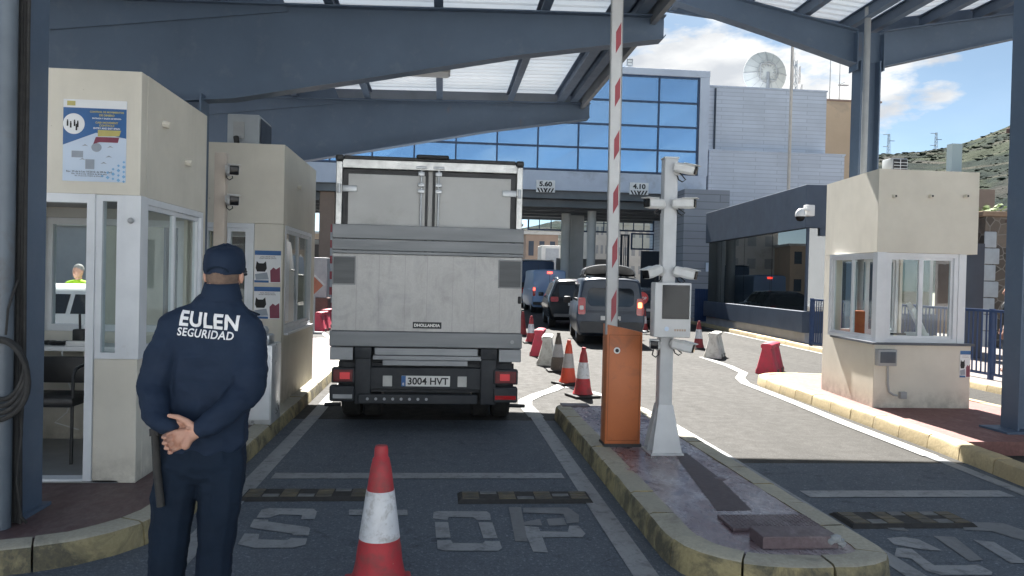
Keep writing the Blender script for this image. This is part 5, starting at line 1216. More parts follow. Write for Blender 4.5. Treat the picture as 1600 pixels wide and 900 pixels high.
for i in range(9):
    t = i / 8; y = .28 + 1.75 * t; hh = .24 * (1 - (2 * t - 1) ** 6) + .03; w = .70 - .08 * abs(2 * t - 1) ** 3
    rings.append([Vector((w * (abs(math.cos(a)) ** .6) * (1 if math.cos(a) > 0 else -1), y, 1.84 + max(0, math.sin(a)) ** .7 * hh + .02 * math.sin(5 * a + i))) for a in [2 * math.pi * k / 24 for k in range(24)]])
b.loft(rings, 0); b.build('bag_body', pm('black_tarp', (.005, .006, .007), (.010, .011, .012), 6, .9, 1.0, spec=.04, bmp=.35, bscale=9), BAG, world=False)
b = MB()
for y in (.63, 1.18, 1.73): b.tube([(.70 * math.cos(a), y, 1.85 + .265 * max(0, math.sin(a)) ** .7) for a in [math.pi * k / 14 for k in range(15)]], .018, 6)
b.build('strap', GREYP, BAG, world=False)
# ---- black suv
BP_ = carpaint('black_paint', (0.012, 0.014, 0.017), .15, .1)
S2 = [((0.0, .40, .80, .90, .72, .885, 1.05, .62, 1.60), dict(slant=.26)), ((.12, .30, .86, .945, .72, .925, 1.05, .665, 1.66), dict(slant=.22)), ((.6, .26, .86, .95, .72, .93, 1.06, .68, 1.70), {}), ((2.5, .26, .86, .95, .72, .93, 1.06, .68, 1.69), {}),
      ((2.9, .26, .86, .95, .72, .92, 1.06, .66, 1.58), {}), ((3.55, .26, .86, .945, .72, .90, 1.03, .76, 1.10), {}), ((4.4, .30, .82, .92, .66, .86, .93, .76, .98), {}), ((4.72, .4, .66, .78, .55, .74, .72, .64, .76), {})]
SUV = car('suv', 'black suv with roof rails ahead of the grey van', 'car', (4.60, 26.0, 0.0), -R(4), BP_, S2, (.85, 3.75), .37, .24)
rear_panel(SUV, 'rear_window', CARGLASS, rrect(-.58, .58, 1.08, 1.50, .10), 0.0, .26)
for s in (-1, 1): rear_panel(SUV, 'tail_light', REDL, rrect(*((.60, .87) if s > 0 else (-.87, -.60)), .93, 1.10, .05), 0.0, .2, d=.03)
rear_panel(SUV, 'trim_bar', GALV, rrect(-.30, .30, .94, .97, .01), 0.0, .1, d=.02); rear_panel(SUV, 'number_plate', PLATE, rrect(-.26, .26, .80, .90, .01), 0.0, 0, d=.02)
rear_panel(SUV, 'bumper', pm('grey_trim', (.12, .125, .13), None, 4, .5), rrect(-.75, .75, .42, .52, .03), -.02, 0, d=.05)
side_glass(SUV, S2[2], .65, 1.55); side_glass(SUV, S2[2], 1.62, 2.7, slantf=.12)
b = MB(); b.prism([(-.62, 2.92, 1.55), (.62, 2.92, 1.55), (.72, 3.5, 1.14), (-.72, 3.5, 1.14)], (0, .02, .02)); b.build('windscreen', CARGLASS, SUV, world=False, smooth=0)
b = MB()
for s in (-1, 1): b.tube([(s * .6, .5, 1.71), (s * .6, .6, 1.755), (s * .6, 2.2, 1.755), (s * .6, 2.3, 1.70)], .02, 6)
b.build('roof_rail', GALV, SUV, world=False)
for s in (-1, 1): b = MB(); b.box(s * .92 - (0 if s > 0 else .2), s * .92 + (.2 if s > 0 else 0), 3.0, 3.1, 1.05, 1.2, 0, .03); b.build('mirror', BP_, SUV, world=False)
b = MB(); b.tube([(.35, .8, 1.72), (.36, .7, 1.82)], .012, 5); b.build('aerial', BLACK, SUV, world=False)
# ---- panel vans further ahead
def panel_van(label, loc, paint, W, H, L, lights=True):
    w = W / 2
    S = [((0.0, .42, w - .1, w - .02, .8, w - .02, 1.15, w - .12, H - .05), dict(slant=.03)), ((.08, .3, w - .06, w, .8, w, 1.15, w - .08, H), dict(slant=.02)), ((L * .72, .3, w - .06, w, .8, w, 1.15, w - .08, H), {}), ((L * .80, .3, w - .06, w, .8, w - .01, 1.15, w - .12, H - .25), {}), ((L * .93, .3, w - .06, w, .75, w - .03, 1.1, w - .1, 1.25), {}), ((L, .4, w - .2, w - .1, .6, w - .15, .8, w - .22, .86), {})]
    T = car('panel_van', label, 'van', loc, 0, paint, S, (L * .2, L * .82), .34, .22)
    for s in (-1, 1):
        x0, x1 = (w - .16, w - .03) if s > 0 else (-w + .03, -w + .16)
        rear_panel(T, 'tail_light', REDL, rrect(x0, x1, .85, 1.30, .03), 0, .02, d=.02)
        if lights: rear_panel(T, 'lamp', REDON, rrect(x0 + .02, x1 - .02, 1.12, 1.26, .02), 0, .02, d=.03)
    rear_panel(T, 'door_seam', BLACK, rrect(-.008, .008, .6, H - .2, .003), 0, .03, d=.006)
    if lights: rear_panel(T, 'brake_light', REDON, rrect(-.12, .12, H - .17, H - .08, .02), 0, .03, d=.03)
    rear_panel(T, 'number_plate', PLATE, rrect(-.26, .26, .62, .73, .01), 0, 0, d=.01); rear_panel(T, 'bumper', BLACK, rrect(-w + .05, w - .05, .42, .56, .03), -.02, 0, d=.05)
    for s in (-1, 1): b = MB(); b.box(s * w - (0 if s > 0 else .22), s * w + (.22 if s > 0 else 0), L * .78, L * .8, 1.2, 1.5, 0, .03); b.build('mirror', BLACK, T, world=False)
    return T
panel_van('pale blue panel van with lit brake lights ahead of the black suv', (5.32, 37.6, 0), carpaint('pale_blue_paint', (0.26, 0.38, 0.58), .4, 0), 1.72, 2.14, 4.9)
T = panel_van('tall dark blue van under the bridge, foremost in the queue', (5.5, 43.6, 0), carpaint('dark_blue_paint', (0.03, 0.06, 0.13), .3, .1), 1.95, 2.72, 5.6, False)
b = MB(); b.box(-.9, .9, .15, 3.6, 2.75, 2.80, 0, .01); b.build('roof_panel', WHITE, T, world=False)
# ---- dark car beyond the pole cameras
SH = [((0.0, .36, .74, .84, .62, .83, .92, .55, 1.32), dict(slant=.5, z0=.85)), ((.12, .28, .80, .88, .62, .87, .93, .60, 1.38), dict(slant=.4, z0=.85)), ((.7, .24, .80, .885, .62, .87, .94, .62, 1.43), {}), ((2.2, .24, .80, .885, .62, .87, .94, .61, 1.42), {}), ((3.1, .24, .80, .88, .62, .85, .92, .70, 1.0), {}), ((3.8, .28, .76, .84, .56, .78, .8, .68, .86), {}), ((4.1, .36, .6, .7, .48, .66, .6, .56, .64), {})]
HB = car('hatchback', 'dark hatchback half hidden behind the camera pole', 'car', (7.75, 27.5, 0.0), -.06, carpaint('dark_grey_paint', (.05, .055, .065), .2, .2), SH, (.7, 3.2), .31, .2)
rear_panel(HB, 'rear_window', CARGLASS, rrect(-.55, .55, .96, 1.24, .06), 0, .5, z0=.85)
for s in (-1, 1): rear_panel(HB, 'tail_light', REDL, rrect(*((.58, .80) if s > 0 else (-.80, -.58)), .72, .90, .04), 0, .3, z0=.85, d=.03)
rear_panel(HB, 'number_plate', PLATE, rrect(-.26, .26, .60, .70, .01), 0, 0, d=.02)
side_glass(HB, SH[2], .75, 1.5); side_glass(HB, SH[2], 1.57, 2.4, slantf=.15)
# ---- white car seen through the near booth window
WC = car('hatchback', 'white car standing beyond the near booth, seen through its window', 'car', (-3.9, 12.6, 0.0), R(88), carpaint('white_paint', (.72, .73, .74), .3, 0), SH, (.7, 3.2), .31, .2)
rear_panel(WC, 'rear_window', CARGLASS, rrect(-.55, .55, .96, 1.24, .06), 0, .5, z0=.85); side_glass(WC, SH[2], .75, 1.5); side_glass(WC, SH[2], 1.57, 2.4, slantf=.15)
# ================================================================== BOX TRUCK
TRK = thing('box_truck', 'white box truck with a raised grey aluminium tail lift waiting at the checkpoint', 'truck', (-.145, 8.4, 0.0))
LG = pm('door_grey_panel', (.50, .50, .49), (.44, .44, .43), 2, .5, dirt=(.33, .32, .3), dscale=3, dlo=.55, dhi=.85)
FRM = pm('box_frame_alu', (.68, .68, .66), (.5, .5, .49), 7, .3, .5, metal=.5, dirt=(.25, .24, .22), dscale=6, dlo=.6, dhi=.8)
def liftmat():
    m, nt, b = newmat('scuffed_tail_lift'); v = setcoord(nt, 1.0)
    n = tex(nt, setcoord(nt, 1.0, 'Object', (1, 1, .25)), 9, 9, .72, .5); n2 = tex(nt, v, 3, 8, .65, .6); n3 = tex(nt, v, 60, 4, .7)
    c = ramp(nt, n2, [(.3, (.34, .335, .33)), (.5, (.415, .408, .40)), (.72, (.30, .30, .305))])
    c = mixc(nt, ramp(nt, n, [(.48, 0.0), (.72, .45)]), c, (.49, .49, .485))
    c = mixc(nt, ramp(nt, n, [(.28, .40), (.45, 0.0)]), c, (.22, .215, .205))
    c = mixc(nt, ramp(nt, n3, [(.35, .15), (.6, 0.0)]), c, (.2, .2, .2))
    nt.links.new(c, b.inputs['Base Color']); b.inputs['Metallic'].default_value = .35; b.inputs['Roughness'].default_value = .5
    bump(nt, b, n3, .15, .003); return m
LIFT = liftmat()
BAND = pm('weathered_aluminium_plank', (.235, .245, .255), (.18, .19, .2), 2.2, .45, .6, metal=.3, stretch=(.25, 1, 2.5), dirt=(.33, .33, .32), dscale=3, dlo=.58, dhi=.75)
CHAS = pm('chassis_black', (.022, .026, .032), (.034, .037, .042), 4, .6, dirt=(.05, .048, .045), dscale=3)
X = 1.035; xl, xr = -1.035, 1.035; Wt = lambda px: yp(px, 500, 8.4).x + .145
# box body
b = MB(); b.box(-1.0, 1.0, .2, 4.15, .95, 2.99, 0, .02); b.build('box_body', pm('box_white', (.70, .70, .69), (.62, .62, .61), 2, .4, dirt=(.45, .44, .42), dscale=2), TRK, world=False, smooth=0)
b = MB(); b.box(-1.02, -.955, .10, .22, .95, 2.93, 0, .008); b.box(.955, 1.02, .10, .22, .95, 2.93, 0, .008); b.box(-.954, .954, .10, .22, 2.86, 2.955, 0, .006); b.build('frame', FRM, TRK, world=False, smooth=0)
b = MB(); b.box(-1.03, -.94, .08, .26, 2.93, 3.0, 0, .02); b.box(.94, 1.03, .08, .26, 2.93, 3.0, 0, .02); b.box(-.939, .939, .12, .24, 2.956, 3.0, 0, .01); b.box(-.16, .20, .07, .2, 2.985, 3.03, 0, .02); b.build('corner_cap', BLACK, TRK, world=False, smooth=0)
for s in (-1, 1):
    x0, x1 = (.025, .95) if s > 0 else (-.95, -.025)
    d = MB(); d.box(x0, x1, .135, .2, .96, 2.855, 0, .004); d = d.build('door', BLACK, TRK, world=False, smooth=0)
    b = MB(); b.box(x0 + (.03 if s > 0 else .06), x1 - (.06 if s > 0 else .03), .121, .1349, 1.0, 2.80, 0, .004); b.build('panel', LG, d, world=False, smooth=0)
    xr_ = .09 if s > 0 else -.10
    b = MB(); b.cyl((xr_, .10, 1.2), (xr_, .10, 2.86), .011, n=10)
    for z in (2.82, 2.70, 2.63): b.box(xr_ - .035, xr_ + .035, .085, .121, z - .022, z + .022, 0, .006)
    b.box(xr_ - .06, xr_ + .06, .085, .12, 2.875, 2.905, 0, .008); b.build('lock_rod', GALV, d, world=False)
    xh = .955 * s; b = MB()
    for z in (2.635,): b.box(min(xh, xh - s * .16), max(xh, xh - s * .16), .095, .1209, z - .035, z + .035, 0, .006); b.cyl((xh + s * .03, .085, z - .05), (xh + s * .03, .085, z + .05), .018, n=8)
    b.build('hinge', GALV, d, world=False)
# tail lift platform, folded upright
TL = MB(); TL.box(xl + .01, xr - .01, 0.0, .045, 1.095, 1.925, 0, .003); TL = TL.build('tail_lift', LIFT, TRK, world=False, smooth=0)
b = MB(); b.box(xl, xr, -.012, .05, 2.09, 2.24, 0, .006); b.box(xl, xr, -.006, .05, 1.965, 2.086, 0, .006); b.box(xl, xr, -.018, .05, 1.928, 1.961, 0, .004); b.build('top_plank', BAND, TL, world=False, smooth=0)
b = MB(); b.box(xl - .005, xr + .005, -.03, .06, .925, 1.092, 0, .012); b.build('bottom_plank', BAND, TL, world=False, smooth=0)
b = MB()
for i in range(1, 8): x = xl + (xr - xl) * i / 8 + (.01 if i % 2 else -.01); b.box(x - .002, x + .002, -.0018, -.0002, 1.10, 1.92)
b.build('plate_seam', pm('seam_grey', (.31, .305, .30), None, 5, .6), TL, world=False, smooth=0)
for s in (-1, 1):
    x0, x1 = (-1.015, -.79) if s < 0 else (.775, 1.01); b = MB(); b.box(x0, x1, -.004, -.0008, 1.60, 1.885); b.build('dark_cutout', pm('cutout_grey', (.085, .09, .095), (.12, .125, .13), 4, .5, stretch=(.3, 1, 3)), TL, world=False, smooth=0)
    b = MB(); frame_y(b, x0 - .012, x1 + .012, 1.588, 1.897, -.006, -.001, .010); b.build('cutout_trim', BAND, TL, world=False, smooth=0)
b = MB(); b.box(.985, 1.02, -.02, .03, 1.42, 1.50, 0, .01); b.build('latch', BLACK, TL, world=False)
b = MB(); b.box(-.155, .155, -.006, -.0008, 1.130, 1.20, 0, .002); BD = b.build('maker_badge', CHAS, TL, world=False, smooth=0)
lettering('DHOLLANDIA', .05, (-.145, 8.4 - .0072, 1.165), FRM, BD, width=.28, bold=.002)
b = MB(); b.cyl((.93, -.036, 1.0), (.93, -.029, 1.0), .022, n=16); b.build('round_reflector', GREYP, TL, world=False)
ALUB = pm('bare_aluminium_sill', (.27, .285, .30), (.20, .21, .225), 3, .4, .5, metal=.5, stretch=(.3, 1, 2))
b = MB(); b.box(-1.035, -.79, 0, .10, .775, .915, 0, .006); b.box(-.56, .56, 0, .10, .835, .915, 0, .006); b.box(-.575, .60, -.01, .10, .785, .832, 0, .004); b.box(-.47, .45, -.015, .09, .725, .782, 0, .004); b.box(.79, 1.035, 0, .10, .775, .915, 0, .006); b.build('rear_sill', ALUB, TRK, world=False, smooth=0)
for s in (-1, 1):
    x = .68 * s; b = MB(); b.box(x - .09, x + .09, -.02, .12, .80, .92, 0, .01); b.box(x - .085, x + .085, -.005, .10, .30, .80, 0, .015); b.tube([(x, .05, .40), (x, .6, .50), (x, 1.2, .62)], .05, 10)
    for k in (-1, 0, 1): b.cyl((x + k * .055, -.03, .865), (x + k * .055, -.015, .865), .016, n=8)
    b.build('lift_arm', CHAS, TRK, world=False)
b = MB(); b.box(-.95, .95, .15, 3.9, .60, .95); b.box(-.9, .9, .10, .2, .42, .74); b.build('chassis', CHAS, TRK, world=False, smooth=0)
PBX = MB(); PBX.box(-.75, .75, .02, .10, .46, .70, 0, .01); PBX = PBX.build('plate_carrier', CHAS, TRK, world=False, smooth=0)
NPB = MB(); NPB.box(-.265, .262, .008, .0195, .497, .612, 0, .003); NPB = NPB.build('number_plate', PLATE, TRK, world=False, smooth=0)
b = MB(); b.box(-.265, -.218, .0045, .0075, .498, .611); b.build('blue_strip', PBLUE, NPB, world=False, smooth=0)
lettering('E', .05, (-.145 - .242, 8.4 + .003, .522), PAPERW, NPB, width=.018, height=.026, bold=.001)
lettering('3004 HVT', .1, (-.145 + .024, 8.4 + .006, .555), INK, NPB, width=.44, height=.078, bold=.0022)
for x in (-.415, .395): b = MB(); b.box(x - .05, x + .05, .006, .0195, .495, .61, 0, .003); b.build('white_reflector', pm('dirty_white_reflector', (.5, .5, .48), None, 9, .4), TRK, world=False, smooth=0)
b = MB(); b.box(-.72, .56, -.06, .02, .315, .415, 0, .012); b.build('bumper_bar', CHAS, TRK, world=False, smooth=0)
b = MB()
for i in range(8): b.cyl((-.62 + .09 * i, -.065, .368), (-.62 + .09 * i, -.061, .368), .016, n=8)
b.build('bar_bolt', GREYP, TRK, world=False)
for s in (-1, 1):
    x0, x1 = (-1.01, -.765) if s < 0 else (.735, 1.005)
    b = MB(); b.box(x0, x1, -.02, .12, .53, .69, 0, .012); h = b.build('light_cluster', CHAS, TRK, world=False, smooth=0)
    b = MB(); b.box(x0 + .02, x1 - .02, -.028, -.0205, .545, .675, 0, .003); b.build('red_lens', pm('dark_red_lens', (.13, .012, .016), None, 9, .2), h, world=False, smooth=0)
    m = (x0 + x1) / 2 - .01 + (.03 if s < 0 else 0); b = MB(); b.box(m - .055, m + .055, -.034, -.0285, .572, .648, 0, .003); b.build('lamp', emit('truck_lamp', (.75, .06, .07), .02), h, world=False, smooth=0)
    b = MB(); b.box(x0 - (.02 if s < 0 else 0), x1, -.03, .10, .33, .50, 0, .02); g_ = b.build('step_box', CHAS, TRK, world=False, smooth=0)
    b = MB(); b.box(x0 + .02, x1 - .02, -.036, -.0305, .365, .41, 0, .003); b.build('reflector', REDL if s > 0 else GREYP, g_, world=False, smooth=0)
    b = MB(); b.tube([(s * .95, .35, .24), (s * 1.13, .35, .235)], .022, 8); b.build('side_marker', BLACK, TRK, world=False)
    for xx in (.64, .885): wheel(TRK, s * xx, 1.02, .37, .21)
    b = MB(); b.box(s * .77 - .24, s * .77 + .24, .55, .56, .28, .7); b.build('mud_flap', RUBBER, TRK, world=False, smooth=0)
# cab, front wheels and mirrors
b = MB(); b.prism([(-.98, 4.2, .5), (-.98, 6.1, .5), (-.98, 6.2, 1.1), (-.98, 5.85, 1.5), (-.98, 5.5, 2.25), (-.98, 4.2, 2.3)], (1.96, 0, 0), 0, .04); b.build('cab', pm('cab_white', (.66, .66, .66), None, 2, .35), TRK, world=False)
for s in (-1, 1):
    wheel(TRK, s * .86, 5.4, .37, .22)
    b = MB(); b.tube([(s * .98, 5.5, 1.75), (s * 1.12, 5.52, 1.72), (s * 1.15, 5.52, 1.4)], .018, 8); b.box(s * 1.14 - .10, s * 1.14 + .10, 5.44, 5.54, 1.22, 1.68, 0, .03); b.build('mirror', BLACK, TRK, world=False)
# ================================================================== BARRIER GATE
ORANGE = pm('orange_cabinet_paint', (0.50, 0.150, 0.050), (0.44, 0.13, 0.045), 2, .45, .6, dirt=(.26, .10, .05), dscale=5, dlo=.52, dhi=.78, bmp=.06, bscale=40)
SIGNRED = pm('reflective_red', (.32, .055, .07), (.27, .05, .065), 6, .5)
ARMW = pm('barrier_white', (.56, .565, .57), (.48, .485, .49), 4, .35)
BG = thing('barrier_gate', 'orange barrier cabinet with its red and white arm raised upright', 'barrier gate', (1.68, 7.1, .163))
b = MB(); b.prism([(1.535, 6.97, .163), (1.868, 6.97, .163), (1.868, 6.97, 1.225), (1.535, 6.97, 1.295)], (0, .20, 0), 0, .008); HS = b.build('cabinet', ORANGE, BG)
b = MB(); b.box(1.525, 1.878, 6.955, 7.18, .1635, .19); b.build('base_plate', CHAS, BG, smooth=0)
b = MB(); b.cyl((1.628, 6.962, 1.055), (1.628, 6.9695, 1.055), .030, n=24); b.cyl((1.628, 6.957, 1.055), (1.628, 6.962, 1.055), .017, n=16, mi=1); b.build('lock', [WHITE, INK], HS)
b = MB(); frame_y(b, 1.553, 1.85, .22, 1.20, 6.9675, 6.9695, .004); b.build('door_seam', pm('orange_seam', (.2, .06, .015), None, 5, .6), HS, smooth=0)
a0 = Vector((1.578, 7.0, 1.20)); a1 = Vector((1.552, 7.0, 4.66)); axis = (a1 - a0).normalized(); sx = axis.cross(Vector((0, 1, 0))).normalized() * -1
if sx.x < 0: sx = -sx
AM = Matrix((sx, Vector((0, 1, 0)), axis)).transposed().to_4x4(); AM.translation = a0
Ln = (a1 - a0).length
b = MB(); b.box(-.050, .050, -.022, .022, 0, Ln, 0, .008, AM); ARM = b.build('arm', ARMW, BG)
for (py0, py1) in ((457, 496), (375, 412), (291, 327), (207, 243), (124, 160), (39, 76), (-45, -8)):
    z0 = yp(962, py1, 6.98).z - a0.z; z1 = yp(962, py0, 6.98).z - a0.z; h = z1 - z0; sk = h * .42
    if z1 > Ln: continue
    P = [(-.010, z0 - sk * .5), (.038, z0 + sk * .5), (.038, z1 + sk * .3), (-.010, z1 - sk * .7)]
    b = MB(); b.prism([AM @ Vector((x, -.0225, z)) for x, z in P], AM.to_3x3() @ Vector((0, -.0016, 0))); b.build('red_mark', SIGNRED, ARM, smooth=0)
b = MB(); b.box(-.0545, -.0505, -.024, .024, 0, Ln, 0, 0, AM); b.box(.0505, .0545, -.024, .024, 0, Ln, 0, 0, AM); b.build('rubber_edge', GREYP, ARM, smooth=0)
b = MB(); b.box(1.545, 1.66, 7.03, 7.07, 1.05, 1.34, 0, .01); b.build('arm_bracket', CHAS, BG)
# ================================================================== CAMERA POSTS
POSTM = pm('galvanised_white_post', (.55, .56, .57), (.46, .47, .48), 3, .45, .6, dirt=(.33, .22, .13), dscale=2.6, dlo=.60, dhi=.78, metal=.1)
CP = thing('camera_post', 'square grey steel post with a flared foot on the middle island', 'post', (2.02, 6.76, .163))
b = MB(); b.box(1.96, 2.08, 6.70, 6.82, .18, 2.80, 0, .006); b.box(1.955, 2.085, 6.695, 6.825, 2.80, 2.815); b.build('shaft', POSTM, CP)
b = MB(); b.box(1.87, 2.17, 6.60, 6.92, .163, .182, 0, .003); b.build('base_plate', POSTM, CP, smooth=0)
b = MB()
for (dx, dy) in ((1, 0), (-1, 0), (0, 1), (0, -1)):
    c = Vector((2.02, 6.76, 0)); d = Vector((dx, dy, 0)); n = Vector((-dy, dx, 0)) * .006
    b.prism([c + d * .061 + n + Vector((0, 0, .183)), c + d * .145 + n + Vector((0, 0, .183)), c + d * .135 + n + Vector((0, 0, .23)), c + d * .061 + n + Vector((0, 0, .60))], -2 * n)
for sgn in (-1, 1): b.prism([(1.885, 6.76 + sgn * .14, .183), (2.155, 6.76 + sgn * .14, .183), (2.085, 6.76 + sgn * .066, .60), (1.955, 6.76 + sgn * .066, .60)], (0, sgn * .006, 0))
b.build('gusset', POSTM, CP, smooth=0)
CAMW = pm('camera_white', (.68, .68, .67), (.58, .58, .57), 7, .35, .5, dirt=(.4, .37, .33), dscale=9, dlo=.6, dhi=.8)
def bullet(label, mount, centre, d, size=1.0, side=1, group='cameras on the middle post', cable=True):
    """white bullet camera: wall puck, ball joint, tapered housing with a hood and dark lens window"""
    d = Vector(d).normalized(); T = thing('surveillance_camera', label, 'camera', mount, 0, group)
    rx = d.cross(Vector((0, 0, 1))).normalized(); up = rx.cross(d)
    m = Matrix((rx, d, up)).transposed().to_4x4(); m.translation = Vector(centre); s = size
    b = MB()
    def oct_(y, w, h): return [m @ Vector((x * w, y, z * h)) for x, z in ((-.5, -.3), (-.3, -.5), (.3, -.5), (.5, -.3), (.5, .3), (.3, .5), (-.3, .5), (-.5, .3))]
    b.loft([oct_(-.11 * s, .055 * s, .055 * s), oct_(-.095 * s, .085 * s, .085 * s), oct_(.03 * s, .09 * s, .09 * s), oct_(.085 * s, .082 * s, .08 * s)], 0)
    b.box(-.046 * s, .046 * s, -.02 * s, .115 * s, .043 * s, .05 * s, 0, .002, m); b.build('housing', CAMW, T)
    b = MB(); b.box(-.036 * s, .036 * s, .084 * s, .098 * s, -.036 * s, .037 * s, 0, .008, m); b.build('lens', LENSB, T)
    b = MB(); mt = Vector(mount); c = Vector(centre) - d * .06 * s
    b.tube([mt, mt + (c - mt) * .35], .045 * s, 14); b.ball(mt + (c - mt) * .55, .036 * s); b.tube([mt + (c - mt) * .5, c], .02 * s, 8); b.build('bracket', CAMW, T)
    if cable:
        b = MB(); b.tube([mt + Vector((0, 0, -.03)), mt + Vector((side * .01, -.02, -.075)), mt + Vector((side * .04, -.03, -.095)), mt + Vector((side * .07, -.03, -.075)), c + Vector((0, 0, -.04))], .006, 6); b.build('cable', BLACK, T)
    return T
def cam_at(px, py, y=6.64): return yp(px, py, y)
for lab, pm_, pc, d, side in (
    ('topmost white camera on the post, leaning out to the right', (1058, 268), (1072, 264), (.80, -.55, -.22), 1),
    ('white camera pointing left just below the post top', (1033, 320), (1022, 318), (-.85, -.5, -.02), -1),
    ('white camera pointing right just below the post top', (1057, 320), (1070, 318), (.85, -.5, -.02), 1),
    ('white camera pointing down left above the grey screen box', (1033, 424), (1019, 425), (-.78, -.55, -.26), -1),
    ('white camera pointing down right above the grey screen box', (1057, 426), (1072, 427), (.80, -.52, -.2), 1),
    ('white camera pointing right from under the grey screen box', (1052, 538), (1068, 541), (.82, -.5, -.2), 1)):
    a = cam_at(*pm_, 6.70); c = cam_at(*pc, 6.62); bullet(lab, a, c, d, 1.0, side)
a = cam_at(1030, 541, 6.70); c = cam_at(1022, 538, 6.64); bullet('white camera facing forward under the left of the grey screen box', a, c, (-.25, -1, .0), .95, -1)
SB = thing('screen_box', 'pale grey box with a dark glossy screen mounted on the camera post', 'screen box', (2.04, 6.62, 1.2))
p0 = yp(1024, 441, 6.55); p1 = yp(1079, 528, 6.55)
b = MB(); b.box(p0.x, p1.x, 6.55, 6.695, p1.z, p0.z, 0, .012); b.build('case', pm('box_grey', (.60, .60, .60), (.55, .55, .55), 3, .4), SB)
s0 = yp(1036, 445, 6.54); s1 = yp(1077, 499, 6.54); b = MB(); b.box(s0.x, s1.x, 6.541, 6.5495, s1.z, s0.z, 0, .002); b.build('screen', LENSB, SB, smooth=0)
c = yp(1042, 514, 6.54); b = MB(); b.cyl((c.x, 6.545, c.z), (c.x, 6.5495, c.z), .020, n=20); b.build('emblem', PPALE, SB)
c0 = yp(1054, 516, 6.54)
b = MB()
for i in range(5): b.box(c0.x + .022 * i, c0.x + .022 * i + .015, 6.546, 6.5495, c0.z - .009, c0.z + .009)
b.build('logo', pm('logo_tan', (.5, .38, .3), None, 8, .5), SB, smooth=0)
# left post with two cameras
LPT = thing('camera_post', 'cream square post behind the guard carrying two cameras', 'post', (-2.29, 8.2, .143))
b = MB(); b.box(-2.345, -2.235, 8.14, 8.25, .143, 2.92, 0, .006); b.build('shaft', pm('cream_post', (.58, .5, .43), (.5, .43, .37), 3, .6, dirt=(.35, .25, .18), dscale=3, dlo=.6, dhi=.8), LPT)
for py, lab in ((267, 'upper of two white cameras on the cream post behind the guard'), (314, 'lower of two white cameras on the cream post behind the guard')):
    a = yp(354, py, 8.14); c = yp(364, py - 1, 8.07); bullet(lab, a, c, (.35, -.9, -.12), 1.25, 1, 'cameras behind the guard')
# dome camera on the office
a = yp(1262, 330, 19.98); DC = thing('dome_camera', 'white dome camera on an arm at the near corner of the dark office', 'camera', (a.x, 19.9, a.z))
b = MB(); b.box(a.x - .10, a.x + .14, 19.84, 20.04, a.z - .14, a.z + .16, 0, .02); b.tube([(a.x, 19.86, a.z), (a.x - .18, 19.8, a.z + .03), (a.x - .30, 19.78, a.z + .0)], .04, 10); b.build('arm', WHITE, DC)
c = Vector((a.x - .30, 19.78, a.z - .05)); b = MB(); b.lathe([(.03, .10), (.07, .07), (.12, 0), (.135, -.09), (.13, -.12)], c, 20); b.build('housing', WHITE, DC)
b = MB(); b.lathe([(.125, -.12), (.115, -.18), (.07, -.235), (.001, -.25)], c, 20); b.build('dome', LENSB, DC)
# ================================================================== RUBBER CUSHIONS, PLATE, BLOCK
def cushion(label, x0, x1, y0, y1, seed):
    T = thing('speed_cushion', label, 'speed bump', ((x0 + x1) / 2, (y0 + y1) / 2, .004), 0, 'speed bumps across the lanes'); h = .030
    b = MB(); e = .035
    b.loft([[(x0, y0, .005), (x1, y0, .005), (x1, y1, .005), (x0, y1, .005)], [(x0 + e * .6, y0 + e, h), (x1 - e * .6, y0 + e, h), (x1 - e * .6, y1 - e, h), (x0 + e * .6, y1 - e, h)]], 0, caps=True); b.build('rubber_base', RUBBER, T, smooth=0)
    r = random.Random(seed); b = MB(); n = int((x1 - x0 - .06) / .125); w = (x1 - x0 - .06) / n; hy = (y1 - y0 - 2 * e - .01) / 3
    for i in range(n):
        for j in range(3):
            if i % 2 == 0 or r.random() < .35:
                xa = x0 + .03 + w * i + .006; ya = y0 + e + .006 + hy * j; b.box(xa, xa + w - .014, ya, ya + hy - .012, h + .0003, h + .006, 0 if i % 2 == 0 else 1)
    b.build('reflector_pads', [pm('cushion_ochre', (.125, .105, .065), (.09, .08, .06), 9, .6, dirt=(.06, .06, .06), dscale=6, dlo=.5, dhi=.7), pm('cushion_grey', (.16, .17, .175), (.11, .115, .12), 9, .6)], T, smooth=0)
cushion('left speed bump across the guard lane, beyond the letter S', -1.46, -.36, 5.80, 6.09, 1)
cushion('speed bump beyond the letters O and P in the truck lane', .16, 1.19, 5.72, 6.00, 2)
cushion('speed bump across the lane right of the middle island', 2.90, 3.84, 5.10, 5.44, 3)
PLM = maroonmat('plate_maroon', (.115, .08, .09), (.16, .12, .13), (.33, .3, .31), .55, .75, .4)
b = MB(); b.box(1.83, 2.42, 4.58, 4.86, .1645, .186, 0, .004)
for i in range(22):
    for j in range(10): x = 1.85 + i * .0262; y = 4.595 + j * .0262; b.box(x, x + .016, y + .004, y + .009, .1862, .1885) if (i + j) % 2 else b.box(x + .004, x + .009, y, y + .016, .1862, .1885)
tag(b.build('checker_plate', PLM, smooth=0), 'maroon painted checker plate cover on the middle island', 'cover plate')
BLK = thing('concrete_block', 'low maroon painted block with a broken corner near the island nose', 'block', (2.12, 4.36, .164))
b = MB(); b.prism([(1.885, 4.27, .164), (2.345, 4.27, .164), (2.345, 4.40, .164), (2.30, 4.46, .164), (1.885, 4.47, .164)], (0, 0, .074), 0, .006); b.build('slab', PLM, BLK, smooth=0)
b = MB(); r = random.Random(4)
for c, s in (((2.325, 4.275, .225), .036), ((2.355, 4.285, .205), .032), ((2.30, 4.27, .21), .026), ((2.375, 4.29, .185), .022)): b.ball(c, s, (1.1, .8, .8), 1)
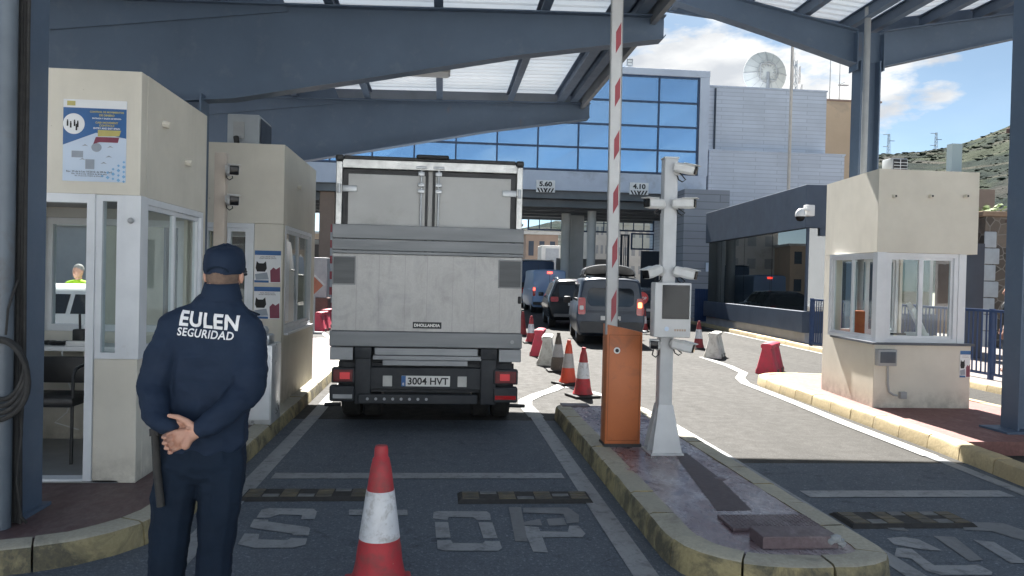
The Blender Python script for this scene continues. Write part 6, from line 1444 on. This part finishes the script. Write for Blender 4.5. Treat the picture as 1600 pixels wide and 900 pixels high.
for v in b.bm.verts: v.co += Vector((r.uniform(-1, 1), r.uniform(-1, 1), r.uniform(-1, 1))) * .005
b.build('broken_corner', pm('raw_concrete', (.34, .36, .37), (.24, .26, .27), 20, .9, bmp=.4), BLK, smooth=0)
b = MB()
b = MB(); q = gp(1125, 748, .165); b.lathe([(.045, .1635), (.045, .168), (.03, .171), (.001, .171)], (q.x, q.y, 0), 16); tag(b.build('bolt_cover', PLM), 'small round cover on the middle island beyond the checker plate', 'cover')
q = gp(898, 632, .165); b = MB(); b.box(q.x - .18, q.x + .16, q.y - .16, q.y + .04, .1645, .176, 0, .003); tag(b.build('far_plate', PLM, smooth=0), 'small brown plate at the far tip of the middle island', 'cover plate')
# ================================================================== CONES
CONER = pm('cone_red', (.48, .035, .045), (.36, .03, .04), 5, .5, .7, dirt=(.20, .06, .055), dscale=9, dlo=.47, dhi=.70, bmp=.1, bscale=60)
CONEO = pm('cone_orange', (.60, .07, .03), (.50, .06, .03), 5, .45, .6, dirt=(.3, .08, .05), dscale=7, dlo=.55, dhi=.75)
CONEB = pm('cone_grimy', (.13, .105, .085), (.09, .075, .065), 6, .7, dirt=(.2, .17, .14), dscale=8)
CONEDR = pm('cone_dull_red', (.28, .035, .04), (.2, .03, .035), 6, .6)
BANDW = pm('reflective_band', (.70, .71, .74), (.58, .59, .62), 9, .3, .45, dirt=(.34, .33, .32), dscale=11, dlo=.52, dhi=.68)
BANDG = pm('dirty_band', (.42, .42, .42), (.30, .30, .30), 9, .5)
def cone(label, p, body=CONER, band=BANDW, h=.72, base=RUBBER, rz=0.0, skirt=True, bw=.20, group='traffic cones'):
    T = thing('traffic_cone', label, 'traffic cone', (p[0], p[1], .005), rz, group); k = h / .72
    b = MB(); N = 36
    prof = [(.150, .045), (.142, .06), (.125, .10), (.112, .16), (.106, .22)] if skirt else [(.135, .035), (.125, .22)]
    prof += [(.098 if skirt else .11, .26), (.052, .60), (.040, .655), (.034, .66), (.033, .70), (.029, .715), (.012, .716)]
    b.lathe([(r * k, z * k) for r, z in prof], (0, 0, 0), N); b.build('cone_body', body, T, world=False, smooth=50)
    b = MB(); z0, z1 = .268, .50; f = lambda z: .098 + (.052 - .098) * (z - .26) / (.34) if skirt else .11 + (.052 - .11) * (z - .26) / .34
    b.lathe([((f(z0) - .001) * k, z0 * k), ((f(z0) + .0025) * k, z0 * k), ((f(z1) + .0025) * k, z1 * k), ((f(z1) - .001) * k, z1 * k)], (0, 0, 0), N, caps=False); b.build('reflective_band', band, T, world=False, smooth=50)
    b = MB(); s = bw * k; b.box(-s, s, -s, s, 0, .034 * k, 0, .01); b.build('base', base, T, world=False, smooth=0)
    return T
C0 = cone('nearest red cone with a white band, standing in the middle of the lane', (-.30, 4.14), CONER, BANDW, .79, CONER, .1, True, .165)
b = MB()
for i in range(6):
    a = -1.05 + .05 * (i % 3); z = .12 + .028 * i; r = .128 - .02 * i / 6 - (z - .1) * .05; b.ball((r * math.cos(a), r * math.sin(a), z), .012, (.6, .4, 1.6), 1)
b.build('paint_scuff', pm('scuff_tan', (.4, .3, .2), None, 20, .8), C0, world=False)
for lab, p, kw in (('red cone just beyond the far tip of the middle island', (2.08, 11.0), dict(rz=.3)), ('orange cone second beyond the island tip, with a tattered base', (2.08, 12.3), dict(body=CONEO, band=BANDG, rz=.5)),
                   ('grimy brown cone with a grey band beyond the orange cone', (2.17, 14.0), dict(body=CONEB, band=BANDG, skirt=False)), ('bright red cone close to the right of the truck', (2.38, 20.1), {}),
                   ('dull red cone peeping out behind the truck edge', (2.42, 22.6), dict(body=CONEDR, band=CONEDR)), ('red cone right of the grey van below the stop disc', (6.9, 25.6), dict(body=CONEDR)), ('red cone beside the white barrier block on the right lane', (6.58, 19.1), dict(body=CONEDR))): cone(lab, p, **kw)
b = MB(); q = gp(884, 601); b.prism([(q.x - .1, q.y - .1, .04), (q.x + .02, q.y - .14, .03), (q.x - .03, q.y - .03, .16)], (.02, .05, 0)); tag(b.build('torn_flap', CONEO, smooth=0), 'torn orange scrap at the foot of the orange cone', 'scrap')
# ================================================================== WATER BARRIERS
PLW = pm('barrier_plastic_white', (.66, .66, .62), (.56, .56, .52), 3, .5, dirt=(.30, .28, .24), dscale=6, dlo=.48, dhi=.70)
PLR = pm('barrier_plastic_red', (.50, .035, .075), (.40, .03, .06), 3, .45, dirt=(.22, .06, .07), dscale=6, dlo=.48, dhi=.72)
def barrier(label, p, rz, mat, L=1.0, end=None):
    """moulded traffic barrier: splayed foot, narrow neck, flanged top with a coupling and a fork-lift slot"""
    T = thing('plastic_barrier', label, 'barrier', (p[0], p[1], .005), rz, 'plastic road barriers'); l = L / 2
    b = MB(); prof = [(.24, 0), (.24, .07), (.21, .12), (.12, .44), (.10, .52), (.13, .54), (.13, .60), (.09, .62)]
    rings = []
    for x, k in ((-l, .92), (-l + .03, 1.0), (-.16, 1.0), (-.13, .9), (.13, .9), (.16, 1.0), (l - .03, 1.0), (l, .92)):
        rings.append([Vector((x, -w * k, z)) for w, z in prof] + [Vector((x, w * k, z)) for w, z in reversed(prof)])
    b.loft(rings, 0); b.build('shell', mat, T, world=False, smooth=30)
    for s in (-1, 1): b = MB(); b.box(s * .25 - .09, s * .25 + .09, -.243, .243, .0, .09); b.build('fork_slot', BLACK, T, world=False, smooth=0)
    b = MB(); b.cyl((l + .02, 0, .18), (l + .02, 0, .58), .045, n=12); b.box(l - .01, l + .02, -.03, .03, .2, .55); b.build('coupling', end or mat, T, world=False)
    T.scale = (.85, .80, .92)
    return T
barrier('white plastic barrier between the grimy cone and the red barrier', (2.15, 15.3), R(80), PLW)
barrier('red and white plastic barrier beyond the white one near the truck', (2.23, 17.1), R(78), PLR, end=PLW)
barrier('white plastic barrier standing on the right lane beside a cone', (6.28, 17.1), R(62), PLW)
barrier('red plastic barrier at the tip of the right island', (6.36, 14.3), R(55), PLR)
for i, (x, y, lab) in enumerate(((-3.52, 23.2, 'nearest of the red barriers left of the truck'), (-3.62, 25.0, 'middle red barrier left of the truck'), (-3.8, 26.9, 'farthest red barrier left of the truck'))): barrier(lab, (x, y), R(84), PLR)
# ================================================================== SIGNS
ST = thing('stop_sign', 'red round stop disc on a thin post right of the grey van', 'sign', (6.64, 25, .005)); c = yp(1003, 466, 25); r = .21
b = MB(); b.cyl((c.x, 25.02, 0), (c.x, 25.02, c.z), .025, n=10); b.lathe([(.22, 0), (.2, .05), (.03, .07)], (c.x, 25.02, 0)); b.build('post', GREYP, ST)
b = MB(); b.cyl((c.x, 24.98, c.z), (c.x, 25.0, c.z), r, n=32); b.build('disc', pm('stop_red', (.62, .035, .04), None, 6, .35), ST)
lettering('STOP', .2, (c.x, 24.976, c.z), WHITE, ST, width=.30, height=.10, bold=.004)
DS = thing('diamond_sign', 'orange diamond warning sign with white border left of the truck', 'sign', (-3.6, 22, .005)); c = yp(491, 446, 22)
b = MB(); b.cyl((c.x, 22.04, 0), (c.x, 22.04, c.z), .03, n=10); b.box(c.x - .25, c.x + .25, 21.95, 22.15, .005, .06); b.build('post', GREYP, DS)
def dia(w, y0, y1, m, n, par): b = MB(); b.prism([(c.x - w, y0, c.z), (c.x, y0, c.z - w), (c.x + w, y0, c.z), (c.x, y0, c.z + w)], (0, y1 - y0, 0)); return b.build(n, m, par, smooth=0)
dia(.30, 22.0, 22.02, GREYP, 'border', DS); dia(.245, 21.995, 21.9995, pm('dull_orange', (.36, .12, .07), None, 6, .5), 'panel', DS)
SG = tag(MB().box(yp(1120, 411, 33.55).x - .5, yp(1120, 411, 33.55).x + .0, 33.5, 33.59, 2.2, 2.6).build('notice_plate', PPALE, smooth=0), 'small pale notice on the slatted wing wall', 'notice')
# ================================================================== PEOPLE
_ico = bmesh.new(); bmesh.ops.create_icosphere(_ico, subdivisions=2, radius=1.0); ICO = [v.co.copy() for v in _ico.verts]; _ico.free()
def blob(chains, voxel=.008, smooth=6, wrinkle=0.0, wscale=9.0, seed=0.0):
    """one continuous skin grown round tapered limbs: chains of (centre, radius, scale)"""
    bm = bmesh.new()
    def pts(e):
        c, r = Vector(e[0]), e[1]; s = e[2] if len(e) > 2 else (1, 1, 1)
        return [c + Vector((p.x * r * s[0], p.y * r * s[1], p.z * r * s[2])) for p in ICO]
    for ch in chains:
        prs = list(zip(ch, ch[1:])) if len(ch) > 1 else [(ch[0], ch[0])]
        for a, c in prs:
            vs = [bm.verts.new(p) for p in pts(a)] + ([bm.verts.new(p) for p in pts(c)] if c is not a else [])
            res = bmesh.ops.convex_hull(bm, input=vs)
            bmesh.ops.delete(bm, geom=list({g for g in res['geom_interior'] if isinstance(g, bmesh.types.BMVert)}), context='VERTS')
    loose = [v for v in bm.verts if not v.link_faces]
    bmesh.ops.delete(bm, geom=loose, context='VERTS'); bmesh.ops.recalc_face_normals(bm, faces=bm.faces)
    me = bpy.data.meshes.new('blob'); bm.to_mesh(me); bm.free()
    o = bpy.data.objects.new('blob', me); COL.objects.link(o)
    m = o.modifiers.new('r', 'REMESH'); m.mode = 'VOXEL'; m.voxel_size = voxel
    if smooth: m2 = o.modifiers.new('s', 'SMOOTH'); m2.iterations = smooth; m2.factor = .5
    dg = bpy.context.evaluated_depsgraph_get(); dg.update()
    out = bpy.data.meshes.new_from_object(o.evaluated_get(dg)); bpy.data.objects.remove(o); bpy.data.meshes.remove(me)
    if wrinkle:
        ns = [v.normal.copy() for v in out.vertices]
        for v, n in zip(out.vertices, ns):
            p = v.co; q = Vector((p.x * .55 + seed, p.y * .55, p.z * 1.5)) * wscale
            f = noise.fractal(q, .9, 2.1, 4) ; g_ = 1 - abs(noise.noise(Vector((p.x * 5 + p.z * 9, p.y * 5, p.z * 6 - p.x * 4 + seed)))) * 2
            v.co = p + n * wrinkle * (f * .8 + g_ * .5)
    out.materials.clear(); return out
def skinobj(name, me, mat, parent, off):
    for v in me.vertices: v.co -= Vector(off)
    me.materials.append(mat); return link(name, me, parent, 180)
SKIN = pm('skin', (.52, .30, .22), (.45, .24, .175), 14, .5, .6, bmp=.08, bscale=120)
HAIR = pm('dark_hair', (.035, .026, .02), (.055, .042, .033), 60, .8, bmp=.3, bscale=160)
NAVYC = pm('navy_uniform', (.015, .028, .056), (.011, .021, .044), 5, .75, .9, bmp=.25, bscale=380, spec=.25)
NAVYT = pm('navy_trousers', (.011, .021, .040), (.008, .015, .029), 5, .8, .95, bmp=.25, bscale=380, spec=.2)
SHOE = pm('black_leather', (.012, .012, .013), None, 8, .35)
LETW = pm('white_print', (.74, .75, .77), (.66, .67, .69), 30, .6)
def hand(side, wrist, palm, fdir, up, nrm, curl, spread=.021, L=.085, k=1.0):
    """palm and five fingers as chains; fdir towards the fingertips, up towards the thumb, nrm out of the palm"""
    w, p, f, u, n = (Vector(v) for v in (wrist, palm, fdir, up, nrm)); f.normalize(); u.normalize(); n.normalize(); ch = []
    kn = p + f * .035
    ch.append([(w, .026, (1, 1, 1)), (p - f * .02, .031, (1, .85, 1)), (p + f * .012, .030, (1, .75, 1.1))])
    for i in range(4):
        ch.append([(p - f * .015 + u * .012 * (1.5 - i), .020), (kn + u * spread * (1.5 - i), .0108)])
        q = kn + u * spread * (1.5 - i); ln = L * (.95, 1.05, 1.0, .78)[i]; seq = [(q, .0102)]; a = 0
        for j, fr in enumerate((.45, .32, .23)):
            a += curl[j]; d = f * math.cos(a) + n * math.sin(a); q = q + d * ln * fr; seq.append((q, (.0092, .0086, .0076)[j]))
        ch.append(seq)
    return ch
GO = Vector((-1.06, 3.46, 0.0))
GD = thing('person', 'security guard in navy cap and uniform seen from behind, hands clasped behind his back', 'person', GO)
body = [[((-.952, 3.480, 1.695), .10, (.70, .92, .93)), ((-.950, 3.505, 1.655), .07, (.85, 1.0, .9))], [((-.955, 3.455, 1.66), .060), ((-.965, 3.452, 1.54), .066)],
        [((-.950, 3.585, 1.70), .013), ((-.950, 3.60, 1.675), .014)],
        [((-1.027, 3.470, 1.676), .021, (.55, .8, 1.4))], [((-.877, 3.470, 1.676), .021, (.55, .8, 1.4))],
        [((-.965, 3.475, 1.48), .075, (1.3, .8, .7)), ((-.985, 3.485, 1.34), .115, (1.15, .6, .9)), ((-1.02, 3.485, 1.0), .11, (1.15, .6, 1))],
        [((-1.14, 3.455, 1.45), .055), ((-1.212, 3.40, 1.20), .042), ((-1.14, 3.283, 1.062), .030)], [((-.845, 3.455, 1.45), .055), ((-.818, 3.39, 1.20), .042), ((-.975, 3.28, 1.042), .030)],
        [((-1.1, 3.478, .90), .072), ((-1.162, 3.47, .50), .06), ((-1.19, 3.48, .09), .042), ((-1.20, 3.56, .045), .036)], [((-.96, 3.478, .90), .072), ((-.965, 3.47, .50), .06), ((-.99, 3.48, .09), .042), ((-.98, 3.56, .045), .036)]]
# right hand: palm open to the rear, thumb laid upwards, fingers hooked round the other wrist
body += hand(1, (-.985, 3.277, 1.040), (-1.045, 3.262, 1.010), (-1, .06, -.30), (-.28, 0, 1), (0, -1, -.1), (.75, .95, .75), .0228, .078)
body += [[((-1.005, 3.265, 1.050), .021), ((-1.030, 3.258, 1.080), .0135), ((-1.066, 3.256, 1.098), .0115), ((-1.100, 3.258, 1.103), .0085)]]
body += [[((-1.02, 3.250, 1.012), .020), ((-1.03, 3.246, .985), .021)]]
# left hand: closed round the right wrist from the far side
body += hand(-1, (-1.13, 3.283, 1.060), (-1.085, 3.300, 1.045), (1, .1, -.1), (0, -.5, 1), (0, -1, -.3), (.5, .8, .6), .0225, .075)
skinobj('body', blob(body, .0037, 2), SKIN, GD, GO)
jk = [[((-.960, 3.458, 1.592), .082, (1, .90, .35)), ((-.964, 3.460, 1.555), .105, (1.05, .85, .4)), ((-.968, 3.460, 1.50), .125, (1.1, .85, .5))],
      [((-.966, 3.46, 1.545), .085, (1.15, .9, .42)), ((-1.140, 3.458, 1.442), .086, (.95, .95, .95))], [((-.966, 3.46, 1.545), .085, (1.15, .9, .42)), ((-.856, 3.458, 1.440), .084, (.95, .95, .95))],
      [((-1.140, 3.458, 1.442), .083), ((-.985, 3.472, 1.34), .15, (1.28, .86, .9)), ((-.856, 3.458, 1.440), .082)],
      [((-.985, 3.472, 1.36), .15, (1.30, .86, 1)), ((-1.008, 3.475, 1.14), .145, (1.28, .86, 1)), ((-1.025, 3.475, 1.0), .14, (1.32, .95, .7)), ((-1.028, 3.475, .955), .14, (1.40, .98, .55))],
      [((-1.144, 3.455, 1.435), .082), ((-1.188, 3.43, 1.31), .077), ((-1.218, 3.40, 1.195), .066), ((-1.180, 3.335, 1.115), .058), ((-1.128, 3.283, 1.064), .044), ((-1.112, 3.288, 1.058), .043)],
      [((-.852, 3.455, 1.435), .080), ((-.828, 3.43, 1.31), .077), ((-.813, 3.39, 1.195), .067), ((-.885, 3.325, 1.115), .060), ((-.972, 3.284, 1.050), .044)]]
JM = blob(jk, .0075, 5, .013, 7.0, 2.0); JK = skinobj('jacket', JM, NAVYC, GD, GO)
col_ = MB(); N = 32
col_.loft([[Vector((-.957 + rx * math.cos(2 * math.pi * k / N), 3.458 + ry * math.sin(2 * math.pi * k / N), z + .008 * math.sin(2 * math.pi * k / N))) for k in range(N)] for rx, ry, z in ((.090, .084, 1.580), (.079, .078, 1.62), (.0705, .073, 1.650), (.0665, .069, 1.652), (.065, .067, 1.60))], 0, caps=False)
col_.build('collar', NAVYC, JK, smooth=60)
tr = [[((-1.03, 3.475, .955), .145, (1.24, .86, .5)), ((-1.032, 3.475, .87), .15, (1.30, .88, .75))], [((-1.115, 3.474, .86), .108), ((-1.145, 3.472, .70), .094), ((-1.165, 3.47, .48), .079), ((-1.182, 3.478, .28), .076), ((-1.192, 3.48, .055), .072)],
      [((-.95, 3.474, .86), .108), ((-.948, 3.472, .70), .094), ((-.965, 3.47, .48), .077), ((-.976, 3.478, .28), .074), ((-.99, 3.48, .055), .070)]]
skinobj('trousers', blob(tr, .0075, 4, .008, 8.0, 5.0), NAVYT, GD, GO)
for x in (-1.197, -.985): skinobj('shoe', blob([[((x, 3.46, .045), .048, (.9, 1, .9)), ((x - .01, 3.60, .035), .042, (1, 1.2, .75))]], .006, 3), SHOE, GD, GO)
b = MB(); N = 40; rings = []
for rx, ry, z in ((.0815, .102, 1.694), (.0865, .107, 1.708), (.087, .108, 1.735), (.083, .103, 1.770), (.071, .089, 1.796), (.045, .058, 1.810), (.018, .024, 1.815)):
    rings.append([Vector((-.952 + rx * math.cos(2 * math.pi * k / N), 3.482 + ry * math.sin(2 * math.pi * k / N), z + .010 * math.sin(2 * math.pi * k / N) + .0016 * math.sin(6 * 2 * math.pi * k / N))) for k in range(N)])
b.loft(rings, 0); CAP = b.build('cap', NAVYC, GD, smooth=60)
b = MB(); b.prism([(-.952 + .074 * math.cos(a), 3.565 + .105 * math.sin(a), 1.690 - .012 * math.sin(a)) for a in [math.pi * k / 16 for k in range(17)]], (0, 0, .006)); b.build('brim', NAVYC, CAP)
b = MB(); b.ball((-.952, 3.482, 1.815), .009, (1, 1, .6)); b.build('button', NAVYC, CAP)
b = MB(); b.tube([(-.952 + .045 * math.cos(a), 3.482 - .105 - .004 * math.sin(a), 1.695 + .022 * math.sin(a)) for a in [math.pi * k / 14 for k in range(15)]], .004, 6); b.build('strap', NAVYT, CAP)
b = MB(); rings = []
for rx, ry, z in ((.060, .072, 1.625), (.068, .086, 1.65), (.0725, .096, 1.68), (.0735, .099, 1.70)): rings.append([Vector((-.952 + rx * math.cos(a), 3.475 + ry * math.sin(a), z)) for a in [R(195) + R(150) * k / 20 for k in range(21)]])
b.loft(rings, 0, caps=False, closed=False); b.build('hair', pm('cropped_hair', (.17, .115, .088), (.11, .075, .06), 30, .8, bmp=.3, bscale=200), GD, smooth=60)
b = MB()
for s in (-1, 1): b.tube([(-.952 + s * .077, 3.475, 1.692), (-.952 + s * .078, 3.55, 1.70), (-.952 + s * .066, 3.585, 1.705)], .0042, 6); b.box(-.952 + s * .038 - .03, -.952 + s * .038 + .03, 3.585, 3.595, 1.683, 1.718, 0, .004)
b.build('sunglasses', BLACK, GD)
# shoulder tab and jacket lettering laid on the cloth
bv = None
def on_cloth(txt, px0, px1, pyl, pyr, hpx, bold, space=1.0):
    global bv
    if bv is None:
        bmx = bmesh.new(); bmx.from_mesh(JM); bv = BVHTree.FromBMesh(bmx); bmx.free()
    me = text_mesh(txt, 1.0, bold, 0.0, 'CENTER', 0.0, space)
    bmx = bmesh.new(); bmx.from_mesh(me)
    for it in range(4):
        lg = [e for e in bmx.edges if e.calc_length() > .10]
        if not lg: break
        bmesh.ops.subdivide_edges(bmx, edges=lg, cuts=1); bmesh.ops.triangulate(bmx, faces=[f for f in bmx.faces if len(f.verts) > 4])
    xs = [v.co.x for v in bmx.verts]; ys = [v.co.y for v in bmx.verts]; x0, x1, y0, y1 = min(xs), max(xs), min(ys), max(ys)
    A = yp(px0, pyl, 3.33); Bq = yp(px1, pyr, 3.33); rt = (Bq - A); up = Vector((-rt.z, 0, rt.x)).normalized(); hh = hpx / FPX * 3.33
    for v in bmx.verts:
        u = (v.co.x - x0) / (x1 - x0); w = (v.co.y - (y0 + y1) / 2) / (y1 - y0); p = A + rt * u + up * hh * w
        hit = bv.ray_cast(Vector((p.x, 2.8, p.z)) - GO, Vector((0, 1, 0)))[0]
        v.co = (hit if hit else p - GO) + Vector((0, -.0035, 0))
    bmx.normal_update(); bmx.to_mesh(me); bmx.free(); me.materials.clear(); me.materials.append(LETW)
    return link('lettering', me, JK, 0)
on_cloth('EULEN', 275, 368.5, 497.5, 506.5, 24, .032, 1.08)
on_cloth('SEGURIDAD', 272, 361.5, 518.5, 526.5, 12.5, .020, 1.08)
b = MB(); m = Matrix.Translation((-.845, 3.455, 1.532)) @ Matrix.Rotation(R(22), 4, 'Y'); b.box(-.06, .055, -.024, .024, -.003, .004, 0, .003, m); b.build('shoulder_tab', NAVYT, JK)
BT = thing('baton', 'long black baton hanging at the guard\'s left hip', 'baton', (-1.18, 3.36, .70))
b = MB(); b.tube([(-1.222, 3.43, 1.17), (-1.200, 3.385, 1.02), (-1.182, 3.365, .85), (-1.160, 3.355, .70)], .0165, 12); b.build('shaft', RUBBER, BT)
b = MB(); b.tube([(-1.199, 3.383, 1.01), (-1.168, 3.36, 1.01)], .013, 8); b.tube([(-1.2005, 3.386, 1.025), (-1.197, 3.381, .995)], .023, 12); b.build('side_handle', RUBBER, BT)
# ---- simple standing figures further away
def figure(label, loc, rz, shirt, trousers, hair, h=1.75, group=None, name='person', vest=None, hat=None):
    T = thing(name, label, 'person', loc, rz, group); k = h / 1.75; S_ = lambda chs: [[((p[0] * k, p[1] * k, p[2] * k), r * k, *s) for p, r, *s in c] for c in chs]
    bd = [[((0, 0, 1.64), .10, (.78, .98, 1.05)), ((0, .03, 1.57), .06)], [((0, -.01, 1.56), .055), ((0, -.01, 1.44), .06)], [((0, .10, 1.63), .013), ((0, .112, 1.60), .014)], [((-.08, 0, 1.63), .016, (.5, .8, 1.5))], [((.08, 0, 1.63), .016, (.5, .8, 1.5))],
          [((0, 0, 1.36), .12, (1.25, .75, 1)), ((0, 0, .95), .11, (1.25, .8, 1))]]
    for s in (-1, 1):
        bd += [[((s * .17, 0, 1.40), .052), ((s * .235, -.02, 1.13), .04), ((s * .22, .07, .90), .030)], [((s * .09, 0, .90), .09), ((s * .1, 0, .48), .055), ((s * .1, -.02, .08), .04), ((s * .11, .09, .04), .034)]]
        bd += hand(s, (s * .22, .07, .90), (s * .218, .085, .845), (0, .2, -1), (0, 1, .2), (-s, 0, 0), (.3, .3, .3), .019, .075)
    skinobj('body', blob(S_(bd), .009, 3), SKIN, T, (0, 0, 0))
    sh = [[((0, 0, 1.46), .07, (1.2, .9, .6)), ((-.16, 0, 1.40), .075)], [((0, 0, 1.46), .07, (1.2, .9, .6)), ((.16, 0, 1.40), .075)], [((-.16, 0, 1.40), .073), ((0, .01, 1.3), .14, (1.2, .86, 1)), ((.16, 0, 1.40), .073)], [((0, .01, 1.3), .14, (1.25, .9, 1)), ((0, .01, .95), .135, (1.3, .95, .8))]]
    for s in (-1, 1): sh.append([((s * .17, 0, 1.40), .068), ((s * .235, -.02, 1.13), .056), ((s * .225, .05, .95), .044)])
    skinobj('shirt', blob(S_(sh), .012, 4, .006), shirt, T, (0, 0, 0))
    tr = [[((0, 0, .93), .13, (1.25, .9, .7)), ((0, 0, .85), .13, (1.25, .9, .8))]]
    for s in (-1, 1): tr.append([((s * .09, 0, .84), .10), ((s * .1, 0, .48), .075), ((s * .1, -.01, .06), .068)])
    skinobj('trousers', blob(S_(tr), .012, 4, .006), trousers, T, (0, 0, 0))
    skinobj('hair', blob(S_([[((0, -.012, 1.672), .10, (.80, .98, .92))]]), .008, 2), hair, T, (0, 0, 0)) if hat is None else skinobj('cap', blob(S_([[((0, 0, 1.70), .10, (.86, 1.03, .62))]]), .008, 2), hat, T, (0, 0, 0))
    return T
HIVIS = pm('hi_vis_yellow', (.42, .70, .03), (.36, .62, .02), 6, .7)
q = yp(122, 436, 13.6)
M1 = figure('man in a bright yellow hi vis top standing behind the white car', (q.x, 13.6, 0.0), R(165), HIVIS, NAVYT, pm('grey_hair', (.3, .29, .28), None, 40, .8), 1.76)
b = MB()
for z in (1.02, 1.18): b.loft([[Vector((.19 * math.cos(a), .145 * math.sin(a), z + dz)) for a in [2 * math.pi * k / 24 for k in range(24)]] for dz in (0, .05)], 0, caps=False)
b.build('reflective_band', BANDW, M1, world=False)
figure('person in a dark top walking beyond the blue railing, farther one', (yp(1577, 450, 13.9).x, 13.9, .113), R(60), BLACK, NAVYT, HAIR, 1.66)
figure('person in a pale top beyond the blue railing, nearer the blue column', (yp(1586, 460, 13.0).x, 13.0, .113), R(80), pm('pale_pink_shirt', (.5, .38, .35), None, 4, .8), BLACK, HAIR, 1.58)
